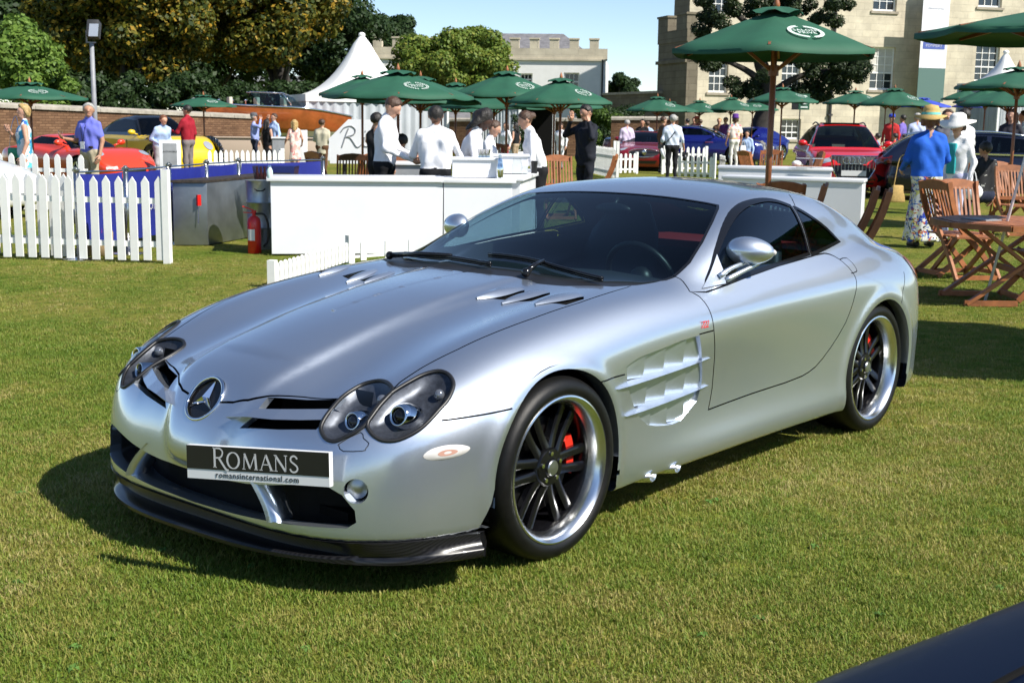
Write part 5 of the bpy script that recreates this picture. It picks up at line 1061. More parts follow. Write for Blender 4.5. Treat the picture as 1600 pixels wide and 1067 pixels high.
def build_trees():
    T = tree
    T(40, 44, 20, 185, 190, MATS['leaf_light'], 23400, 0.17, 'light green young tree at the left edge above the brick wall', 1, .12, nclump=60, low=1.6)
    T(200, 56, -160, 130, 330, MATS['leaf_chestnut'], 54600, 0.24, 'tall dark chestnut with yellowing leaves behind the floodlight mast', 2, .5, nclump=90, low=2.2, bark='bark_dark')
    T(400, 60, -150, 120, 330, MATS['leaf_chestnut'], 54600, 0.24, 'broad chestnut with orange-tinted leaves above the mahogany boat', 3, .5, nclump=90, low=2.6, bark='bark_dark', trunk_px=455)
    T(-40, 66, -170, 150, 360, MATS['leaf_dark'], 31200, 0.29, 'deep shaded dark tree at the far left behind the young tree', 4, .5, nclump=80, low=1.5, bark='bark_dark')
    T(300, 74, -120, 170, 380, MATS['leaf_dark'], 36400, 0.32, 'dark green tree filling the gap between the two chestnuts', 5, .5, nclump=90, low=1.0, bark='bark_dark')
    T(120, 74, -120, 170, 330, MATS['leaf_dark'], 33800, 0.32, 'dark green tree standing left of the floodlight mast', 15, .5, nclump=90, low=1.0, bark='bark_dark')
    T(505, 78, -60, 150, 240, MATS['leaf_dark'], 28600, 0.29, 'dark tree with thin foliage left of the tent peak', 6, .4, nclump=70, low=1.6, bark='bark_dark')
    T(600, 92, 2, 120, 150, MATS['leaf_dark'], 23400, 0.29, 'dark green tree rising behind the tent peak', 7, .5, nclump=50, bark='bark_dark')
    T(706, 68, 24, 172, 225, MATS['leaf_round'], 39000, 0.21, 'rounded sunlit green tree between the tent peak and white house', 8, .3, nclump=85, shape=.95)
    T(968, 105, 104, 190, 85, MATS['leaf_dark'], 13000, 0.29, 'distant dark green tree behind the shaded yard wall', 9, .4, nclump=36)
    # spreading evergreen in front of the mansion: layered clumps
    rg = np.random.default_rng(11); d = 58; c = G(1192, d, 240); s = d/F_PX; r = empty('evergreen_oak', c, VRZ, 'dark spreading evergreen tree in front of the mansion windows', 'tree'); C = []; R = []
    for (x0, y0, w, h, n) in ((1150, 15, 120, 36, 16), (1255, 20, 90, 34, 14), (1215, -35, 200, 60, 26), (1110, 55, 46, 26, 7), (1100, 88, 42, 34, 7), (1170, 132, 62, 34, 9), (1275, 108, 105, 62, 24), (1318, 100, 50, 44, 9), (1230, 70, 90, 40, 14), (1258, 138, 46, 24, 6), (1130, 80, 40, 24, 5)):
        for k in range(n):
            x, y = x0+rg.uniform(-.5, .5)*w, y0+rg.uniform(-.5, .5)*h; C.append(((x-1192)*s, rg.uniform(-1.6, 1.6), zof(y, x, d))); R.append(rg.uniform(.30, .54))
    quads('crown', leaves(np.array(C), np.array(R), 70000, .13, rg, .6), MATS['leaf_cedar'], r)
    mb = MB(); Q = lambda x, y, v=0.: ((x-1192)*s, v, zof(y, x, d)); mb.tube(catmull([(0, 0, 0), Q(1186, 205), Q(1196, 160), Q(1190, 120), Q(1180, 85), Q(1190, 20), Q(1210, -40)], 5), np.linspace(.52, .16, 31), 10); mb.obj('trunk', MATS['bark_dark'], r, smooth=True)
    for pts in ([Q(1192, 135), Q(1160, 110), Q(1110, 88)], [Q(1185, 100), Q(1150, 75), Q(1110, 60)], [Q(1196, 150), Q(1240, 120), Q(1310, 105)], [Q(1185, 90), Q(1230, 60), Q(1270, 25)], [Q(1186, 60), Q(1150, 30), Q(1130, 10)]):
        mb = MB(); mb.tube(catmull(pts, 5), np.linspace(.2, .07, 11), 7); mb.obj('limb', MATS['bark_dark'], r, smooth=True)
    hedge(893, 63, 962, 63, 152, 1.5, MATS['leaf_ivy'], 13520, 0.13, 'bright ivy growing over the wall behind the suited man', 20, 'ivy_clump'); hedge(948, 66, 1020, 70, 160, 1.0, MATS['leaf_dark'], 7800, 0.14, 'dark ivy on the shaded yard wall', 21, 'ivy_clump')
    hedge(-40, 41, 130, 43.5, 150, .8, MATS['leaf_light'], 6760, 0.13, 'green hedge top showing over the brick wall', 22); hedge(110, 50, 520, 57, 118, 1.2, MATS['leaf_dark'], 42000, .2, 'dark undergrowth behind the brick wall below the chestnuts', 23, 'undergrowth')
build_trees()
# ---------------------------------------------------------------- fences, parasols, chairs, bar
vary(P_('fence_white', (.80, .80, .77), .5), 5, .06, rnd=.05); vary(P_('teak', (.30, .105, .035), .5), 9, .3, rnd=.15); vary(P_('teak_dark', (.075, .03, .014), .5), 9, .3); vary(P_('pole_wood', (.22, .075, .03), .45), 12, .25)
vary(P_('parasol_green', (.012, .085, .045), .75), 3, .12); P_('parasol_under', (.006, .03, .017), .9); P_('logo_white', (.62, .68, .64), .8); vary(P_('parasol_blue', (.03, .06, .42), .75), 3, .1); vary(P_('counter_white', (.72, .73, .76), .32), 1.3, .05, rough=.08); vary(P_('tent_white', (.80, .80, .78), .7), .8, .03); vary(P_('tent_grey', (.42, .45, .48), .7), 1, .1)
vary(P_('barrier_blue', (.008, .016, .19), .65), 3, .15); vary(P_('steel_sheet', (.25, .27, .28), .38, .8), 2, .25, rough=.12); vary(P_('galvanised', (.40, .42, .42), .35, .9), 6, .3, rough=.1); P_('extinguisher_red', (.65, .012, .008), .3, 0, .4); P_('label_white', (.7, .7, .68), .5); P_('hose_black', (.015, .015, .015), .5); vary(P_('cabinet_top', (.03, .022, .016), .7), 14, .6); thin_glass('crate_glass', (.62, .64, .62), 1.45, .15, 1.5); P_('bottle_dark', (.05, .008, .01), .12); P_('siphon', (.60, .78, .75), .15); P_('steel', (.6, .6, .6), .2, 1.)
def picket_fence(A, B, h, label, sp=.13, w=.075, posts=(0, 1), group=None, post_h=None, name='picket_fence', rails=(.22, .72), round_top=False):
    A, B = np.array(A), np.array(B); d = B-A; ln = np.linalg.norm(d); r = empty(name, A, math.atan2(d[1], d[0]), label, 'fence', group); m = MATS['fence_white']; me = None; n = max(2, int(ln/sp))
    for k in range(n):
        x = (k+.5)*ln/n
        if me is None:
            b = MB(); t = .016; pk = h*.07; pr = [(-w/2, .03), (w/2, .03), (w/2, h-pk), (w*.28, h-pk*.35), (0, h), (-w*.28, h-pk*.35), (-w/2, h-pk)] if round_top else [(-w/2, .03), (w/2, .03), (w/2, h-pk), (0, h), (-w/2, h-pk)]; b.prism(pr, -t, 0, 'y'); o = b.obj('picket', m, r); me = o.data
        else: o = bpy.data.objects.new('picket', me); link(o); o.parent = r
        o.location = (x, 0, rng.uniform(-.008, .008)*h); o.rotation_euler = (0, rng.uniform(-.01, .01), 0)
    for z in rails: b = MB(); b.box((ln/2, .012, h*z), (ln, .022, .06*min(1, h/.9+.2))); b.obj('rail', m, r)
    for p in posts: b = MB(); b.box((ln*p, .012, (post_h or h*1.03)/2), (.075, .075, (post_h or h*1.03))); b.obj('post', m, r)
    return r
def build_fences():
    pf = picket_fence; g = 'white picket fences round the show cars'
    pf(gp(-75, 402), gp(262, 412), .925, 'nearest white picket fence at the left, ending in a square post', .142, .085, (1,), post_h=1.0)
    pf(G(-60, 15.4), G(104, 14.6), .93, 'white picket fence doubled close behind the nearest one at the left edge', .142, .085, ())
    pf(G(-30, 22.4), G(133, 21.6), .93, 'white picket fence between the blonde woman and the orange-red car', .19, .095, (), round_top=True)
    pf(G(322, 25), G(440, 25.5), .93, 'white picket fence in front of the group by the boat', .105, .07, (1,), round_top=True)
    pf(G(922, 39), G(966, 35), .86, 'white picket fence running up to twin posts right of the suited man', .17, .09, (.9, 1), post_h=1.05, round_top=True)
    pf(G(968, 39), G(997, 39.5), .62, 'short low picket panel left of the dark red sports car', .17, .09, (1,), post_h=.66, round_top=True)
    pf(G(1038, 39.5), G(1106, 40), .84, 'white picket panel behind the photographer', .17, .09, (0, 1), round_top=True)
    pf(G(1060, 37.5), G(1119, 37), .62, 'lower white picket panel at the photographer\'s right', .17, .09, (1,), post_h=.72, round_top=True)
    pf(G(1128, 44), G(1136, 43), .5, 'very short picket piece beside the floral-shirted visitor', .13, .09, (0,), round_top=True)
    pf(G(1165, 50), G(1220, 49), .75, 'far picket fence behind the brown chairs under the parasols', .2, .1, (1,), round_top=True)
    pf(G(1350, 44), G(1420, 42), .7, 'far picket fence right of the red off-roader', .2, .1, (), round_top=True)
    pf(gp(428, 450), gp(548, 411), .24, 'knee-low white picket edging in front of the white counter', .105, .07, (0,), post_h=.26, rails=(.3, .7), name='low_picket_edging')
    pf(gp(548, 412), gp(660, 404), .24, 'knee-low white picket edging disappearing behind the bonnet', .26, .07, (0,), post_h=.31, rails=(.3,), name='low_picket_edging')
def parasol(px, top, rim, width, label, D=2.5, mat='parasol_green', logo=True, rz=.3, sides=8, d=None, pole_px=None, pole_r=.025, base=True, group='green parasols', tip=True, text=False):
    d = d or D*F_PX/width; D = width*d/F_PX; c = G(px, d, rim) if pole_px is None else G(pole_px, d, rim); zt, zr = zof(top, px, d), zof(rim, px, d); r = empty('parasol', c, VRZ+rz, label, 'parasol', group); R = D/2; mb = MB(); n = sides
    # canopy: straight spokes, cloth sagging between them and scalloped hems
    rows = 6; V = [(0, 0, zt)]; m = 4; N_ = n*m
    for i in range(1, rows+1):
        f = i/rows
        for k in range(N_):
            a = 2*math.pi*k/N_; s = abs((k % m)/m-.5)*2; rr = R*f*(math.cos(math.pi/n)/math.cos((a % (2*math.pi/n))-math.pi/n)); sag = (1-s*s); z = zt-(zt-zr)*(f*.92+.08*f*f)-.035*D/2.6*sag*f*(1-.35*f); V.append((rr*math.cos(a), rr*math.sin(a), z))
    F = [(0, 1+k, 1+(k+1) % N_) for k in range(N_)]+[(1+(i-1)*N_+k, 1+i*N_+k, 1+i*N_+(k+1) % N_, 1+(i-1)*N_+(k+1) % N_) for i in range(1, rows) for k in range(N_)]; L0 = 1+(rows-1)*N_; b0 = len(V)
    for k in range(N_): x, y, z = V[L0+k]; V.append((x, y, z-.05*D/2.6))
    F += [(L0+k, b0+k, b0+(k+1) % N_, L0+(k+1) % N_) for k in range(N_)]
    me = mesh_obj('canopy', V, F, MATS[mat], r, True)
    mb = MB(); V = [(0, 0, zt+.03)]; q = .24*R; vn = 24
    for j, f in enumerate((.55, 1.)):
        for k in range(vn): a = 2*math.pi*k/vn; V.append((q*f*math.cos(a), q*f*math.sin(a), zt+.05-(zt-zr)*.24*f*.9+.025*D/2.6*math.cos(a*n+.5)*f))
    mb.add(V, [(0, 1+k, 1+(k+1) % vn) for k in range(vn)]+[(1+k, 1+vn+k, 1+vn+(k+1) % vn, 1+(k+1) % vn) for k in range(vn)]); mb.obj('vent_cap', MATS[mat], me, True)
    if tip: mb = MB(); mb.lathe([(.035, zt), (.03, zt+.06), (0, zt+.14)], 8); mb.obj('finial', MATS['teak'], r, True)
    mb = MB(); mb.tube([(0, 0, 0), (0, 0, zt-.02)], pole_r, 10); mb.obj('pole', MATS['pole_wood'], r, True)
    zh = zr-.28*(zt-zr)-.06
    for k in range(n):
        a = 2*math.pi*k/n; mb = MB(); e = (R*.97*math.cos(a), R*.97*math.sin(a), zr+.0); mb.bar((0.03*math.cos(a), .03*math.sin(a), zt-.06), e, .022, .03); rb = mb.obj('rib', MATS['pole_wood'], r)
        mb = MB(); mb.bar((.03*math.cos(a), .03*math.sin(a), zh), (R*.46*math.cos(a), R*.46*math.sin(a), zr+(zt-zr)*.50-.05), .02, .028); mb.obj('strut', MATS['pole_wood'], rb)
    mb = MB(); mb.lathe([(pole_r+.02, zh-.05), (pole_r+.02, zh+.05)], 10); mb.obj('hub', MATS['pole_wood'], r)
    if base: mb = MB(); mb.lathe([(.25, 0), (.25, .05), (.06, .08), (.04, .3), (0, .3)], 16); mb.obj('base', MATS['iron_dark'], r, smooth='auto')
    if logo:
        # laurel ring on the panel turned to the camera's right
        best = None
        for k in range(n):
            a = 2*math.pi*(k+.5)/n; w = a+VRZ+rz; v = math.cos(w-(YAW+math.pi+.45)); 
            if best is None or v > best[0]: best = (v, a)
        a = best[1]; f = .64; ap = R*math.cos(math.pi/n); cx = ap*f; sl = math.atan2((zt-zr), ap); cz = zt-(zt-zr)*(f*.92+.08*f*f)-.034*D/2.6*f*(1-.35*f); X = np.array([-math.sin(a), math.cos(a), 0]); Y = np.array([-math.cos(a)*math.cos(sl), -math.sin(a)*math.cos(sl), math.sin(sl)]); Z = np.cross(X, Y); o0 = np.array([cx*math.cos(a), cx*math.sin(a), cz])+Z*.022
        b = MB(); rr = .128*R; n2 = 26 if text else 14
        for s in (1, -1):
            for k in range(n2):
                t = -1.45+2.65*k/(n2-1); p = np.array([s*math.cos(t)*rr*1.15, math.sin(t)*rr, 0]); tt = np.array([-s*math.sin(t), math.cos(t), 0]); nn = np.array([s*math.cos(t), math.sin(t), 0])
                for q in (1, -1): u = tt*.8+nn*q*.6; w = np.array([-u[1], u[0], 0]); l = rr*.26; b.add(place_([p, p+u*l*.5+w*l*.22, p+u*l, p+u*l*.5-w*l*.22], o0, X, Y, Z), [(0, 1, 2, 3)])
        lg = b.obj('laurel_emblem', MATS['logo_white'], me); lg['kind'] = 'stuff'
        for j, t in enumerate(('SALON', 'PRIVE')):
            V, F = text_mesh(t, rr*(.52 if text else .5), 1.1); V[:, 1] += rr*(.24-.48*j); mesh_obj('emblem_lettering', place_(V, o0, X, Y, Z), F, MATS['logo_white'], lg)
    return r
def place_(V, o, X, Y, Z): V = np.asarray(V, float); return o+V[:, :1]*X+V[:, 1:2]*Y+V[:, 2:3]*Z
def build_parasols():
    p = parasol
    p(1210, 15, 82, 330, 'large green parasol with laurel emblem rising behind the silver coupe', D=2.1, rz=.28, sides=6, pole_r=.03, text=True, base=True)
    p(622, 112, 150, 232, 'green parasol above the young waiter, frontmost of the bar group', rz=.1); p(566, 119, 148, 140, 'green parasol half hidden behind the one above the young waiter', rz=.5, d=27); p(655, 121, 158, 200, 'green parasol over the waiter seen from behind, middle of the cluster', rz=.35, d=27, pole_px=657); p(700, 130, 163, 130, 'low green parasol between the two large ones of the bar cluster', rz=.2, d=32, pole_px=712)
    p(797, 113, 149, 178, 'green parasol over the bar with a pole beside the dark-haired barmaid', rz=.15, d=26, pole_px=792); p(762, 133, 166, 185, 'green parasol behind the bar, just left of the tent opening', rz=.4, d=30, pole_px=772); p(880, 124, 159, 170, 'green parasol over the ponytailed waitress', rz=.3, d=25, pole_px=876); p(900, 146, 166, 150, 'green parasol between the waitress and the suited man', rz=.6, d=28, pole_px=866)
    p(690, 158, 172, 80, 'small far green parasol behind the second waiter', rz=.3, d=44); p(742, 160, 174, 80, 'small far green parasol above the curly-haired barmaid', rz=.1, d=46)
    p(42, 131, 152, 160, 'green parasol at the left behind the blonde woman', rz=.2, d=28, pole_px=47); p(-32, 130, 146, 90, 'green parasol cut off by the left edge', rz=.2, d=34); p(318, 150, 165, 98, 'green parasol behind the man in the red jumper', rz=.3, d=40)
    p(1027, 152, 172, 100, 'green parasol behind the dark red sports car', rz=.2, d=46); p(1046, 160, 173, 90, 'green parasol peeking out to the right behind the photographer', rz=.5, d=50); p(1093, 158, 174, 85, 'small green parasol over the seated guests left of the mansion tree', rz=.1, d=52); p(1142, 153, 171, 88, 'small green parasol just left of the evergreen trunk', rz=.3, d=52); p(1176, 158, 171, 78, 'small green parasol in front of the evergreen trunk', rz=.5, d=55)
    p(1217, 138, 158, 108, 'green parasol tilted on a leaning pole beside the mansion\'s low window', rz=.4, d=38, pole_px=1222); p(1336, 143, 161, 98, 'green parasol right of the red off-roader\'s roof', rz=.3, d=42); p(1397, 139, 163, 112, 'green parasol in front of the mansion\'s tall window with white emblem', rz=.2, d=40)
    p(1512, 140, 155, 70, 'small green parasol under the hanging banner', rz=.2, d=52, pole_px=1508); p(1545, 138, 160, 90, 'green parasol left of the small white tent peak', rz=.5, d=44, pole_px=1540); p(1570, 137, 163, 150, 'wide green parasol over the dark estate car', rz=.1, d=32, pole_px=1576)
    p(1606, 108, 136, 178, 'green parasol on a brown pole at the right edge beside the seated man', rz=.2, d=21, pole_px=1590, logo=False)
    p(2060, 0, 60, 560, 'green parasol standing just outside the right edge, shading the lawn behind the coupe', rz=.2, d=9.3, logo=False)
    sp = p(1662, 8, 51, 400, 'green parasol at the top right on a thin white pole through the octagonal table', rz=.45, d=12.3, sides=8, logo=False, base=False)
    for o in list(sp.children):
        if o.name.startswith(('pole', 'hub')): bpy.data.objects.remove(o)
    zt = zof(13, 1662, 12.3); b0 = np.array([-.50, 0]); q = np.array([[math.cos(-.45), -math.sin(-.45)], [math.sin(-.45), math.cos(-.45)]]) @ b0; mb = MB(); mb.tube([(q[0], q[1], .02), (0, 0, zt-.05)], .013, 8); mb.obj('pole', MATS['counter_white'], sp, True)
    for x, y, w, d in ((1384, 152, 70, 60), (1442, 154, 80, 58), (1515, 155, 50, 60)): p(x, y, y+12, w, {1384: 'bright blue parasol left of the tall window, before the mansion', 1442: 'bright blue parasol below the hanging banner\'s left side', 1515: 'bright blue parasol peeking out right of the hanging banner'}[x], mat='parasol_blue', logo=False, d=d, group='blue parasols', tip=False)
def folding_chair(loc, rz, label, mat='teak', group='teak folding chairs', closed_tilt=0.):
    """slatted folding chair facing local +y"""
    r = empty('folding_chair', loc, rz, label, 'chair', group); m = MATS[mat]
    for s in (-1, 1):
        b = MB(); P = catmull([(s*.23, .36, .02), (s*.23, .12, .28), (s*.23, -.14, .52), (s*.23, -.27, .78), (s*.23, -.33, 1.0)], 3)
        for a, c in zip(P[:-1], P[1:]): b.bar(a, c, .028, .055, (0, .7, .7))
        b.obj('back_post', m, r); b = MB(); b.bar((s*.19, -.36, .02), (s*.19, .24, .46), .026, .05, (0, .7, .7)); b.obj('leg', m, r)
    for y, z, sx in ((.34, .05, .46), (-.33, .05, .38)): b = MB(); b.box((0, y, z), (sx, .03, .045)); b.obj('stretcher', m, r)
    for k in range(6): b = MB(); b.box((0, -.17+.085*k, .45), (.44, .065, .018)); b.obj('seat_slat', m, r)
    pr = [(-.23, 0), (.23, 0), (.23, .07), (.12, .10), (0, .11), (-.12, .10), (-.23, .07)]; b = MB(); b.prism(pr, -.013, .013, 'y'); o = b.obj('top_rail', m, r); o.location = (0, -.325, .92); o.rotation_euler = (.22, 0, 0)
    b = MB(); b.box((0, -.175, .545), (.44, .025, .05)); b.obj('lower_rail', m, r)
    for k in range(9): b = MB(); x = -.19+.0475*k; b.bar((x, -.18, .56), (x, -.322, .94), .022, .012, (0, 1, 0)); b.obj('back_slat', m, r)
    return r
def clone(o, loc, rz, label, group=None):
    c = copy_tree(o); c.location = loc; c.rotation_euler = (0, 0, rz); c['label'] = label
    if group: c['group'] = group
    return c
def build_seating():
    A = folding_chair(gp(1490, 430), VRZ-math.pi/2+.35, 'nearest teak folding chair at the right, seen from its side by the table')
    c = lambda px, d, a, lab: clone(A, G(px, d), VRZ+a, lab)
    clone(A, G(1522, 14.0), VRZ+math.pi+.1, 'teak chair with slatted back standing behind the octagonal table'); clone(A, G(1660, 12.6), VRZ+math.pi/2, 'teak chair at the right edge of the octagonal table')
    c(1318, 12.1, 1.32, 'teak chair seen edge-on before the right white table, left one of two'); c(1336, 11.8, 1.32, 'teak chair seen edge-on before the right white table, right one of two'); c(1210, 12.9, .1, 'teak chair whose back rail shows just above the coupe\'s roof'); c(1240, 12.6, 1.3, 'teak chair beside the big parasol pole, only its arm side showing above the coupe')
    c(1186, 27, -1.2, 'dark brown teak chair left of the low table behind the right counters'); c(1206, 28, math.pi-.3, 'teak chair turned to the camera behind the right counters'); c(1262, 27.5, 1.6, 'teak chair between the red off-roader and the low table')
    c(876, 20.5, math.pi+.1, 'teak chair behind the bar between waitress and suited man'); c(934, 22, 1.4, 'teak folding chair seen edge-on right of the suited man'); c(632, 20.4, .1, 'teak chair of the seated man in the blue shirt'); c(568, 20.5, .6, 'teak chair just left of the young waiter'); c(515, 21.3, -.9, 'teak chair at the blue barrier\'s right end beside the cream jacket'); c(660, 23, math.pi, 'teak chair behind the waiter seen from the back'); c(770, 30, math.pi-.2, 'teak chair beyond the barmaids near the tent'); c(700, 30, .4, 'teak chair in the shade below the bar parasols')
    c(1540, 22.5, math.pi-.3, 'teak chair of the man seated in the dark shirt'); c(1585, 22, math.pi+.3, 'teak chair behind the octagonal table under the right parasol'); c(1600, 20, math.pi, 'slatted teak chair at the right edge by the estate car'); c(1375, 33, .2, 'teak chair right of the red off-roader'); c(1398, 34, -.4, 'teak chair behind the lady in the blue cardigan')
    D = folding_chair(G(548, 20.3), VRZ+.2, 'almost black slatted chair between the white sign and the young waiter', 'teak_dark', 'dark chairs')
    # octagonal teak table
    c0 = G(1598, 12.3); t = empty('octagonal_table', c0, VRZ, 'octagonal slatted teak table at the right edge', 'table'); z = .745; R = .62; m = MATS['teak']
    for k in range(10):
        x0 = -R+2*R*k/10; x1 = x0+2*R/10-.008; hw = lambda x: min(R, R*1.414-abs(x)); b = MB(); b.prism([(x0, -hw(x0)), (x1, -hw(x1)), (x1, hw(x1)), (x0, hw(x0))], z-.022, z); b.obj('top_slat', m, t)
    b = MB(); n = 8; pts = [(R*1.06/math.cos(math.pi/8)*math.cos(math.pi/8+2*math.pi*k/8), R*1.06/math.cos(math.pi/8)*math.sin(math.pi/8+2*math.pi*k/8)) for k in range(8)]
    for k in range(8): p, q = pts[k], pts[(k+1) % 8]; e = MB(); e.bar((*p, z-.03), (*q, z-.03), .04, .05); e.obj('top_edge', m, t)
    for s in (-1, 1):
        for q in (-1, 1): b = MB(); b.bar((-.5*s, .34*q, .02), (.42*s, .34*q, z-.05), .03, .06, (0, 1, 0)); b.obj('leg', m, t)
    for q in (-.34, .34): b = MB(); b.bar((-.52, q, .03), (-.05, q, .03), .03, .05); b.obj('foot_rail', m, t)
    b = MB(); b.box((0, 0, .3), (.04, .7, .05)); b.obj('stretcher', m, t)
    mg = MB(); mg.box((0, 0, .006), (.21, .29, .010)); o = mg.obj('magazine', MATS['lead_grey']); o.location = c0+np.array([0, 0, z]); o.location += Vector((.30*math.cos(VRZ+math.pi), .30*math.sin(VRZ+math.pi), 0)); o.rotation_euler = (0, 0, VRZ+.5); tag(o, 'grey magazine lying on the octagonal teak table', 'magazine')
    c0 = G(1248, 27); t = empty('low_table', c0, VRZ, 'small wooden table with white napkins behind the right counters', 'table'); b = MB(); b.box((0, 0, .70), (.95, .7, .04)); b.obj('tabletop', m, t)
    for x in (-.4, .4):
        for y in (-.28, .28): b = MB(); b.box((x, y, .34), (.05, .05, .68)); b.obj('leg', m, t)
    b = MB(); b.ball((0, 0, .05), (.12, .1, .07), 8, 5); o = b.obj('napkins', MATS['fence_white'], smooth=True); o.location = c0+np.array([0, 0, .72]); tag(o, 'crumpled white napkins on the low wooden table', 'napkin')
def build_bar():
    W_ = MATS['counter_white']
    A, B, C = gp(424, 400), gp(799, 399), G(852, 18.2)
    zt = .90
    def slab(name, A, B, dep, h, label, cat, panels=1, over=.04, par=None):
        f = Facade(A, B); g = f.sg; r = par or empty(name, f.a, f.rz, label, cat)
        for k in range(panels): mb = MB(); f.box(mb, f.len*k/panels+.004, f.len*(k+1)/panels-.004, -dep, 0, .02, h-.05); mb.obj('front_panel', W_, r, bevel=.004)
        mb = MB(); f.box(mb, -over, f.len+over, -dep-over, over, h-.05, h); mb.obj('counter_top', W_, r, bevel=.006); return r, f
    seam = gp(692, 399); r, f = slab('bar_counter', A, seam, .62, zt, 'long white bar counter behind the coupe, left section', 'counter'); r2, f2 = slab('bar_counter', seam+(B-seam)*.004, B, .62, zt-.006, 'right section of the white bar counter in front of the barmaids', 'counter')
    r3, f3 = slab('bar_counter', B+(C-B)*.22, C, .6, zt-.012, 'angled end of the white bar counter beside the ponytailed waitress', 'counter')
    r4, f4 = slab('back_counter', G(596, 19.6), G(662, 19.6), .5, .92, 'grey-fronted inner counter between the two waiters', 'counter')
    for o in r4.children:
        if o.name.startswith('front'): o.data = o.data.copy(); o.data.materials[0] = MATS['lead_grey']
    def block(name, px0, px1, d, z0, z1, dep, label, cat='box', mat=W_, top=None):
        f = Facade(G(px0, d), G(px1, d)); r = empty(name, f.P(0, 0, z0), f.rz, label, cat); mb = MB(); f.box(mb, 0, f.len, -dep, 0, 0, z1-z0-.03); mb.obj('front', mat, r, bevel=.004); mb = MB(); f.box(mb, -.02, f.len+.02, -dep-.02, .02, z1-z0-.03, z1-z0); mb.obj('lid', mat, r, bevel=.004); return r
    d1 = 14.75; block('drinks_box', 707, 778, 14.95, zt, 1.13, .4, 'white box standing on the bar counter in front of the barmaids', 'box'); block('drinks_box', 772, 826, 16.3, zt, 1.14, .4, 'white raised shelf at the bar\'s angled end beside the shaker', 'box')
    def lathe_thing(name, px, d, z, prof, mat, label, cat, parts=(), n=16, group=None):
        r = empty(name, G(px, d)+np.array([0, 0, z]), 0, label, cat, group); b = MB(); b.lathe(prof, n); b.obj('vessel', MATS[mat], r, smooth='auto')
        for nm, pf, mt in parts: b = MB(); b.lathe(pf, n); b.obj(nm, MATS[mt], r, smooth='auto')
        return r
    for k, px in enumerate((751, 757, 763)): lathe_thing('jigger', px, 15.15, 1.13, [(.028, 0), (.022, .04), (.036, .095), (.034, .095), (.02, .05)], 'steel', 'steel cup on the white drinks box, %s of three' % ('left', 'middle', 'right')[k], 'cup', group='steel cups')
    lathe_thing('cocktail_shaker', 782, 14.9, zt, [(.04, 0), (.045, .1), (.04, .15), (.03, .18), (.032, .2), (.018, .235), (0, .24)], 'chrome', 'shiny steel cocktail shaker standing beside the white box', 'shaker', [('cap', [(.02, .235), (.018, .27), (0, .272)], 'steel')])
    lathe_thing('glass_jug', 809, 15.6, zt, [(.055, 0), (.065, .12), (.05, .2), (.055, .22)], 'clear_glass', 'clear glass jug on the bar in front of the raised shelf', 'jug'); lathe_thing('glass_tumbler', 822, 15.8, zt, [(.03, 0), (.038, .11)], 'clear_glass', 'clear tumbler on the bar beside the glass jug', 'glass'); lathe_thing('black_blender', 836, 16.4, zt, [(.04, 0), (.036, .07), (.045, .15), (.03, .16)], 'black_satin', 'black blender on the bar end in front of the waitress', 'blender')
    lathe_thing('soda_siphon', 420, 14.35, zt, [(.03, 0), (.033, .02), (.033, .08), (.02, .11), (0, .115)], 'siphon', 'pale glass soda siphon on the left end of the bar', 'siphon', [('head', [(.012, .11), (.02, .12), (.014, .14), (0, .145)], 'chrome')])
    # steel cabinets, crate, bottles, bin
    K, L_, R_ = gp(325.5, 384.5), gp(272, 384.5), gp(388, 372.5); R_ = K+(R_-K)*2.2; z = zof(282, 325.5, np.linalg.norm((K-CAM_P)[:2])); BK = L_+(R_-K); r = empty('steel_cabinet', K, 0, 'grey sheet-steel bar cabinet with a dark top beside the white counter', 'cabinet')
    mb = MB(); q = [p-K for p in (L_, K, R_, BK)]; mb.prism([(p[0], p[1]) for p in q], .01, z-.03); mb.obj('carcass', MATS['steel_sheet'], r, bevel=.006)
    c_ = sum(q)/4; mb = MB(); mb.prism([(c_[0]+(p[0]-c_[0])*1.03, c_[1]+(p[1]-c_[1])*1.03) for p in q], z-.03, z); mb.obj('worktop', MATS['cabinet_top'], r)
    u = unit_(R_-K); e = K+unit_(L_-K)*.10; mb = MB(); mb.box((0, 0, 0), (.05, .03, .13)); o = mb.obj('red_handle', MATS['extinguisher_red'], r); o.location = (e-K)+np.array([0, 0, z*.70])+unit_((CAM_P-K)*[1, 1, 0])*.03
    mb = MB(); mb.tube([(e-K)+np.array([0, 0, z*.62]), (e-K)+np.array([.01, 0, z*.35])], .006); o = mb.obj('latch_rod', MATS['steel'], r); o.location = unit_((CAM_P-K)*[1, 1, 0])*.03
    pt = G(430, 16.4); w = 64/F_PX*16.4; r = empty('plastic_crate', (pt[0], pt[1], z), VRZ, 'clear plastic crate of bottles on the steel cabinet', 'crate'); mb = MB(); hh = .16
    P8 = [(-w/2*.92, -.16, 0), (w/2*.92, -.16, 0), (w/2*.92, .16, 0), (-w/2*.92, .16, 0), (-w/2, -.18, hh), (w/2, -.18, hh), (w/2, .18, hh), (-w/2, .18, hh)]; mb.add(P8, [(0, 1, 5, 4), (1, 2, 6, 5), (2, 3, 7, 6), (3, 0, 4, 7), (3, 2, 1, 0)]); mb.obj('tub', MATS['crate_glass'], r); 
    for k in range(4): lathe_thing('wine_bottle', 400+k*6, 16.35, z-.14, [(.037, 0), (.037, .16), (.014, .22), (.014, .29), (0, .29)], 'bottle_dark', 'dark red-capped bottle standing in the clear crate, %s of four' % ('first from the left', 'second from the left', 'third from the left', 'fourth from the left')[k], 'bottle', group='bottles in the crate')
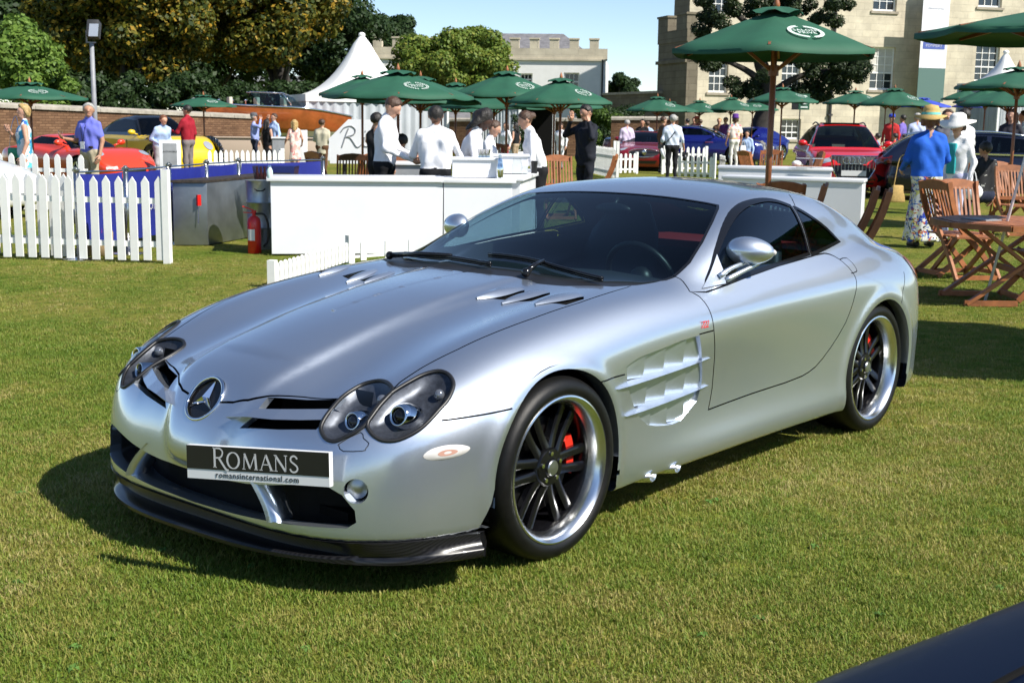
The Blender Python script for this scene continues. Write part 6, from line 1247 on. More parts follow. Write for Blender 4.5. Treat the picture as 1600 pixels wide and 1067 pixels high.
    c0 = G(404, 15.5); r = empty('galvanised_bin', c0, 0, 'ribbed galvanised bin behind the fire extinguisher', 'bin'); mb = MB(); mb.lathe([(.155, 0), (.16, .25), (.168, .26), (.162, .27), (.166, .55), (.174, .56), (.168, .57), (.172, .80), (.18, .82), (.16, .82), (.15, .1)], 28); mb.obj('drum', MATS['galvanised'], r, smooth='auto'); mb = MB(); t = np.linspace(0, math.pi, 9); fw = unit_((CAM_P-c0)*[1, 1, 0]); sd = np.array([-fw[1], fw[0], 0]); mb.tube([fw*.175+sd*.06*math.cos(a)+np.array([0, 0, .73-.03*math.sin(a)]) for a in t], .008, 6); mb.obj('handle', MATS['iron_dark'], r)
    c0 = gp(398, 396); r = empty('fire_extinguisher', c0, VRZ, 'red fire extinguisher standing on the grass before the bar', 'extinguisher'); mb = MB(); mb.lathe([(.07, 0), (.078, .01), (.078, .36), (.07, .40), (.045, .43), (.02, .44), (0, .44)], 24); mb.obj('cylinder', MATS['extinguisher_red'], r, smooth='auto'); mb = MB(); mb.lathe([(.022, .43), (.022, .47), (.03, .475), (.03, .50), (0, .50)], 12); mb.obj('valve', MATS['extinguisher_red'], r, smooth='auto')
    mb = MB(); mb.bar((0, 0, .50), (-.13, 0, .545), .025, .012); mb.bar((0, 0, .47), (-.12, 0, .475), .02, .01); mb.obj('lever', MATS['extinguisher_red'], r); mb = MB(); mb.tube(catmull([(.02, 0, .46), (.12, 0, .45), (.16, .02, .32), (.15, .03, .15), (.10, .03, .08)], 5), .013, 7); mb.obj('hose', MATS['hose_black'], r, True)
    mb = MB(); V = []; 
    for k in range(7):
        a = -math.pi/2-.62+1.24*k/6-.35
        for zz in (.155, .285): V.append((.0795*math.cos(a), .0795*math.sin(a), zz))
    mb.add(V, [(2*k, 2*k+2, 2*k+3, 2*k+1) for k in range(6)]); mb.obj('label', MATS['label_white'], r)
    # white tables at the right
    def wtable(pa, pb, d, d2, dep, h, label):
        f = Facade(G(pa, d), G(pb, d2)); r = empty('white_table', f.a, f.rz, label, 'table'); mb = MB(); f.box(mb, .02, f.len-.02, -dep+.02, -.02, .01, h-.05); mb.obj('skirt_panel', W_, r, bevel=.004); mb = MB(); f.box(mb, 0, f.len, -dep, 0, h-.05, h); mb.obj('tabletop', W_, r, bevel=.006); return r
    wtable(1131, 1356, 19.8, 19.5, .55, zof(281, 1350, 19.5), 'front white boxed table behind the coupe\'s roof'); wtable(1124, 1306, 21.2, 21.2, .5, zof(263, 1300, 21.2), 'rear white boxed table with an acrylic menu stand')
    f = Facade(G(1247, 20.9), G(1290, 20.9)); r = empty('menu_stand', f.P(0, -.25, zof(263, 1300, 21.2)), f.rz, 'clear acrylic menu stand on the rear white table', 'stand'); mb = MB(); mb.box((f.len*.3, 0, .08), (f.len*.6, .02, .16)); mb.obj('holder', MATS['clear_glass'], r)
    for z in (.005, .15): mb = MB(); mb.box((f.len*.5, 0, z), (f.len, .02, .012)); mb.obj('edge', MATS['counter_white'], r)
def unit_(v): v = np.asarray(v, float); return v/np.linalg.norm(v)
def build_barrier():
    P = [(115, 14.5), (193, 15.0), (261, 16.1), (320.5, 17.2), (371, 18.0), (504, 19.2)]; pts = [G(a, d) for a, d in P]; r0 = None
    lab = ['chrome barrier post behind the near picket fence, leftmost', 'chrome barrier post between the first two blue panels', 'chrome barrier post just left of the steel cabinet', 'chrome barrier post above the steel cabinet', 'chrome barrier post left of the longest blue panel', 'chrome barrier post at the right end of the blue barrier beside the teak chair']
    for (p, l) in zip(pts, lab):
        r = empty('barrier_post', p, 0, l, 'barrier post', 'chrome posts of the blue barrier'); mb = MB(); mb.tube([(0, 0, .02), (0, 0, .96)], .030, 10); mb.obj('shaft', MATS['steel'], r, True); mb = MB(); mb.lathe([(.18, 0), (.18, .015), (.05, .03), (0, .03)], 16); mb.obj('base', MATS['steel'], r, smooth='auto'); mb = MB(); mb.lathe([(.036, .955), (.040, .965), (.040, .985), (.022, .99), (.022, 1.005), (0, 1.006)], 10); mb.obj('cap', MATS['brushed_steel'], r, smooth='auto')
    labs = ['blue canvas barrier panel with white lettering behind the picket fence, first from the left', 'blue barrier panel with white lettering, second from the left', 'blue barrier panel behind the steel cabinet\'s left half', 'blue barrier panel above the steel cabinet', 'long blue barrier panel running right to the teak chair']
    for k in range(5):
        f = Facade(pts[k], pts[k+1]); b = empty('canvas_barrier', f.a, f.rz, labs[k], 'barrier', 'blue canvas panels'); n = 12; V = []
        for j, z in enumerate((.16, .45, .75, .93)):
            for i in range(n+1): t = i/n; V.append((.05+(f.len-.1)*t, .012*math.sin(t*17+j*1.3)+.01*math.sin(t*40+j), z-.012*math.sin(math.pi*t)*(j == 3)))
        mesh_obj('canvas', V, [(j*(n+1)+i, j*(n+1)+i+1, (j+1)*(n+1)+i+1, (j+1)*(n+1)+i) for j in range(3) for i in range(n)], MATS['barrier_blue'], b, True); mb = MB(); mb.tube([(.02, 0, .95), (f.len-.02, 0, .95)], .010, 8); mb.obj('rail', MATS['steel'], b)
        if k == 1: V, F = text_mesh('HONI', .16, 1.05); V = np.stack([f.len/2+V[:, 0]*(1 if f.sg < 0 else 1), np.full(len(V), f.sg*.035), .52+V[:, 1]], 1); mesh_obj('lettering', V, F, MATS['letter_white'], b)
def build_tents():
    def pagoda(px, d, peak, eave, x0, x1, label, wall=True, rz=.35):
        s = d/F_PX; c = G(px, d, eave); W2 = (x1-x0)*s/2/1.25; zt, ze = zof(peak, px, d), zof(eave, px, d); r = empty('pagoda_tent', c, VRZ+rz, label, 'tent'); V = []; n = 32; rows = 14
        for i in range(rows+1):
            f = i/rows; k = f**1.0; rad = .06+(1-.06)*f**1.02 ; z = zt-(zt-ze)*(1-(1-f)**2.1)
            for q in range(n):
                a = 2*math.pi*q/n; sq = 1/max(abs(math.cos(a)), abs(math.sin(a))); sq = 1+(sq-1)*f; V.append((W2*rad*sq*math.cos(a)*(1 if f > .02 else .4), W2*rad*sq*math.sin(a)*(1 if f > .02 else .4), z))
        F = [(i*n+q, (i+1)*n+q, (i+1)*n+(q+1) % n, i*n+(q+1) % n) for i in range(rows) for q in range(n)]; mesh_obj('roof', V, F, MATS['tent_white'], r, True); mb = MB(); mb.box((0, 0, ze-.1), (2*W2+.05, 2*W2+.05, .26)); mb.obj('valance', MATS['tent_white'], r)
        mb = MB(); mb.ball((0, 0, zt), (.14, .14, .1), 10, 6); mb.obj('peak_cap', MATS['tent_white'], r, True)
        if wall:
            for q in range(4):
                mb = MB(); m = 60; V = []
                for j in range(m+1):
                    u = -W2+2*W2*j/m; w = W2-.05+.05*math.sin(j*1.7)+.02*math.sin(j*4.1)
                    for z in (0.02, ze-.1): V.append((u, -w, z))
                rot = np.array(Euler((0, 0, q*math.pi/2)).to_matrix()); mb.add(np.array(V) @ rot.T, [(2*j, 2*j+2, 2*j+3, 2*j+1) for j in range(m)]); mb.obj('side_curtain', MATS['tent_grey'], r, True)
                mb = MB(); mb.box(tuple(rot @ np.array([W2-.04, -W2+.04, ze/2])), (.09, .09, ze)); mb.obj('pole', MATS['fence_white'], r)
        return r
    pagoda(566, 50, 55, 152, 425, 690, 'white pagoda tent with a tall pointed roof and pleated grey walls'); pagoda(1568, 64, 82, 132, 1515, 1625, 'small white pagoda tent whose peak rises over the right parasols', wall=True)
    A, B = G(735, 47), G(868, 47); f = Facade(A, B); r = empty('white_marquee', f.a, f.rz, 'low white marquee with grey curtains and a dark opening behind the bar parasols', 'tent'); z = zof(166, 830, 47); g = f.sg; mb = MB(); f.box(mb, -.1, f.len+.1, -3, .1, z-.05, z+.25); mb.obj('roof', MATS['tent_white'], r)
    mb = MB(); V = []; m = 70; u1 = f.len*.58
    for j in range(m+1):
        u = u1*j/m
        for zz in (0.02, z-.05): V.append((u, g*(.03*math.sin(j*1.5)+.02*math.sin(j*3.7)), zz))
    mb.add(V, [(2*j, 2*j+2, 2*j+3, 2*j+1) for j in range(m)]); mb.obj('side_curtain', MATS['tent_grey'], r, True); mb = MB(); f.box(mb, 0, f.len, -3, -2.8, 0, z-.05); mb.obj('rear_wall', MATS['black_matt'], r)
    for u in (u1, f.len-.06, .05): mb = MB(); f.box(mb, u-.05, u+.05, -.05, .05, 0, z-.05); mb.obj('pole', MATS['fence_white'], r)
build_fences(); build_parasols(); build_seating(); build_bar(); build_barrier(); build_tents()
# ---------------------------------------------------------------- people
CL = {}
def cloth(col, rough=.8, pat=None, scale=18):
    k = (col, str(pat), scale)
    if k in CL: return CL[k]
    m = P_('cloth_%02d' % len(CL), col, rough, 0, 0, .25)
    if pat:
        b = bsdf(m); v = N(m, 'ShaderNodeTexVoronoi', Scale=scale); n = N(m, 'ShaderNodeTexNoise', Scale=scale*.6, Detail=2.); co = coords(m); L(m, co, n.inputs['Vector']); mx = N(m, 'ShaderNodeMix', data_type='VECTOR'); mx.inputs['Factor'].default_value = .25; L(m, co, mx.inputs[4]); L(m, n.outputs['Color'], mx.inputs[5]); L(m, mx.outputs[1], v.inputs['Vector'])
        r = N(m, 'ShaderNodeValToRGB'); r.color_ramp.interpolation = 'CONSTANT'; e = r.color_ramp.elements; e[0].color = (*col, 1); cs = list(pat); e[1].position = .4; e[1].color = (*cs[0], 1)
        for i, c in enumerate(cs[1:]): q = e.new(min(.97, .4+.6*(i+1)/len(cs))); q.color = (*c, 1)
        sp = N(m, 'ShaderNodeSeparateColor'); L(m, v.outputs['Color'], sp.inputs[0]); L(m, sp.outputs[0], r.inputs[0]); L(m, r.outputs[0], b.inputs['Base Color'])
    else:
        n = N(m, 'ShaderNodeTexNoise', Scale=9., Detail=4.); L(m, coords(m), n.inputs['Vector']); bp = N(m, 'ShaderNodeBump', Strength=.5, Distance=.02); L(m, n.outputs['Fac'], bp.inputs['Height']); L(m, bp.outputs[0], bsdf(m).inputs['Normal'])
    CL[k] = m; return m
for nm, c in (('skin_light', (.52, .29, .20)), ('skin_tan', (.42, .22, .14)), ('skin_brown', (.16, .075, .045)), ('skin_dark', (.055, .026, .018))):
    m = P_(nm, c, .5, 0, 0, .35); bsdf(m).inputs['Subsurface Weight'].default_value = .08; bsdf(m).inputs['Subsurface Radius'].default_value = (.01, .004, .002)
for nm, c in (('hair_black', (.014, .011, .009)), ('hair_brown', (.065, .033, .018)), ('hair_auburn', (.14, .05, .02)), ('hair_blonde', (.42, .28, .11)), ('hair_grey', (.36, .35, .33))): vary(P_(nm, c, .5), 60, .45, bump=.5, bscale=160)
P_('eye_dark', (.02, .015, .012), .2); P_('lip', (.28, .09, .07), .5)
def caps(P, a, b, ra, rb):
    a = np.asarray(a, float); b = np.asarray(b, float); d = b-a; t = np.clip(((P-a) @ d)/max(d @ d, 1e-9), 0, 1); return np.linalg.norm(P-a-t[:, None]*d, axis=1)-(ra+(rb-ra)*t)
def sm(a, b, k): return smin(a, b, k)
HANDS = {}
def hand_mesh():
    if HANDS: return HANDS['V'], HANDS['F']
    B = [((0, 0, 0), (0, .012, -.075), .022, .020), ((0, .0, -.01), (0, -.022, -.075), .019, .017), ((0, .0, -.03), (.0, .025, -.085), .016, .014)]
    fing = []
    for y, l, o in ((.032, .068, .004), (.011, .078, 0), (-.010, .073, .001), (-.029, .055, .004)):
        p = np.array([.0, y*.95, -.078]); q = p+[.012+o, y*.10, -l*.5]; r = q+[.024, y*.06, -l*.42]; s = r+[.022, 0, -l*.22]; fing += [(p, q, .0098, .009), (q, r, .009, .0082), (r, s, .0082, .0072)]
    th = [((.004, .022, -.022), (.018, .052, -.055), .0145, .011), ((.018, .052, -.055), (.030, .062, -.088), .011, .009)]
    def F(x, y, z):
        P = np.stack([x, y, z], 1); d = np.full(len(P), 9.)
        for b in B: d = sm(d, caps(P, *b), .02)
        for b in fing+th: d = sm(d, caps(P, *b), .006)
        return d
    V, Q = surface_nets(F, (-.05, -.07, -.20), (.10, .10, .04), .0052); HANDS['V'], HANDS['F'] = V, Q.tolist(); return HANDS['V'], HANDS['F']
def rot_x(a): c, s = math.cos(a), math.sin(a); return np.array([[1, 0, 0], [0, c, -s], [0, s, c]])
def rot_z(a): c, s = math.cos(a), math.sin(a); return np.array([[c, -s, 0], [s, c, 0], [0, 0, 1]])
def person(px, py, d, face, label, top, bottom=None, skin='skin_light', shoes=(.02, .02, .02), hair='short', hc='hair_brown', sleeve='long', dress=None, jacket=0, le=None, lw=None, re=None, rw=None, lean=0., nod=0., turn=0., sit=False, build=1., res=.021, group=None, hat=None, h=None, legs=None, bare=False, female=False, collar=None):
    c = G(px, d, py); H = (h or zof(py, px, d)); H = H+(.40 if sit else 0); k = float(np.clip(H/1.755, .85, 1.12)); r = empty('person', c, VRZ+face, label, 'person', group)
    dz = -.42 if sit else 0.; U = lambda p: np.array([0, 0, .95+dz])+rot_x(-lean) @ (np.asarray(p, float)-[0, 0, .95])
    le, re = le or (-.255, -.03, 1.13), re or (.255, -.03, 1.13); lw, rw = lw or (-.27, .06, .89), rw or (.27, .06, .89)
    sh = .185*(.9 if female else 1)*(.5+.5*build); SL, SR = U((-sh, 0, 1.395)), U((sh, 0, 1.395)); LE, LW, RE, RW = U(le), U(lw), U(re), U(rw); bw = build*(.9 if female else 1.)
    hip = .93+dz; kn = (lambda s: (s*.11, .42, .52)) if sit else (lambda s: (s*.095, .015, .50)); an = (lambda s: (s*.11, .44, .07)) if sit else (lambda s: (s*.10, -.02, .075))
    if legs: kn0, an0 = kn, an; kn = lambda s: legs[0] if s < 0 else legs[2]; an = lambda s: legs[1] if s < 0 else legs[3]
    T, Bt, S, Sh = 1, 2, 0, 3; Z = []
    Z += [(T, U((s*.07*bw, 0, .99)), U((s*.10*bw, .0, 1.31)), .105*bw, .112*bw) for s in (-1, 1)]+[(T, U((-.13*bw, -.005, 1.40)), U((.13*bw, -.005, 1.40)), .062, .062), (T, U((0, .02, 1.0)), U((0, .025, 1.30)), .115*bw, .115*bw)]
    Z += [(T, U((s*.045, -.015, 1.475)), U((s*.15*bw, -.008, 1.425)), .042, .048) for s in (-1, 1)]
    if female: Z += [(T, U((s*.075, .085, 1.275)), U((s*.075, .085, 1.27)), .058, .058) for s in (-1, 1)]
    if collar: Z += [(T, U((0, -.005, 1.455)), U((0, .0, 1.50)), .068, .060)]
    leg = S if (dress is not None or bare) else Bt
    Z += [(T if dress is not None else Bt, (-.07*bw, 0, hip), (.07*bw, 0, hip), .118*bw, .118*bw)]
    for s in (-1, 1):
        Z += [(leg, (s*.085*bw, 0, hip-.02), kn(s), .090*(.5+.5*bw), .060), (leg, kn(s), an(s), .060, .042), (Sh, np.array(an(s))+[0, -.03, -.02], np.array(an(s))+[s*.02, .16, -.035], .042, .033)]
    for E, Wp, So in ((LE, LW, SL), (RE, RW, SR)):
        ua = S if sleeve == 'none' else T; m = So+(E-So)*.62
        if sleeve == 'short': Z += [(T, So, m, .060, .058), (S, So+(E-So)*.5, E, .046, .040)]
        else: Z += [(ua, So, E, .058 if ua else .05, .045 if ua else .04)]
        fz = T if sleeve == 'long' else S
        if sleeve == 'rolled': mm = E+(Wp-E)*.25; Z += [(T, E, mm, .046, .046), (S, E, Wp, .038, .028)]
        else: Z += [(fz, E, Wp, .043 if fz else .038, .034 if fz else .028)]
        if fz == T: Z += [(S, E+(Wp-E)*.9, Wp+(Wp-E)*.06, .027, .025)]
    nb = U((0, 0, 1.53)); HR = rot_x(-lean*.6) @ rot_z(turn) @ rot_x(-nod); Hd = lambda p: nb+HR @ (np.asarray(p, float)-[0, 0, 1.53])
    Z += [(S, U((0, -.01, 1.42)), Hd((0, .005, 1.57)), .054, .050), (S, Hd((0, -.012, 1.662)), Hd((0, .010, 1.650)), .096, .087), (S, Hd((0, .03, 1.595)), Hd((0, .048, 1.568)), .066, .048), (S, Hd((0, .088, 1.652)), Hd((0, .112, 1.622)), .010, .015), (S, Hd((-.086, -.008, 1.65)), Hd((-.088, -.012, 1.615)), .016, .012), (S, Hd((.086, -.008, 1.65)), Hd((.088, -.012, 1.615)), .016, .012), (S, Hd((-.03, .076, 1.672)), Hd((.03, .076, 1.672)), .014, .014)]
    skirt = None
    if dress is not None or jacket: hem, rh = (dress if dress is not None else (jacket, .165)); hem = hem+ (dz if sit else 0); skirt = (hem, rh)
    FO = rng.uniform(0, 6)
    KS = {0: .025, 1: .05, 2: .05, 3: .03}
    def zones(P):
        D = np.full((4, len(P)), 9.)
        for z, a, b, ra, rb in Z: D[z] = sm(D[z], caps(P, a, b, ra, rb), KS[z])
        w_ = .0055*np.sin(23*P[:, 2]+8*np.sin(6*P[:, 0]+FO)+6*P[:, 1])+.004*np.sin(41*P[:, 0]-17*P[:, 2]+5*np.sin(9*P[:, 1]+FO)); D[1] += w_; D[2] += w_
        if skirt:
            hem, rh = skirt; f = caps(P*[1, 1.25, 1], np.array(U((0, 0, 1.02)))*[1, 1.25, 1], np.array([0, 0, hem-.02]), .135*bw, rh); D[1] = sm(D[1], np.maximum(f, hem-P[:, 2]+.012*np.sin(np.arctan2(P[:, 0], P[:, 1])*7)), .05)
            D[1] -= .006*np.sin(np.arctan2(P[:, 0], P[:, 1]+1e-6)*9)*np.clip((.95-P[:, 2])*2, 0, 1)
        return D
    def F(x, y, z):
        D = zones(np.stack([x, y, z], 1)); d = D[0]
        for i in (1, 2, 3): d = sm(d, D[i], .012)
        return d
    A = np.array([p for z_, a, b, _, _ in Z for p in (a, b)]); V, Q = surface_nets(F, np.minimum(A.min(0)-.16, [-.3, -.3, -.02]), np.maximum(A.max(0)+.16, [.3, .3, 0]), res)
    D = zones(V[Q].mean(1)); D[1] -= .004; mi = np.argmin(D, 0); sk = MATS[skin]
    o = mesh_obj('body', V*k, Q.tolist(), None, r, True, None, [sk, top, bottom or sk, cloth(shoes, .4)], mi)
    hv, hf = hand_mesh()
    for s, E, Wp in ((-1, LE, LW), (1, RE, RW)):
        dirn = (Wp-E)/np.linalg.norm(Wp-E); z = -dirn; y = np.array([0, 1, .2])-z*(np.array([0, 1, .2]) @ z); y = y/max(np.linalg.norm(y), 1e-3); x = np.cross(y, z); hw = hv*[(1 if s < 0 else -1), 1, 1]
        mesh_obj('hand', (Wp+hw[:, :1]*x+hw[:, 1:2]*y+hw[:, 2:3]*z)*k, hf if s < 0 else [q[::-1] for q in hf], sk, r, True)
    # face
    b = MB()
    for s in (-1, 1): e = MB(); e.ball(Hd((s*.032, .083, 1.654))*k, .0095*k, 8, 5); e.obj('eye', MATS['eye_dark'], r, True)
    b.bar(Hd((-.022, .090, 1.587))*k, Hd((.022, .090, 1.587))*k, .008*k, .010*k); b.obj('mouth', MATS['lip'], r)
    if hair:
        HC = [((0, -.016, 1.672), (0, -.006, 1.674), .1005, .0985)]
        if hair in ('long', 'curly'): HC += [((s*.075, -.03, 1.66), (s*.085, -.04, 1.46 if hair == 'long' else 1.54), .05, .045) for s in (-1, 1)]+[((0, -.07, 1.66), (0, -.085, 1.43), .06, .055)]
        if hair == 'curly': HC += [((s*.06, -.04, 1.72), (s*.09, -.05, 1.56), .065, .07) for s in (-1, 1)]+[((0, -.03, 1.72), (0, -.08, 1.64), .095, .10)]
        if hair == 'bob': HC += [((s*.07, -.02, 1.68), (s*.08, -.02, 1.60), .045, .04) for s in (-1, 1)]+[((0, -.06, 1.66), (0, -.06, 1.60), .065, .06), ((0, .03, 1.74), (.03, .05, 1.74), .04, .03)]
        if hair == 'bun': HC += [((0, -.115, 1.665), (0, -.125, 1.65), .045, .042)]
        if hair == 'ponytail': HC += [((0, -.10, 1.68), (0, -.135, 1.62), .03, .03), ((0, -.135, 1.62), (0, -.12, 1.52), .032, .015)]
        if hair == 'fringe': HC += [((-.045, .050, 1.722), (.05, .052, 1.716), .026, .024)]
        HC = [(Hd(a), Hd(b_), x, y) for a, b_, x, y in HC]; Ri = HR.T
        def FH(x, y, z):
            P = np.stack([x, y, z], 1); d = np.full(len(P), 9.)
            for q in HC: d = sm(d, caps(P, *q), .02)
            ql = (P-nb) @ Ri.T+[0, 0, 1.53]; lim = (ql[:, 1]-.030-.55*(ql[:, 2]-1.66))*.85; lim = np.maximum(lim, (1.612+.38*ql[:, 1]-ql[:, 2])*.9) if hair in ('short', 'fringe') else lim
            n = .006*np.sin(P[:, 0]*90+P[:, 2]*40)*np.sin(P[:, 1]*80+P[:, 2]*30); return smax(d+n, lim, .006)
        A = np.array([p for q in HC for p in q[:2]]); V, Q = surface_nets(FH, A.min(0)-.14, A.max(0)+.14, .016); 
        if len(V): mesh_obj('hair', V*k, Q.tolist(), MATS[hc], r, True)
    if hat:
        kind, hm, band = hat; b = MB(); n = 24
        pr = {'straw': [(.20, 1.67), (.205, 1.685), (.115, 1.715), (.105, 1.78), (.085, 1.83), (0, 1.845)], 'wide': [(.24, 1.66), (.245, 1.69), (.12, 1.72), (.11, 1.79), (.07, 1.82), (0, 1.83)], 'small': [(.12, 1.70), (.125, 1.72), (.105, 1.74), (.105, 1.82), (.08, 1.845), (0, 1.85)], 'cap': [(.104, 1.69), (.106, 1.73), (.085, 1.785), (0, 1.80)]}[kind]
        V = []
        for rr, z in pr:
            for q in range(n): a = 2*math.pi*q/n; V.append(Hd((rr*math.cos(a), rr*1.08*math.sin(a)-.012, z+(.025*math.cos(2*a) if rr > .15 else 0)))*k)
        b.add(V, [(i*n+q, i*n+(q+1) % n, (i+1)*n+(q+1) % n, (i+1)*n+q) for i in range(len(pr)-1) for q in range(n)]); ho = b.obj('hat', hm, r, True)
        if band is not None and kind != 'cap':
            b = MB(); V = [Hd((rr*math.cos(2*math.pi*q/n), rr*1.08*math.sin(2*math.pi*q/n)-.012, z))*k for rr, z in ((.122, 1.714), (.113, 1.745)) for q in range(n)]; b.add(V, [(q, (q+1) % n, n+(q+1) % n, n+q) for q in range(n)]); b.obj('hat_band', band, ho, True)
        if kind == 'cap': b = MB(); b.box(tuple(Hd((0, .12, 1.70))*k), (.15*k, .11*k, .012)); b.obj('peak', hm, ho)
    r['k'] = k; return r, k, dict(LW=LW*k, RW=RW*k, Hd=lambda p: Hd(p)*k, U=lambda p: U(p)*k)
def world(r, p): return np.array(Euler((0, 0, r.rotation_euler.z)).to_matrix()) @ np.asarray(p, float)+np.array(r.location)
def build_people():
    W_, LB, BK, NV = cloth((.78, .78, .80)), cloth((.40, .52, .76)), cloth((.010, .010, .012)), cloth((.02, .025, .05)); BE, GY = cloth((.42, .36, .25)), cloth((.20, .17, .17)); p = person; CH = (.16, .17)
    # left group
    dr = cloth((.70, .74, .76), .8, [(.05, .30, .48), (.65, .72, .75), (.03, .12, .40), (.10, .45, .55)], 11); r, k, j = p(36, 164, 22.5, 1.95, 'blonde woman in a sleeveless white and turquoise dress carrying a green bag', dr, None, hair='bob', hc='hair_blonde', sleeve='none', dress=(.56, .20), re=(.24, .10, 1.12), rw=(.06, .22, 1.28), female=True, shoes=(.5, .3, .2), build=1.08, turn=.3)
    b = MB(); b.box((0, 0, 0), (.26, .09, .17)); q = b.obj('bag_body', cloth((.06, .36, .20), .45), None, bevel=.02); h = empty('handbag', world(r, (.20, .14, .92)), VRZ, 'quilted green handbag at the hip of the blonde woman', 'handbag'); q.parent = h; b = MB(); b.box((0, -.052, .02), (.24, .012, .10)); b.obj('flap', cloth((.05, .32, .18), .4), h, bevel=.006); b = MB(); b.tube(catmull([(-.11, 0, .08), (-.06, 0, .42), (.0, .05, .60), (.06, 0, .42), (.11, 0, .08)], 4), .006, 5); b.obj('strap', MATS['steel'], h)
    r, k, j = p(138, 162, 23, math.pi-.45, 'grey-haired man in a violet-blue polo shirt and beige trousers holding a glass', cloth((.16, .18, .62)), BE, 'skin_tan', (.12, .07, .04), hc='hair_grey', sleeve='short', re=(.30, .02, 1.12), rw=(.27, .30, 1.16), turn=.7, build=1.08, collar=1, res=.018)
    b = MB(); b.bar(j['U']((-.06, .14, 1.40)), j['U']((.02, .155, 1.10)), .012, .003); b.bar(j['U']((.07, .14, 1.40)), j['U']((.02, .155, 1.10)), .012, .003); b.obj('lanyard', NV, r); b = MB(); b.box(tuple(j['U']((.02, .16, 1.05))), (.09, .006, .12)); b.obj('badge_card', W_, r); b = MB(); b.box((0, .02, 1.02*k), (.31, .22, .04)); b.obj('belt', cloth((.03, .018, .01), .4), r, bevel=.015)
    q = empty('wine_glass', world(r, j['RW']+[0, .10, .04]), 0, 'wine glass in the hand of the grey-haired man', 'glass'); b = MB(); b.lathe([(.03, -.06), (.004, -.055), (.004, 0), (.035, .04), (.03, .10)], 12); b.obj('bowl', MATS['clear_glass'], q, True)
    p(248, 178, 30.5, -2.35, 'man in a light blue shirt leaning over the white sign board', LB, cloth((.36, .36, .38)), 'skin_light', sleeve='long', hc='hair_auburn', lean=.35, rw=(.12, .50, 1.10), lw=(-.18, .42, 1.06), collar=1); p(292, 165, 31, 1.25, 'dark-haired man in a crimson jumper and grey trousers by the white sign board', cloth((.30, .012, .025)), GY, 'skin_light', hc='hair_black', le=(-.24, .12, 1.15), lw=(-.12, .36, 1.18), collar=1)
    p(397, 178, 38, -1.5, 'man in a grey cap and blue shirt drinking in front of the mahogany boat', cloth((.30, .36, .70)), NV, hc='hair_grey', rw=(.10, .20, 1.56), re=(.28, .20, 1.36), hat=('cap', cloth((.10, .10, .11)), None)); p(417, 187, 37.4, -.6, 'woman in a sleeveless black dress with dark hair before the boat', BK, None, hair='long', hc='hair_black', sleeve='none', dress=(.52, .19), female=True, rw=(.10, .30, 1.15)); p(428, 178, 38.5, 2.3, 'man in a pale blue shirt tipping a glass, facing the woman in black', LB, cloth((.3, .3, .33)), hc='hair_brown', rw=(.02, .22, 1.58), re=(.26, .2, 1.40), collar=1)
    pk = cloth((.72, .40, .36), .8, [(.75, .62, .55), (.70, .22, .22), (.78, .70, .62)], 14); p(460, 189, 36.5, .15, 'blonde woman in a pink floral dress seen from behind before the boat', pk, None, hair='long', hc='hair_blonde', sleeve='none', dress=(.46, .20), female=True, lw=(-.34, .05, .95), rw=(.24, .15, .98)); p(503, 187, 34, -.25, 'man in a cream linen jacket seen from behind beside the white script sign', cloth((.52, .48, .36)), cloth((.12, .06, .03)), hc='hair_brown', jacket=.72, build=1.1, lw=(-.2, .25, 1.02), rw=(.2, .25, 1.02))
    # bar staff
    p(589, 177, 19.6, -.5, 'woman half hidden behind the young waiter, raising a bare arm to her head', BK, BK, hair='short', hc='hair_black', sleeve='none', female=True, le=(-.30, .16, 1.30), lw=(-.10, .10, 1.60)); p(600, 150, 16.4, -1.75, 'tall young waiter in a white shirt looking down at his hands', W_, BK, hair='fringe', hc='hair_brown', nod=.55, le=(-.25, .06, 1.14), lw=(-.10, .34, 1.06), re=(.25, .08, 1.14), rw=(.08, .36, 1.03), res=.014, collar=1, lean=.08)
    p(681, 167, 16.0, .0, 'waiter with cropped black hair in a white shirt, seen from behind', W_, BK, 'skin_brown', hc='hair_black', le=(-.30, .10, 1.14), lw=(-.30, .34, 1.10), re=(.30, .12, 1.13), rw=(.32, .36, 1.05), res=.014, build=1.1, collar=1); p(721, 181, 16.7, -1.75, 'barmaid with voluminous black curly hair bending over the white box', W_, BK, 'skin_dark', hair='curly', hc='hair_black', lean=.42, nod=.4, h=1.74, female=True, le=(-.22, .14, 1.16), lw=(-.10, .42, 1.10), re=(.22, .16, 1.15), rw=(.10, .44, 1.06), res=.016, collar=1)
    p(738, 185, 18.2, -1.3, 'barmaid with auburn hair mostly hidden between her two colleagues', W_, BK, hair='long', hc='hair_auburn', female=True, lean=.1, nod=.3); p(757, 187, 17.6, -1.75, 'barmaid with tied-back brown hair and open white collar working at the bar', W_, BK, hair='bun', hc='hair_brown', female=True, lean=.18, nod=.35, le=(-.24, .10, 1.14), lw=(-.1, .42, 1.02), re=(.24, .12, 1.13), rw=(.12, .46, .98), res=.016, collar=1)
    p(845, 189, 17.3, 1.75, 'ponytailed waitress in a white blouse bending over the bar\'s angled end', W_, BK, hair='bun', hc='hair_brown', female=True, lean=.30, nod=.25, h=1.72, le=(-.23, .12, 1.12), lw=(-.12, .40, 1.00), re=(.24, .12, 1.12), rw=(.12, .42, .98), res=.015, collar=1); p(917, 165, 21.4, 2.3, 'man in a dark navy suit pressing one hand to his forehead while phoning', cloth((.012, .014, .022)), cloth((.012, .014, .022)), hc='hair_black', jacket=.80, re=(.34, .13, 1.28), rw=(.17, .19, 1.50), le=(-.27, .14, 1.25), lw=(-.16, .10, 1.48), nod=.2, res=.017, collar=1)
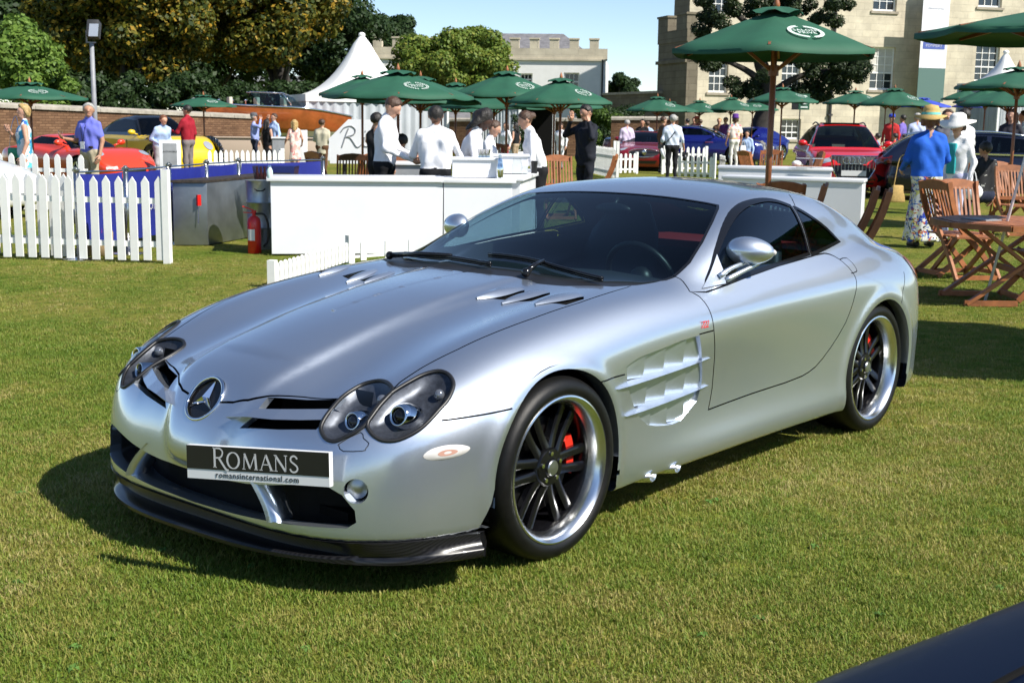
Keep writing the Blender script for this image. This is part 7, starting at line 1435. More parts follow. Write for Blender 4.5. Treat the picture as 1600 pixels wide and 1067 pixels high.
    p(628, 213, 21, .2, 'seated guest in a blue shirt between the two waiters', cloth((.25, .34, .62)), NV, hc='hair_black', sit=True, h=1.33)
    # photographer and show crowd
    r, k, j = p(1052, 180, 34, .0, 'photographer in a white shirt and black trousers with two cameras, seen from behind', cloth((.62, .68, .80)), cloth((.014, .014, .017)), hc='hair_grey', sleeve='rolled', lw=(-.30, .05, .92), rw=(.32, .10, .90)); q = empty('camera', world(r, (-.30, .0, .86)), VRZ, 'camera with a long white lens hanging at the photographer\'s left hip', 'camera'); b = MB(); b.box((0, 0, .08), (.15, .08, .11)); b.obj('camera_body', MATS['black_satin'], q); b = MB(); b.tube([(.02, 0, .04), (.10, 0, -.24)], [.045, .055], 12); b.obj('lens', MATS['counter_white'], q, True); q = empty('camera', world(r, (.36, .08, .74)), VRZ, 'black camera held in the photographer\'s right hand', 'camera'); b = MB(); b.box((0, 0, 0), (.15, .09, .11)); b.obj('camera_body', MATS['black_satin'], q); b = MB(); b.tube([(0, -.04, 0), (-.03, -.05, -.16)], .05, 12); b.obj('lens', MATS['black_satin'], q, True)
    b = MB(); b.tube(catmull([j['U']((.12, .02, 1.46)), j['U']((0, -.13, 1.25)), j['U']((-.26, -.08, .95))], 5), .012, 5); b.obj('strap', BK, r)
    LIL = cloth((.55, .48, .62)); BR = cloth((.10, .05, .03)); far = 'guests far off among the cars and parasols'
    p(980, 188, 43, .2, 'man in a lilac-white shirt seen from behind, left of the dark red car', LIL, BK, hc='hair_grey', build=1.1); p(1004, 187, 45, 2.8, 'man in a black shirt standing behind the dark red car\'s left wing', BK, BK, 'skin_tan', hc='hair_black'); p(1012, 190, 48, 0, 'far guest in a pale blue shirt behind the man in black', LB, NV, hc='hair_brown'); p(1037, 183, 40, -1.2, 'man in a brown jacket just left of the photographer', BR, BK, hc='hair_brown', jacket=.8)
    for px, py, d, f, lab, t, b_, hc in ((1074, 186, 56, 1., 'guest in grey above the blue coupe\'s rear', cloth((.2, .22, .26)), NV, 'hair_black'), (1085, 184, 55, 2.5, 'guest in a black top beside the coral-capped guest', BK, BK, 'hair_black'), (1094, 187, 54, .4, 'guest in a pale shirt right of the coral-capped guest', LB, NV, 'hair_brown'), (1124, 185, 54, 2.9, 'guest in a dark brown jacket by the middle far parasol', BR, BK, 'hair_blonde'), (1134, 184, 53, 2.6, 'guest in a purple shirt by the middle far parasol', cloth((.20, .06, .26)), NV, 'hair_brown')): p(px, py, d, f, lab, t, b_, hc=hc, res=.03, group=far)
    p(1089, 183, 53, 2.2, 'guest in a coral cap above the blue coupe', cloth((.6, .12, .10)), NV, hat=('cap', cloth((.75, .16, .13)), None), res=.03, group=far)
    for px, py, d, lab, t in ((1109, 195, 50, 'seated guest in a light shirt behind the blue coupe\'s bonnet', LB), (1118, 197, 50, 'seated guest in white behind the blue coupe\'s bonnet', W_), (1168, 197, 48, 'seated guest in a pale blue shirt by the evergreen trunk', LB), (1400, 184, 46, 'seated guest in a red top near the mansion', cloth((.5, .03, .03))), (1372, 196, 44, 'seated guest in blue near the far picket fence', cloth((.2, .28, .5))), (1414, 197, 43, 'seated guest in a white shirt left of the straw-hatted lady', W_)): p(px, py, d, 2.6 if px < 1200 else 1.2, lab, t, NV, hc='hair_black', sit=True, h=1.33, res=.03, group='seated guests far off')
    fl = cloth((.66, .56, .50), .8, [(.60, .42, .10), (.25, .34, .40), (.62, .20, .22), (.70, .66, .60)], 12); r, k, j = p(1149, 182, 46, .25, 'lady in a purple hat, floral blouse and white trousers walking away', fl, cloth((.74, .72, .68)), hair='bob', hc='hair_brown', hat=('small', cloth((.10, .03, .22)), None), female=True, build=1.15, shoes=(.7, .7, .68), sleeve='short'); q = empty('handbag', world(r, (.36, .02, .55)), VRZ, 'white bag in the hand of the lady in the purple hat', 'handbag'); b = MB(); b.box((0, 0, .12), (.24, .08, .26), top=(.18, .05)); b.obj('bag_body', W_, q, bevel=.02); b = MB(); b.tube(catmull([(-.06, 0, .25), (0, 0, .42), (.06, 0, .25)], 4), .008, 5); b.obj('strap', W_, q)
    p(1434, 172, 42, .1, 'man in a light blue shirt standing behind the straw-hatted lady\'s left', cloth((.42, .48, .72)), BK, hc='hair_grey', build=1.1); p(1412, 170, 50, .9, 'man in a purple-blue shirt near the blue parasols', cloth((.16, .12, .42)), NV, 'skin_tan', hc='hair_black', res=.03); p(1394, 180, 48, 2.6, 'guest in a blue cap near the blue parasols', cloth((.5, .03, .03)), NV, hat=('cap', cloth((.03, .06, .4)), None), res=.03)
    # right foreground ladies
    sk = cloth((.66, .66, .60), .8, [(.02, .06, .38), (.62, .60, .20), (.03, .03, .04), (.68, .68, .66), (.10, .22, .55), (.45, .10, .05)], 24); r, k, j = p(1455, 174, 17.4, .12, 'lady in a straw hat, royal blue cardigan and long patterned skirt', sk, None, hair='bob', hc='hair_auburn', dress=(.10, .26), female=True, build=1.25, hat=('straw', vary(P_('straw', (.50, .33, .11), .8), 40, .2), cloth((.15, .48, .42))), res=.016, h=1.76, le=(-.27, .03, 1.14), lw=(-.24, .22, 1.02), re=(.28, .04, 1.14), rw=(.24, .24, 1.02), turn=-.4)
    # her cardigan: the upper faces of the body take the blue cloth
    for o in r.children:
        if o.name.startswith('body'):
            o.data.materials.append(cloth((.015, .10, .50)))
            for f in o.data.polygons:
                if f.material_index == 1 and f.center.z > .93*k: f.material_index = 4
    q = empty('straw_bag', world(r, (-.36, .05, .60)), VRZ, 'small straw bag at the left hip of the blue-cardigan lady', 'handbag'); b = MB(); b.box((0, 0, .10), (.20, .10, .22), top=(.14, .07)); b.obj('bag_body', MATS['straw'], q, bevel=.02); b = MB(); b.tube(catmull([(-.05, 0, .21), (0, 0, .55), (.10, 0, .62)], 4), .007, 5); b.obj('strap', MATS['straw'], q)
    r, k, j = p(1498, 184, 18.6, 2.35, 'lady in a white jacket, teal top and large white hat facing the blue-cardigan lady', cloth((.74, .74, .76)), cloth((.50, .50, .68)), hair='bob', hc='hair_brown', jacket=.84, female=True, build=1.12, hat=('wide', cloth((.76, .75, .72)), None), res=.017, nod=.15, shoes=(.6, .6, .6), rw=(.28, .12, .95))
    b = MB(); b.box((0, .125*k, 1.18*k), (.13, .06, .42)); b.obj('teal_top', cloth((.03, .32, .34)), r, bevel=.02); q = empty('handbag', world(r, (-.34, .12, .62)), VRZ, 'white handbag hanging from the arm of the white-hatted lady', 'handbag'); b = MB(); b.ball((0, 0, .08), (.14, .07, .11), 14, 8); b.obj('bag_body', W_, q, True); b = MB(); b.tube(catmull([(-.06, 0, .16), (0, 0, .36), (.06, 0, .16)], 4), .009, 5); b.obj('strap', W_, q)
    p(1482, 172, 25, 2.9, 'man in sunglasses looking over between the two hatted ladies', cloth((.10, .10, .12)), NV, hc='hair_brown'); p(1507, 171, 24, .4, 'man in a white shirt with bare forearm behind the white-hatted lady', W_, NV, hc='hair_black', sleeve='rolled', re=(.30, .10, 1.18), rw=(.42, .28, 1.02)); p(1582, 165, 31, 2.5, 'woman with dark hair under the right-hand parasols', cloth((.03, .03, .04)), NV, hair='long', hc='hair_auburn', female=True); p(1600, 172, 33, 1.2, 'guest in a white top at the far right beside the estate car', W_, NV, hc='hair_brown')
    p(1541, 213, 21.6, .35, 'seated man in a black and white patterned shirt with his back turned', cloth((.02, .02, .022), .8, [(.02, .02, .022), (.35, .35, .33), (.02, .02, .02)], 16), NV, 'skin_tan', hc='hair_black', sit=True, h=1.36, sleeve='short', build=1.15, res=.018)
    p(790, 196, 40, 2.4, 'woman in a white top standing in front of the marquee', W_, cloth((.3, .03, .05)), hc='hair_brown', female=True, hair='long', res=.03); p(806, 192, 41, 1., 'woman in a black sleeveless top by the marquee opening', BK, cloth((.4, .3, .2)), hair='long', hc='hair_black', female=True, sleeve='none', res=.03); p(876, 200, 42, 2.7, 'guest in a white blouse by the gate pier', W_, W_, hc='hair_brown', female=True, res=.03)
build_people()
# ---------------------------------------------------------------- other cars, boat, signs, mast
paint('paint_red', (.62, .012, .012), 0, .3); paint('paint_darkred', (.24, .008, .014), .3, .28); paint('paint_blue', (.008, .014, .17), .3, .25); P_('paint_night', (.003, .006, .018), .3, 0, 0, .06); paint('paint_navy', (.005, .008, .024), 0, .25, 0, .5); paint('paint_orange', (.66, .045, .012), 0, .3); paint('paint_yellow', (.72, .48, .01), 0, .3); paint('paint_black', (.008, .008, .009), 0, .25); paint('paint_white', (.78, .78, .78), 0, .3); paint('paint_grey', (.10, .105, .115), .5, .28)
P_('lamp_white', (.70, .72, .75), .1, .6, .8); thin_glass('dark_glass', (.10, .13, .15), 1.5, 0, 1.)
def gen_car(name, loc, rz, label, L_, W_, top, roof, body, belt=(.86, .70), roofw=.56, wheels=(1.35, -1.35), wr=.33, ws=(.75, .15), rw=(-1.5, -1.0), sidew=None, h=.05, nexp=6., rim='polished_alloy', low=.2, roof_mat=None, group=None, extras=None, beltz=.95, ntop=.12):
    """car from a body profile (top), a roof profile and plan width; windows, arches, lamps cut out of the skin"""
    r = empty(name, loc, rz, label, 'car', group); T = Spl(*zip(*top)); Rf = Spl(*zip(*roof)); xr = (min(x for x, _ in roof), max(x for x, _ in roof)); hL, hW = L_/2, W_/2
    def F(x, y, z):
        ay = np.abs(y); t = (z-T(np.clip(x, -hL, hL))+.05*(ay/hW)**4)*.95; tuck = 1-.06*np.clip((.45-z)/.3, 0, 1)-.05*np.clip((z-.6)/.4, 0, 1); u = np.abs(x)/(hL*(1-.03*np.clip((.35-z)/.2, 0, 1)-.04*np.clip((z-.5)/.4, 0, 1)))
        g = (u**nexp+(ay/(hW*tuck))**nexp)**(1/nexp); s = (g-1)*hW*.9; b = smax(t, s, ntop*1.3)
        xc = np.clip(x, *xr); tc = (z-Rf(xc)+.06*(ay/roofw)**2*.5+.9*np.maximum(np.abs(x-xc), 0))*.85; wz = belt[1]+(roofw-belt[1])*np.clip((z-beltz)/.42, -.3, 1.15); c = np.maximum(smax(tc, (ay-wz)*.92, .14), beltz-.22-z)
        return np.maximum(smin(b, c, .04), low-z)
    P, Q = surface_nets(F, (-hL-.1, -hW-.1, low-.05), (hL+.1, hW+.1, max(z for _, z in roof)+.12), h); S = Shell(P, Q)
    if sidew is not None:
        for k, sw in enumerate(sidew): q = np.array([(x, belt[1], z) for x, z in sw]); S.cut(q, (0, 1, 0), 'side_window%d' % k, depth=.5, near=h*1.5); S.cut(q*MIR, (0, -1, 0), 'side_window%d' % (k+5), depth=.5, near=h*1.5)
    def zr(x): return float(Rf(np.array([x]))[0])
    a, b = ws; wb = belt[1]-.06; wt = roofw-.05; q = np.array([(a, -wb, zr(a)), (a+.06, 0, zr(a)), (a, wb, zr(a)), (b, wt, zr(b)), (b-.03, 0, zr(b)), (b, -wt, zr(b))]); S.cut(q, (.6, 0, .8), 'windscreen', depth=.4, near=h*1.5)
    a, b = rw; q = np.array([(a, -wb*.9, zr(a)), (a, wb*.9, zr(a)), (b, wt*.95, zr(b)), (b, -wt*.95, zr(b))]); S.cut(q, (-.6, 0, .8), 'rear_window', depth=.4, near=h*1.5)
    for cx in wheels:
        q = np.array([(cx+(wr+.05)*math.cos(t), hW, wr+(wr+.05)*math.sin(t)) for t in np.linspace(-.5, math.pi+.5, 22)]); S.cut(q, (0, 1, 0), 'arch', depth=.4, near=h*1.5); S.cut(q*MIR, (0, -1, 0), 'arch', depth=.4, near=h*1.5)
    pts = S.split(); bV, bF = pts['body']; zc = np.array([np.mean([bV[i][2] for i in f]) for f in bF]); mesh_obj('body', bV, bF, None, r, True, None, [MATS[body], MATS[roof_mat or body]], (zc > beltz+.02)*1)
    for nm in pts:
        if nm.startswith(('windscreen', 'rear_w', 'side_w')): mesh_obj(nm.rstrip('0123456789'), *pts[nm], MATS['dark_glass'], r, True)
    for s in (-1, 1):
        for cx in wheels: m_ = MB(); m_.lathe([(wr+.06, hW-.06), (wr+.06, hW-.35), (0, hW-.35)], 20, 'y'); V = np.array(m_.V)*[1, s, 1]+[cx, 0, wr]; mesh_obj('wheel_housing', V, m_.F, MATS['black_matt'], r)
    b_ = MB(); b_.box((0, 0, low+.02), (L_*.9, W_*.55, .03)); b_.obj('underbody', MATS['black_matt'], r); b_ = MB(); b_.box(((ws[0]+rw[0])/2, 0, .62), (ws[0]-rw[0]-.2, belt[1]*1.8, .35)); b_.obj('cabin', MATS['dark_interior'], r)
    for sx in ((-.3), (-.9)):
        for sy in (-1, 1): zt_ = min(zr(ws[1]+sx)-.14, 1.2); b_ = MB(); b_.box((ws[1]+sx, sy*.36, zt_-.25), (.16, .42, .5), top=(.10, .30)); b_.obj('seat', MATS['seat_leather'], r, bevel=.03)
    w0 = empty('wheel'); b_ = MB(); b_.lathe([(wr*.72, -.01), (wr*.80, .0), (wr*.95, -.005), (wr, -.04), (wr, -.20), (wr*.9, -.23)], 28, 'y', caps=False); b_.obj('tyre', MATS['rubber'], w0, smooth='auto'); b_ = MB(); b_.lathe([(wr*.74, -.005), (wr*.70, -.02), (wr*.67, -.06), (wr*.66, -.2)], 28, 'y', caps=False); b_.obj('rim', MATS[rim], w0, smooth='auto')
    b_ = MB(); b_.lathe([(wr*.66, -.12), (.0, -.12)], 24, 'y'); b_.obj('brake_disc', MATS['black_satin'], w0)
    for k in range(7): t = 2*math.pi*k/7; b_ = MB(); b_.bar((0.03*math.cos(t), -.03, .03*math.sin(t)), (wr*.69*math.cos(t), -.03, wr*.69*math.sin(t)), .045, .02, (0, 1, 0)); b_.obj('spoke', MATS[rim], w0)
    first = True
    for cx in wheels:
        for s in (1, -1):
            w = w0 if first else copy_tree(w0); first = False; w.parent = r; w.location = (cx, s*(hW-.015), wr); w.rotation_euler = (0, .3*s, 0 if s > 0 else math.pi)
    def patch(nm, c, n, ol, mat, off=.006, par=r):
        """lamp or grille lying on the body at c, outline ol (u across, v up)"""
        n_, u, v = basis(n); q = np.array([np.array(c)+u*a+v*b for a, b in ol]); ctr = q.mean(0); pts_ = []
        for s in (1, .6, .25):
            pts_ += [ctr+(p-ctr)*s for p in q]
        X = np.array(pts_+[ctr]); e = 1e-3; tt = np.linspace(.5, -.45, 96); fv = np.stack([F(*(X+n_*t).T) for t in tt], 1) < 0; ok = fv.any(1); k = np.where(ok, fv.argmax(1), 0)
        hi = tt[np.maximum(k-1, 0)]; lo_ = tt[k]
        for _ in range(12): md = (hi+lo_)/2; ins = F(*(X+n_*md[:, None]).T) < 0; lo_ = np.where(ins, md, lo_); hi = np.where(ins, hi, md)
        t = np.where(ok, lo_, np.median(lo_[ok]) if ok.any() else 0.); X = X+n_*(np.clip(t, np.median(t)-.14, np.median(t)+.14)+off)[:, None]; m = len(q)
        return mesh_obj(nm, X, [(i*m+j, i*m+(j+1) % m, (i+1)*m+(j+1) % m, (i+1)*m+j) for i in range(2) for j in range(m)]+[(2*m+j, 2*m+(j+1) % m, 3*m) for j in range(m)], MATS[mat], par, True)
    for s in (-1, 1):
        b_ = MB(); b_.ball((ws[0]-.20, s*(belt[1]+.14), beltz+.10), (.07, .11, .07), 12, 8); dm = b_.obj('door_mirror', MATS[body], r, True); b_ = MB(); b_.tube([(ws[0]-.20, s*(belt[1]-.06), beltz+.03), (ws[0]-.20, s*(belt[1]+.10), beltz+.07)], .022, 6); b_.obj('mirror_arm', MATS[body], dm, True)
    if extras: extras(r, F, patch)
    return r
def oval(w, h, n=14): return [(w/2*math.cos(t), h/2*math.sin(t)) for t in np.linspace(0, 2*math.pi, n+1)[:-1]]
def build_cars():
    # heading: 0 keeps the car's nose pointing away from the camera's right, see hd()
    hd = lambda a: VRZ-math.pi/2+a     # a = 0 nose towards the camera, pi/2 nose to the picture's right
    def suv(r, F, patch):
        g = patch('grille', (2.35, 0, .70), (1, 0, .1), [(-.50, .20), (.50, .20), (.46, -.10), (.34, -.30), (-.34, -.30), (-.46, -.10)], 'black_satin', .012); fr = MB(); fr.tube([(2.36-.0*abs(a), a, .70+b) for a, b in [(-.50, .20), (.50, .20), (.46, -.10), (.34, -.30), (-.34, -.30), (-.46, -.10), (-.50, .20)]], .018, 6); fr.obj('grille_frame', MATS['chrome'], g)
        for k in range(12): b = MB(); x = -.42+.84*k/11; b.bar((2.372, x, .46+.10*(abs(x) > .3)), (2.372, x, .88), .012, .01, (1, 0, 0)); b.obj('grille_bar', MATS['brushed_steel'], g)
        for k in range(4): b = MB(); c = np.array([2.39, -.165+.11*k, .80]); b.tube([c+[0, .075*math.cos(t), .075*math.sin(t)] for t in np.linspace(0, 2*math.pi, 17)], .011, 5, False); b.obj('ring', MATS['chrome'], g, True)
        for s in (-1, 1): patch('headlight', (2.15, s*.70, .80), (1, s*.45, .25), [(-.24, .05), (.20, .10), (.25, -.02), (.05, -.09), (-.22, -.07)], 'lamp_white', .012); patch('air_intake', (2.25, s*.66, .42), (1, s*.3, 0), [(-.18, .10), (.2, .1), (.18, -.10), (-.12, -.10)], 'black_satin')
        patch('lower_grille', (2.3, 0, .34), (1, 0, 0), [(-.5, .06), (.5, .06), (.45, -.07), (-.45, -.07)], 'black_satin'); b = MB(); b.box((2.40, 0, .52), (.02, .54, .12)); b.obj('number_plate', MATS['plate_white'], r)
        for s in (-1, 1): b = MB(); b.tube(catmull([(.1, s*.54, 1.56), (-.5, s*.56, 1.63), (-1.4, s*.53, 1.58)], 5), .018, 6); b.obj('roof_rail', MATS['black_satin'], r, True)
        b = MB(); b.box((-.35, 0, 1.615), (.9, .85, .02)); b.obj('sunroof', MATS['black_gloss'], r)
    gen_car('off_roader', G(1316, 31.6), hd(-.12), 'bright red off-roader with a broad hexagonal grille facing the camera', 4.6, 1.86, [(-2.3, .95), (-1.5, 1.0), (.6, 1.04), (1.2, 1.02), (1.9, .93), (2.3, .80)], [(-2.2, 1.25), (-1.9, 1.42), (-1.2, 1.58), (-.3, 1.62), (.2, 1.55), (.9, 1.12), (1.1, 1.0)], 'paint_red', (.92, .84), .62, (1.42, -1.35), .36, (.95, .18), (-2.1, -1.7), [[(.85, 1.10), (.2, 1.46), (-.5, 1.52), (-1.5, 1.45), (-1.8, 1.12)]], extras=suv, beltz=1.05)
    def jag(r, F, patch):
        g = patch('grille', (2.2, 0, .60), (1, 0, .15), oval(.98, .26), 'black_satin', .01); b = MB(); b.tube([(2.245-.09*(abs(math.cos(t))**2), .50*math.cos(t), .60+.135*math.sin(t)) for t in np.linspace(0, 2*math.pi, 25)], .014, 5, False); b.obj('grille_frame', MATS['chrome'], g, True); b = MB(); b.ball((2.26, 0, .62), (.02, .075, .09), 12, 8); b.obj('grille_badge', MATS['steel'], g, True)
        for s in (-1, 1): patch('headlight', (1.95, s*.72, .70), (1, s*.6, .5), [(-.10, .02), (.02, .10), (.12, .14), (.10, -.02), (0, -.07)], 'lamp_white', .01); patch('air_intake', (2.1, s*.66, .38), (1, s*.35, 0), [(-.16, .05), (.16, .10), (.16, -.05), (-.1, -.05)], 'black_satin')
        patch('lower_grille', (2.2, 0, .30), (1, 0, 0), [(-.42, .05), (.42, .05), (.36, -.05), (-.36, -.05)], 'black_satin')
        for s in (-1, 1): b = MB(); b.bar((.78, s*.70, .92), (.02, s*.56, 1.24), .05, .03); b.obj('windscreen_pillar', MATS['polished_alloy'], r)
    gen_car('sports_car', G(1008, 43.5), hd(-.1), 'low dark red sports car with an oval grille behind the picket fence', 4.45, 1.92, [(-2.2, .80), (-1.2, .88), (.4, .92), (1.2, .86), (1.8, .76), (2.2, .62)], [(-1.9, .88), (-1.2, 1.12), (-.5, 1.27), (0, 1.25), (.7, .95), (.9, .85)], 'paint_darkred', (.90, .76), .56, (1.35, -1.3), .34, (.75, .05), (-1.8, -1.1), [[(.6, .98), (.05, 1.18), (-.6, 1.2), (-1.2, 1.0)]], extras=jag, beltz=.92, low=.14)
    def wraith(r, F, patch):
        for s in (-1, 1):
            b = MB(); b.tube(catmull([(1.0, s*.80, 1.06), (.35, s*.70, 1.36), (-.5, s*.66, 1.44), (-1.4, s*.70, 1.30), (-1.9, s*.80, 1.05)], 5), .016, 5); b.obj('window_chrome', MATS['chrome'], r, True); b = MB(); b.bar((.75, s*.985, .86), (.45, s*.985, .86), .03, .02); b.obj('door_handle', MATS['chrome'], r); b = MB(); b.box((-.6, s*.985, .72), (.35, .008, .22)); b.obj('door_crest', MATS['counter_white'], r)
            patch('headlight', (2.5, s*.72, .80), (1, s*.3, 0), [(-.16, .06), (.16, .06), (.16, -.06), (-.16, -.06)], 'lamp_white')
        patch('grille', (2.6, 0, .70), (1, 0, 0), [(-.34, .24), (.34, .24), (.34, -.2), (-.34, -.2)], 'steel')
    gen_car('grand_coupe', G(1092, 50), hd(1.25), 'large royal blue coupe with bright window trim parked side-on behind the fence', 5.27, 1.95, [(-2.6, .88), (-2.0, .98), (0, 1.02), (1.2, 1.03), (2.2, .98), (2.6, .88)], [(-2.2, 1.0), (-1.5, 1.25), (-.6, 1.46), (.1, 1.46), (.9, 1.12), (1.1, 1.0)], 'paint_blue', (.94, .84), .60, (1.65, -1.55), .40, (.95, .15), (-2.0, -1.2), [[(.75, 1.12), (.2, 1.36), (-.6, 1.38), (-1.6, 1.10)]], extras=wraith, beltz=1.02, nexp=7)
    gen_car('grand_coupe', G(1030, 58), hd(1.9), 'second deep blue car half hidden behind the man in the brown jacket', 5.0, 1.92, [(-2.5, .88), (0, 1.0), (1.2, 1.0), (2.2, .92), (2.5, .8)], [(-2.0, 1.0), (-1.0, 1.38), (.1, 1.42), (.9, 1.1), (1.1, 1.0)], 'paint_blue', (.94, .82), .58, (1.5, -1.5), .36, (.95, .15), (-1.8, -1.1), [[(.7, 1.1), (.2, 1.32), (-.6, 1.34), (-1.5, 1.08)]], h=.07, beltz=1.0)
    gen_car('blue_saloon', G(1172, 57), hd(-.8), 'small blue car behind the floral-shirted lady', 4.2, 1.8, [(-2.1, .85), (0, .95), (1.2, .92), (2.1, .75)], [(-1.9, 1.0), (-1.0, 1.35), (.1, 1.4), (.9, 1.05), (1.1, .95)], 'paint_blue', (.88, .76), .56, (1.3, -1.3), .32, (.9, .15), (-1.8, -1.1), h=.08)
    def estate(r, F, patch):
        for s in (-1, 1):
            b = MB(); b.tube(catmull([(.35, s*.60, 1.40), (-.4, s*.60, 1.475), (-1.6, s*.58, 1.45), (-2.05, s*.56, 1.38)], 5), .022, 6); b.obj('roof_rail', MATS['polished_alloy'], r, True); b = MB(); b.bar((1.0, s*.87, .99), (-2.1, s*.84, 1.03), .02, .03); b.obj('window_chrome', MATS['chrome'], r); patch('tail_lamp', (-2.3, s*.72, .85), (-1, s*.4, .1), [(-.16, .08), (.16, .08), (.16, -.08), (-.16, -.08)], 'tail_red', .01); patch('headlight', (2.2, s*.7, .7), (1, s*.4, .2), oval(.3, .14), 'lamp_white', .01)
    gen_car('estate_car', G(1572, 29.5), hd(1.35), 'dark navy estate car with bright roof rails at the right edge', 4.9, 1.86, [(-2.45, .95), (0, 1.0), (1.2, 1.0), (2.0, .9), (2.45, .75)], [(-2.35, 1.15), (-2.0, 1.36), (-1.2, 1.46), (-.2, 1.48), (.4, 1.38), (1.1, 1.05), (1.3, .95)], 'paint_navy', (.92, .82), .60, (1.45, -1.45), .34, (1.1, .35), (-2.3, -2.0), [[(.95, 1.06), (.4, 1.32), (-.35, 1.38), (-.38, 1.04)], [(-.46, 1.04), (-.44, 1.38), (-1.3, 1.37), (-1.35, 1.05)], [(-1.43, 1.06), (-1.40, 1.36), (-1.9, 1.28), (-2.05, 1.1)]], extras=estate, beltz=1.0)
    def dino(r, F, patch):
        for s in (-1, 1): patch('headlight', (1.55, s*.62, .66), (.7, 0, .7), oval(.26, .24), 'lamp_white', .008); patch('indicator', (2.0, s*.55, .42), (1, 0, .2), [(-.12, .03), (.12, .03), (.12, -.03), (-.12, -.03)], 'marker_lens')
        patch('nose_intake', (2.1, 0, .36), (1, 0, .0), [(-.4, .06), (.4, .06), (.36, -.06), (-.36, -.06)], 'black_satin')
    gen_car('orange_sports_car', G(118, 31), hd(.95), 'low orange-red sports car with a curved nose behind the man in the violet polo', 4.2, 1.72, [(-2.1, .78), (-1.2, .86), (-.2, .84), (.6, .80), (1.2, .84), (1.7, .70), (2.1, .42)], [(-1.6, .82), (-1.0, 1.02), (-.3, 1.13), (.1, 1.08), (.75, .82), (.9, .75)], 'paint_orange', (.80, .70), .50, (1.2, -1.15), .32, (.72, .05), (-1.3, -.8), [[(.55, .88), (.08, 1.04), (-.5, 1.06), (-.9, .9)]], extras=dino, beltz=.84, low=.16, nexp=5)
    def vint(r, F, patch):
        for s in (-1, 1):
            b = MB(); P = [(1.6+.62*math.cos(t), s*.80, .45+.45*math.sin(t)) for t in np.linspace(-.2, math.pi*.95, 14)]; 
            for p, q in zip(P[:-1], P[1:]): b.bar(p, q, .30, .05, (0, 1, 0))
            b.obj('front_wing', MATS['paint_black'], r, True); patch('headlight', (2.05, s*.5, .8), (1, 0, .2), oval(.26, .26), 'lamp_white', .02); b = MB(); b.tube([(.35, s*.93, .92), (.35, s*.93, .72)], .012, 6); b.obj('door_script', MATS['black_satin'], r)
    gen_car('vintage_saloon', G(238, 36), hd(.75), 'yellow and black vintage saloon with sweeping dark wings', 4.5, 1.74, [(-2.2, .85), (-1.4, 1.0), (0, 1.02), (.8, 1.04), (1.8, .98), (2.2, .75)], [(-1.9, 1.05), (-1.2, 1.42), (-.4, 1.55), (.2, 1.5), (.75, 1.1), (.95, 1.0)], 'paint_yellow', (.84, .76), .56, (1.5, -1.4), .40, (.78, .22), (-1.75, -1.2), [[(.6, 1.12), (.2, 1.42), (-.5, 1.46), (-1.2, 1.36), (-1.3, 1.1)]], extras=vint, beltz=1.02, roof_mat='paint_black')
    gen_car('white_sports_car', G(-170, 21.5), hd(1.35), 'white car of which only the rounded tail shows at the left edge', 4.3, 1.8, [(-2.1, .85), (-1.2, .95), (0, .95), (1.2, .9), (2.15, .62)], [(-1.9, 1.0), (-1.0, 1.3), (.1, 1.36), (.85, 1.0), (1.1, .9)], 'paint_white', (.88, .76), .56, (1.3, -1.3), .33, (.85, .15), (-1.8, -1.0), [[(.7, 1.02), (.15, 1.28), (-.6, 1.28), (-1.3, 1.02)]], beltz=.95)
    # the car whose corner reaches into the picture at the lower right
    gen_car('foreground_car', (.62, 4.16, 0), math.radians(-17), 'dark navy car whose bonnet edge cuts across the bottom right corner', 4.5, 1.84, [(-2.2, .88), (0, .90), (.9, .87), (1.6, .83), (2.05, .77), (2.25, .70)], [(-1.9, 1.0), (-1.0, 1.36), (-.1, 1.42), (.7, 1.02), (.9, .9)], 'paint_night', (.90, .80), .58, (1.35, -1.3), .33, (.72, -.05), (-1.8, -1.0), [[(.5, 1.04), (-.1, 1.3), (-.8, 1.32), (-1.4, 1.05)]], h=.035, beltz=.95, extras=fg_car, nexp=9, ntop=.07)
def fg_car(r, F, patch):
    def on(pts):
        X = np.array(pts, float); e = 1e-3
        for _ in range(8): f = F(*X.T); g = np.stack([(F(*(X+np.eye(3)[i]*e).T)-f)/e for i in range(3)], 1); X = X-np.clip(f/np.maximum((g*g).sum(1), .3), -.1, .1)[:, None]*g
        return X
    for s in (-1, 1):
        b = MB(); b.tube(on(catmull([(.75, s*.70, .93), (1.3, s*.68, .88), (1.8, s*.62, .8), (2.05, s*.50, .74)], 6)), .006, 6); b.obj('bonnet_gap', MATS['black_matt'], r); b = MB(); b.tube(on(catmull([(1.62, s*.95, .55), (1.70, s*.90, .70), (1.78, s*.66, .80)], 6)), .006, 6); b.obj('bumper_gap', MATS['black_matt'], r)
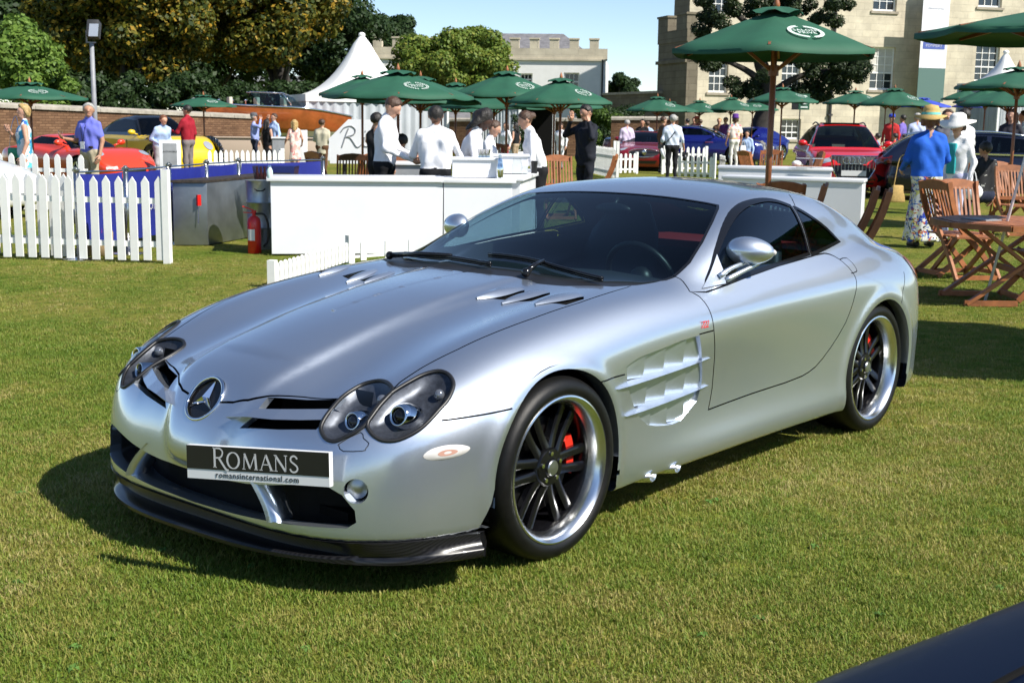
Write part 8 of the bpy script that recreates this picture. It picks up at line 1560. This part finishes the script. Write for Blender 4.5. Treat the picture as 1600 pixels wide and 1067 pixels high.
def build_misc():
    # mahogany runabout on its cradle
    vary(P_('mahogany', (.30, .075, .02), .2, 0, 1.), 2.5, .3); P_('deck_cream', (.62, .58, .46), .5); P_('boot_top', (.03, .20, .22), .4); P_('plinth_beige', (.42, .33, .26), .85)
    c = G(425, 47, 200); zb, zt = zof(221, 425, 47), zof(163, 400, 47); r = empty('runabout_boat', (c[0], c[1], 0), VRZ+.30, 'varnished mahogany runabout boat with chrome fittings on a beige stand', 'boat'); s = 47/F_PX; Lb = 205*s*1.08; n, m = 24, 12; V = []
    for i in range(n+1):
        u = i/n; x = -Lb*.42+Lb*u; w = .95*(1-max(0, (u-.35)/.65)**2.4)*(1-.12*(1-u)**3)+.01; sheer = zt-.02-.16*u-.62*max(0, u-.55)**1.6*1.6
        for j in range(m+1):
            q = j/m; f = math.sin(q*math.pi/2); y = w*(.55+.45*f) if q > .25 else w*.55*(q/.25)**.6; z = zb+(sheer-zb)*q**1.0+.25*max(0, u-.75)*(1-q)*4*.3; V.append((x+.35*q*(u-.5), y, z))
    V = np.array(V); F = [(i*(m+1)+j, i*(m+1)+j+1, (i+1)*(m+1)+j+1, (i+1)*(m+1)+j) for i in range(n) for j in range(m)]; V2 = np.concatenate([V, V*[1, -1, 1]]); o = len(V); F2 = F+[tuple(o+i for i in f[::-1]) for f in F]+[tuple(list(range(0, m+1))+[o+j for j in range(m, -1, -1)])]
    zc = np.array([np.mean([V2[i][2] for i in f]) for f in F2]); mesh_obj('hull', V2, F2, None, r, True, None, [MATS['mahogany'], MATS['boot_top'], MATS['deck_cream']], np.where(zc < zb+.22, 1, np.where(zc < zb+.34, 2, 0)))
    top = [V[i*(m+1)+m] for i in range(n+1)]; D = [(p[0], p[1]*k, p[2]+.03*(1-k*k)) for p in top for k in (1, 0, -1)]; mesh_obj('deck', D, [(i*3+j, i*3+j+1, (i+1)*3+j+1, (i+1)*3+j) for i in range(n) for j in range(2)], MATS['mahogany'], r)
    b = MB(); b.tube(np.array(top)+[0, .02, .01], .03, 6); b.tube(np.array(top)*[1, -1, 1]+[0, -.02, .01], .03, 6); b.obj('rub_rail', MATS['chrome'], r, True)
    b = MB(); q = [(-.1*Lb, .70, zt), (.12*Lb, .62, zt-.02), (.2*Lb, 0, zt-.03), (.12*Lb, -.62, zt-.02), (-.1*Lb, -.70, zt)]; hh = [.42, .42, .30, .42, .42]; W = [(x-.3, y*.88, z+k) for (x, y, z), k in zip(q, hh)]; b.add(q+W, [(i, i+1, 6+i, 5+i) for i in range(4)]); b.obj('windscreen', MATS['car_glass'], r); b = MB(); b.tube(W, .018, 6); b.tube([q[1], W[1]], .018, 6); b.tube([q[3], W[3]], .018, 6); b.obj('windscreen_frame', MATS['chrome'], r, True)
    for k in range(3): b = MB(); b.box((-.28*Lb+k*.18*Lb, 0, zt+.06), (.12, 1.1, .34)); b.obj('seat', MATS['deck_cream'], r, bevel=.03)
    b = MB(); b.tube(catmull([(-.40*Lb, .9, zt-.02), (-.50*Lb, .7, zt+.10), (-.52*Lb, 0, zt+.12), (-.50*Lb, -.7, zt+.10), (-.40*Lb, -.9, zt-.02)], 4), .06, 8); b.obj('stern_rail', MATS['counter_white'], r, True)
    for k in range(4): b = MB(); b.lathe([(.03, 0), (.02, .08), (.06, .12), (.05, .16), (0, .17)], 10); q_ = b.obj('deck_cleat', MATS['chrome'], r, True); q_.location = (-.34*Lb+.09*k*Lb, .75, zt)
    for x in (-.25*Lb, .2*Lb): b = MB(); b.box((x, 0, zb/2-.02), (.3, 1.1, zb)); b.obj('cradle', MATS['plinth_beige'], r)
    f = Facade(G(312, 43), G(512, 43)); p = empty('beige_plinth', f.a, f.rz, 'long beige display plinth in front of the boat', 'plinth'); zz = zof(216, 400, 43); b = MB(); f.box(b, 0, f.len, -.7, 0, 0, zz); b.obj('panel', MATS['plinth_beige'], p, bevel=.02)
    b = MB(); f.box(b, -.05, f.len+.05, -.75, .05, zz, zz+.03); b.obj('top', MATS['plinth_beige'], p)
    # white slanted sign with script
    f = Facade(G(515, 31), G(627, 31)); r = empty('script_sign', f.a, f.rz, 'big white slanted sign board with dark script lettering behind the young waiter', 'sign'); z1, z0 = zof(187, 560, 31), zof(256, 560, 31); b = MB(); g = f.sg; L_ = f.len; b.prism([(0, z0), (L_, z0), (L_, z1), (L_*.26, z1), (-.02, zof(217, 515, 31))], -.06, .06, 'y'); b.obj('board', MATS['counter_white'], r); b = MB()
    S = lambda pts: [(L_*.17+x*1.0, g*.068, zof(226, 540, 31)-.06+z) for x, z in pts]
    for pts in ([(0, 0), (.10, .30), (.16, .44)], [(-.02, .36), (.06, .46), (.22, .50), (.32, .42), (.28, .30), (.10, .24), (.20, .22), (.34, .02), (.42, .02), (.50, .10)], [(.50, .10), (.54, .24), (.52, .06), (.60, .02), (.66, .10)], [(.66, .22), (.74, .02), (.86, .26)], [(1.16, .22), (1.02, .24), (.94, .10), (1.02, .02), (1.14, .16), (1.18, .22), (1.16, .04), (1.24, .06)], [(.56, .38), (.57, .39)]): b.tube(catmull(S(pts), 4), .016, 6)
    b.obj('script_lettering', MATS['lead_grey'], r); [b2 for b2 in ()]
    for u in (.2, .9): b = MB(); f.box(b, L_*u-.04, L_*u+.04, -.3, -.06, 0, z0+.3); b.obj('leg', MATS['iron_dark'], r)
    # white display board leaned on by the man in light blue
    f = Facade(G(247, 29.3), G(281, 29.3)); r = empty('display_board', f.a, f.rz, 'white display board with a grey printed panel in front of the man in light blue', 'sign'); z1 = zof(219, 265, 29.3); b = MB(); f.box(b, 0, f.len, -.04, .02, .05, z1); b.obj('board', MATS['counter_white'], r, bevel=.01); b = MB(); f.box(b, f.len*.18, f.len*.82, .021, .026, z1*.45, z1*.93); b.obj('printed_panel', MATS['lead_grey'], r); V, F = text_mesh('AUTOMOBILE', .05, 1); mesh_obj('lettering', np.stack([f.len/2+V[:, 0]*(1 if f.sg < 0 else 1), np.full(len(V), f.sg*.03), z1*.75+V[:, 1]], 1), F, MATS['iron_dark'], r)
    for u in (.1, .9): b = MB(); f.box(b, f.len*u-.02, f.len*u+.02, -.3, -.04, 0, z1*.6); b.obj('strut', MATS['counter_white'], r)
    # floodlight mast
    c = G(148, 33, 180); r = empty('floodlight_mast', c, VRZ, 'grey mast carrying a square floodlight in front of the chestnuts', 'lamp'); z = zof(68, 140, 33); b = MB(); b.tube([(0, 0, 0), (0, 0, z)], [.07, .05], 10); b.obj('pole', MATS['lead_grey'], r, True); b = MB(); b.box((.08, -.05, z+.32), (.28, .26, .42), rx=-.35); b.obj('lamp_housing', MATS['iron_dark'], r, bevel=.02); b = MB(); b.box((.12, -.195, z+.30), (.22, .01, .32), rx=-.35); b.obj('lamp_glass', MATS['lamp_white'], r); b = MB(); b.bar((-.12, 0, z+.02), (-.12, 0, z+.30), .03); b.bar((-.14, 0, z+.02), (.1, 0, z+.02), .03); b.obj('bracket', MATS['lead_grey'], r)
    # green event flag sign on a thin post
    c = G(1251, 44, 160); r = empty('event_sign', c, VRZ+.1, 'green and black square sign with white emblem on a thin post before the mansion', 'sign'); z0, z1 = zof(172, 1251, 44), zof(147, 1251, 44); w = 27*44/F_PX; b = MB(); b.box((w*.2, 0, (z0+z1)/2), (w*.62, .03, z1-z0)); b.obj('green_panel', MATS['parasol_green'], r); b = MB(); b.box((-w*.30, .01, (z0+z1)/2), (w*.38, .03, z1-z0)); b.obj('dark_panel', MATS['black_satin'], r); b = MB(); b.tube([(0, .03, 0), (0, .03, z1)], .022, 8); b.obj('post', MATS['iron_dark'], r)
    b = MB(); b.tube([(w*.2+.11*math.cos(t), -.022, (z0+z1)/2+.06+.13*math.sin(t)) for t in np.linspace(0, 2*math.pi, 15)], .03, 6, False); b.box((w*.2, -.022, z0+.09), (w*.4, .012, .05)); b.obj('emblem', MATS['logo_white'], r)
    # potted topiary by the marquee
    c = G(809, 44.5); r = empty('topiary', c, 0, 'slim dark green topiary in a white pot beside the marquee opening', 'plant'); b = MB(); b.box((0, 0, .25), (.36, .36, .5), top=(.42, .42)); b.obj('pot', MATS['counter_white'], r); rg = np.random.default_rng(5); C = np.array([(rg.uniform(-.12, .12), rg.uniform(-.12, .12), z) for z in np.linspace(.6, 1.7, 12)]); quads('foliage', leaves(C, np.linspace(.24, .12, 12), 1600, .07, rg), MATS['leaf_dark'], r)
    # sacks behind the near fence
    c = G(143, 14.9); r = empty('canvas_sack', c, VRZ+.2, 'tan canvas sack with red print slumped behind the picket fence', 'sack'); P_('sack_tan', (.36, .26, .14), .9); b = MB(); b.ball((0, 0, .22), (.20, .15, .26), 14, 9); b.obj('sack', MATS['sack_tan'], r, True); b = MB(); b.box((.02, -.155, .30), (.12, .01, .05)); b.obj('red_print', MATS['extinguisher_red'], r); c = G(126, 15.2); r = empty('foil_bundle', c, VRZ, 'crumpled silver grey bundle beside the canvas sack', 'bundle'); b = MB(); b.ball((0, 0, .42), (.17, .13, .12), 12, 7); b.ball((.03, 0, .16), (.16, .14, .18), 12, 7); b.obj('bundle', MATS['steel_sheet'], r, True)
    # display stands between boat guests
    f = Facade(G(425, 36), G(444, 36)); r = empty('drinks_stand', f.a, f.rz, 'grey drinks stand with a white top among the guests by the boat', 'stand'); b = MB(); f.box(b, 0, f.len, -.4, 0, 0, .98); b.obj('body', MATS['lead_grey'], r); b = MB(); f.box(b, -.03, f.len+.03, -.43, .03, .98, 1.02); b.obj('top', MATS['counter_white'], r)
    f = Facade(G(462, 37.5), G(480, 37.5)); r = empty('white_partition', f.a, f.rz, 'upright white panel behind the blonde in pink', 'panel'); b = MB(); f.box(b, 0, f.len, -.3, 0, 0, 1.2); b.obj('panel', MATS['counter_white'], r, bevel=.01)
build_cars(); build_misc()
build_coupe()
import time as _t
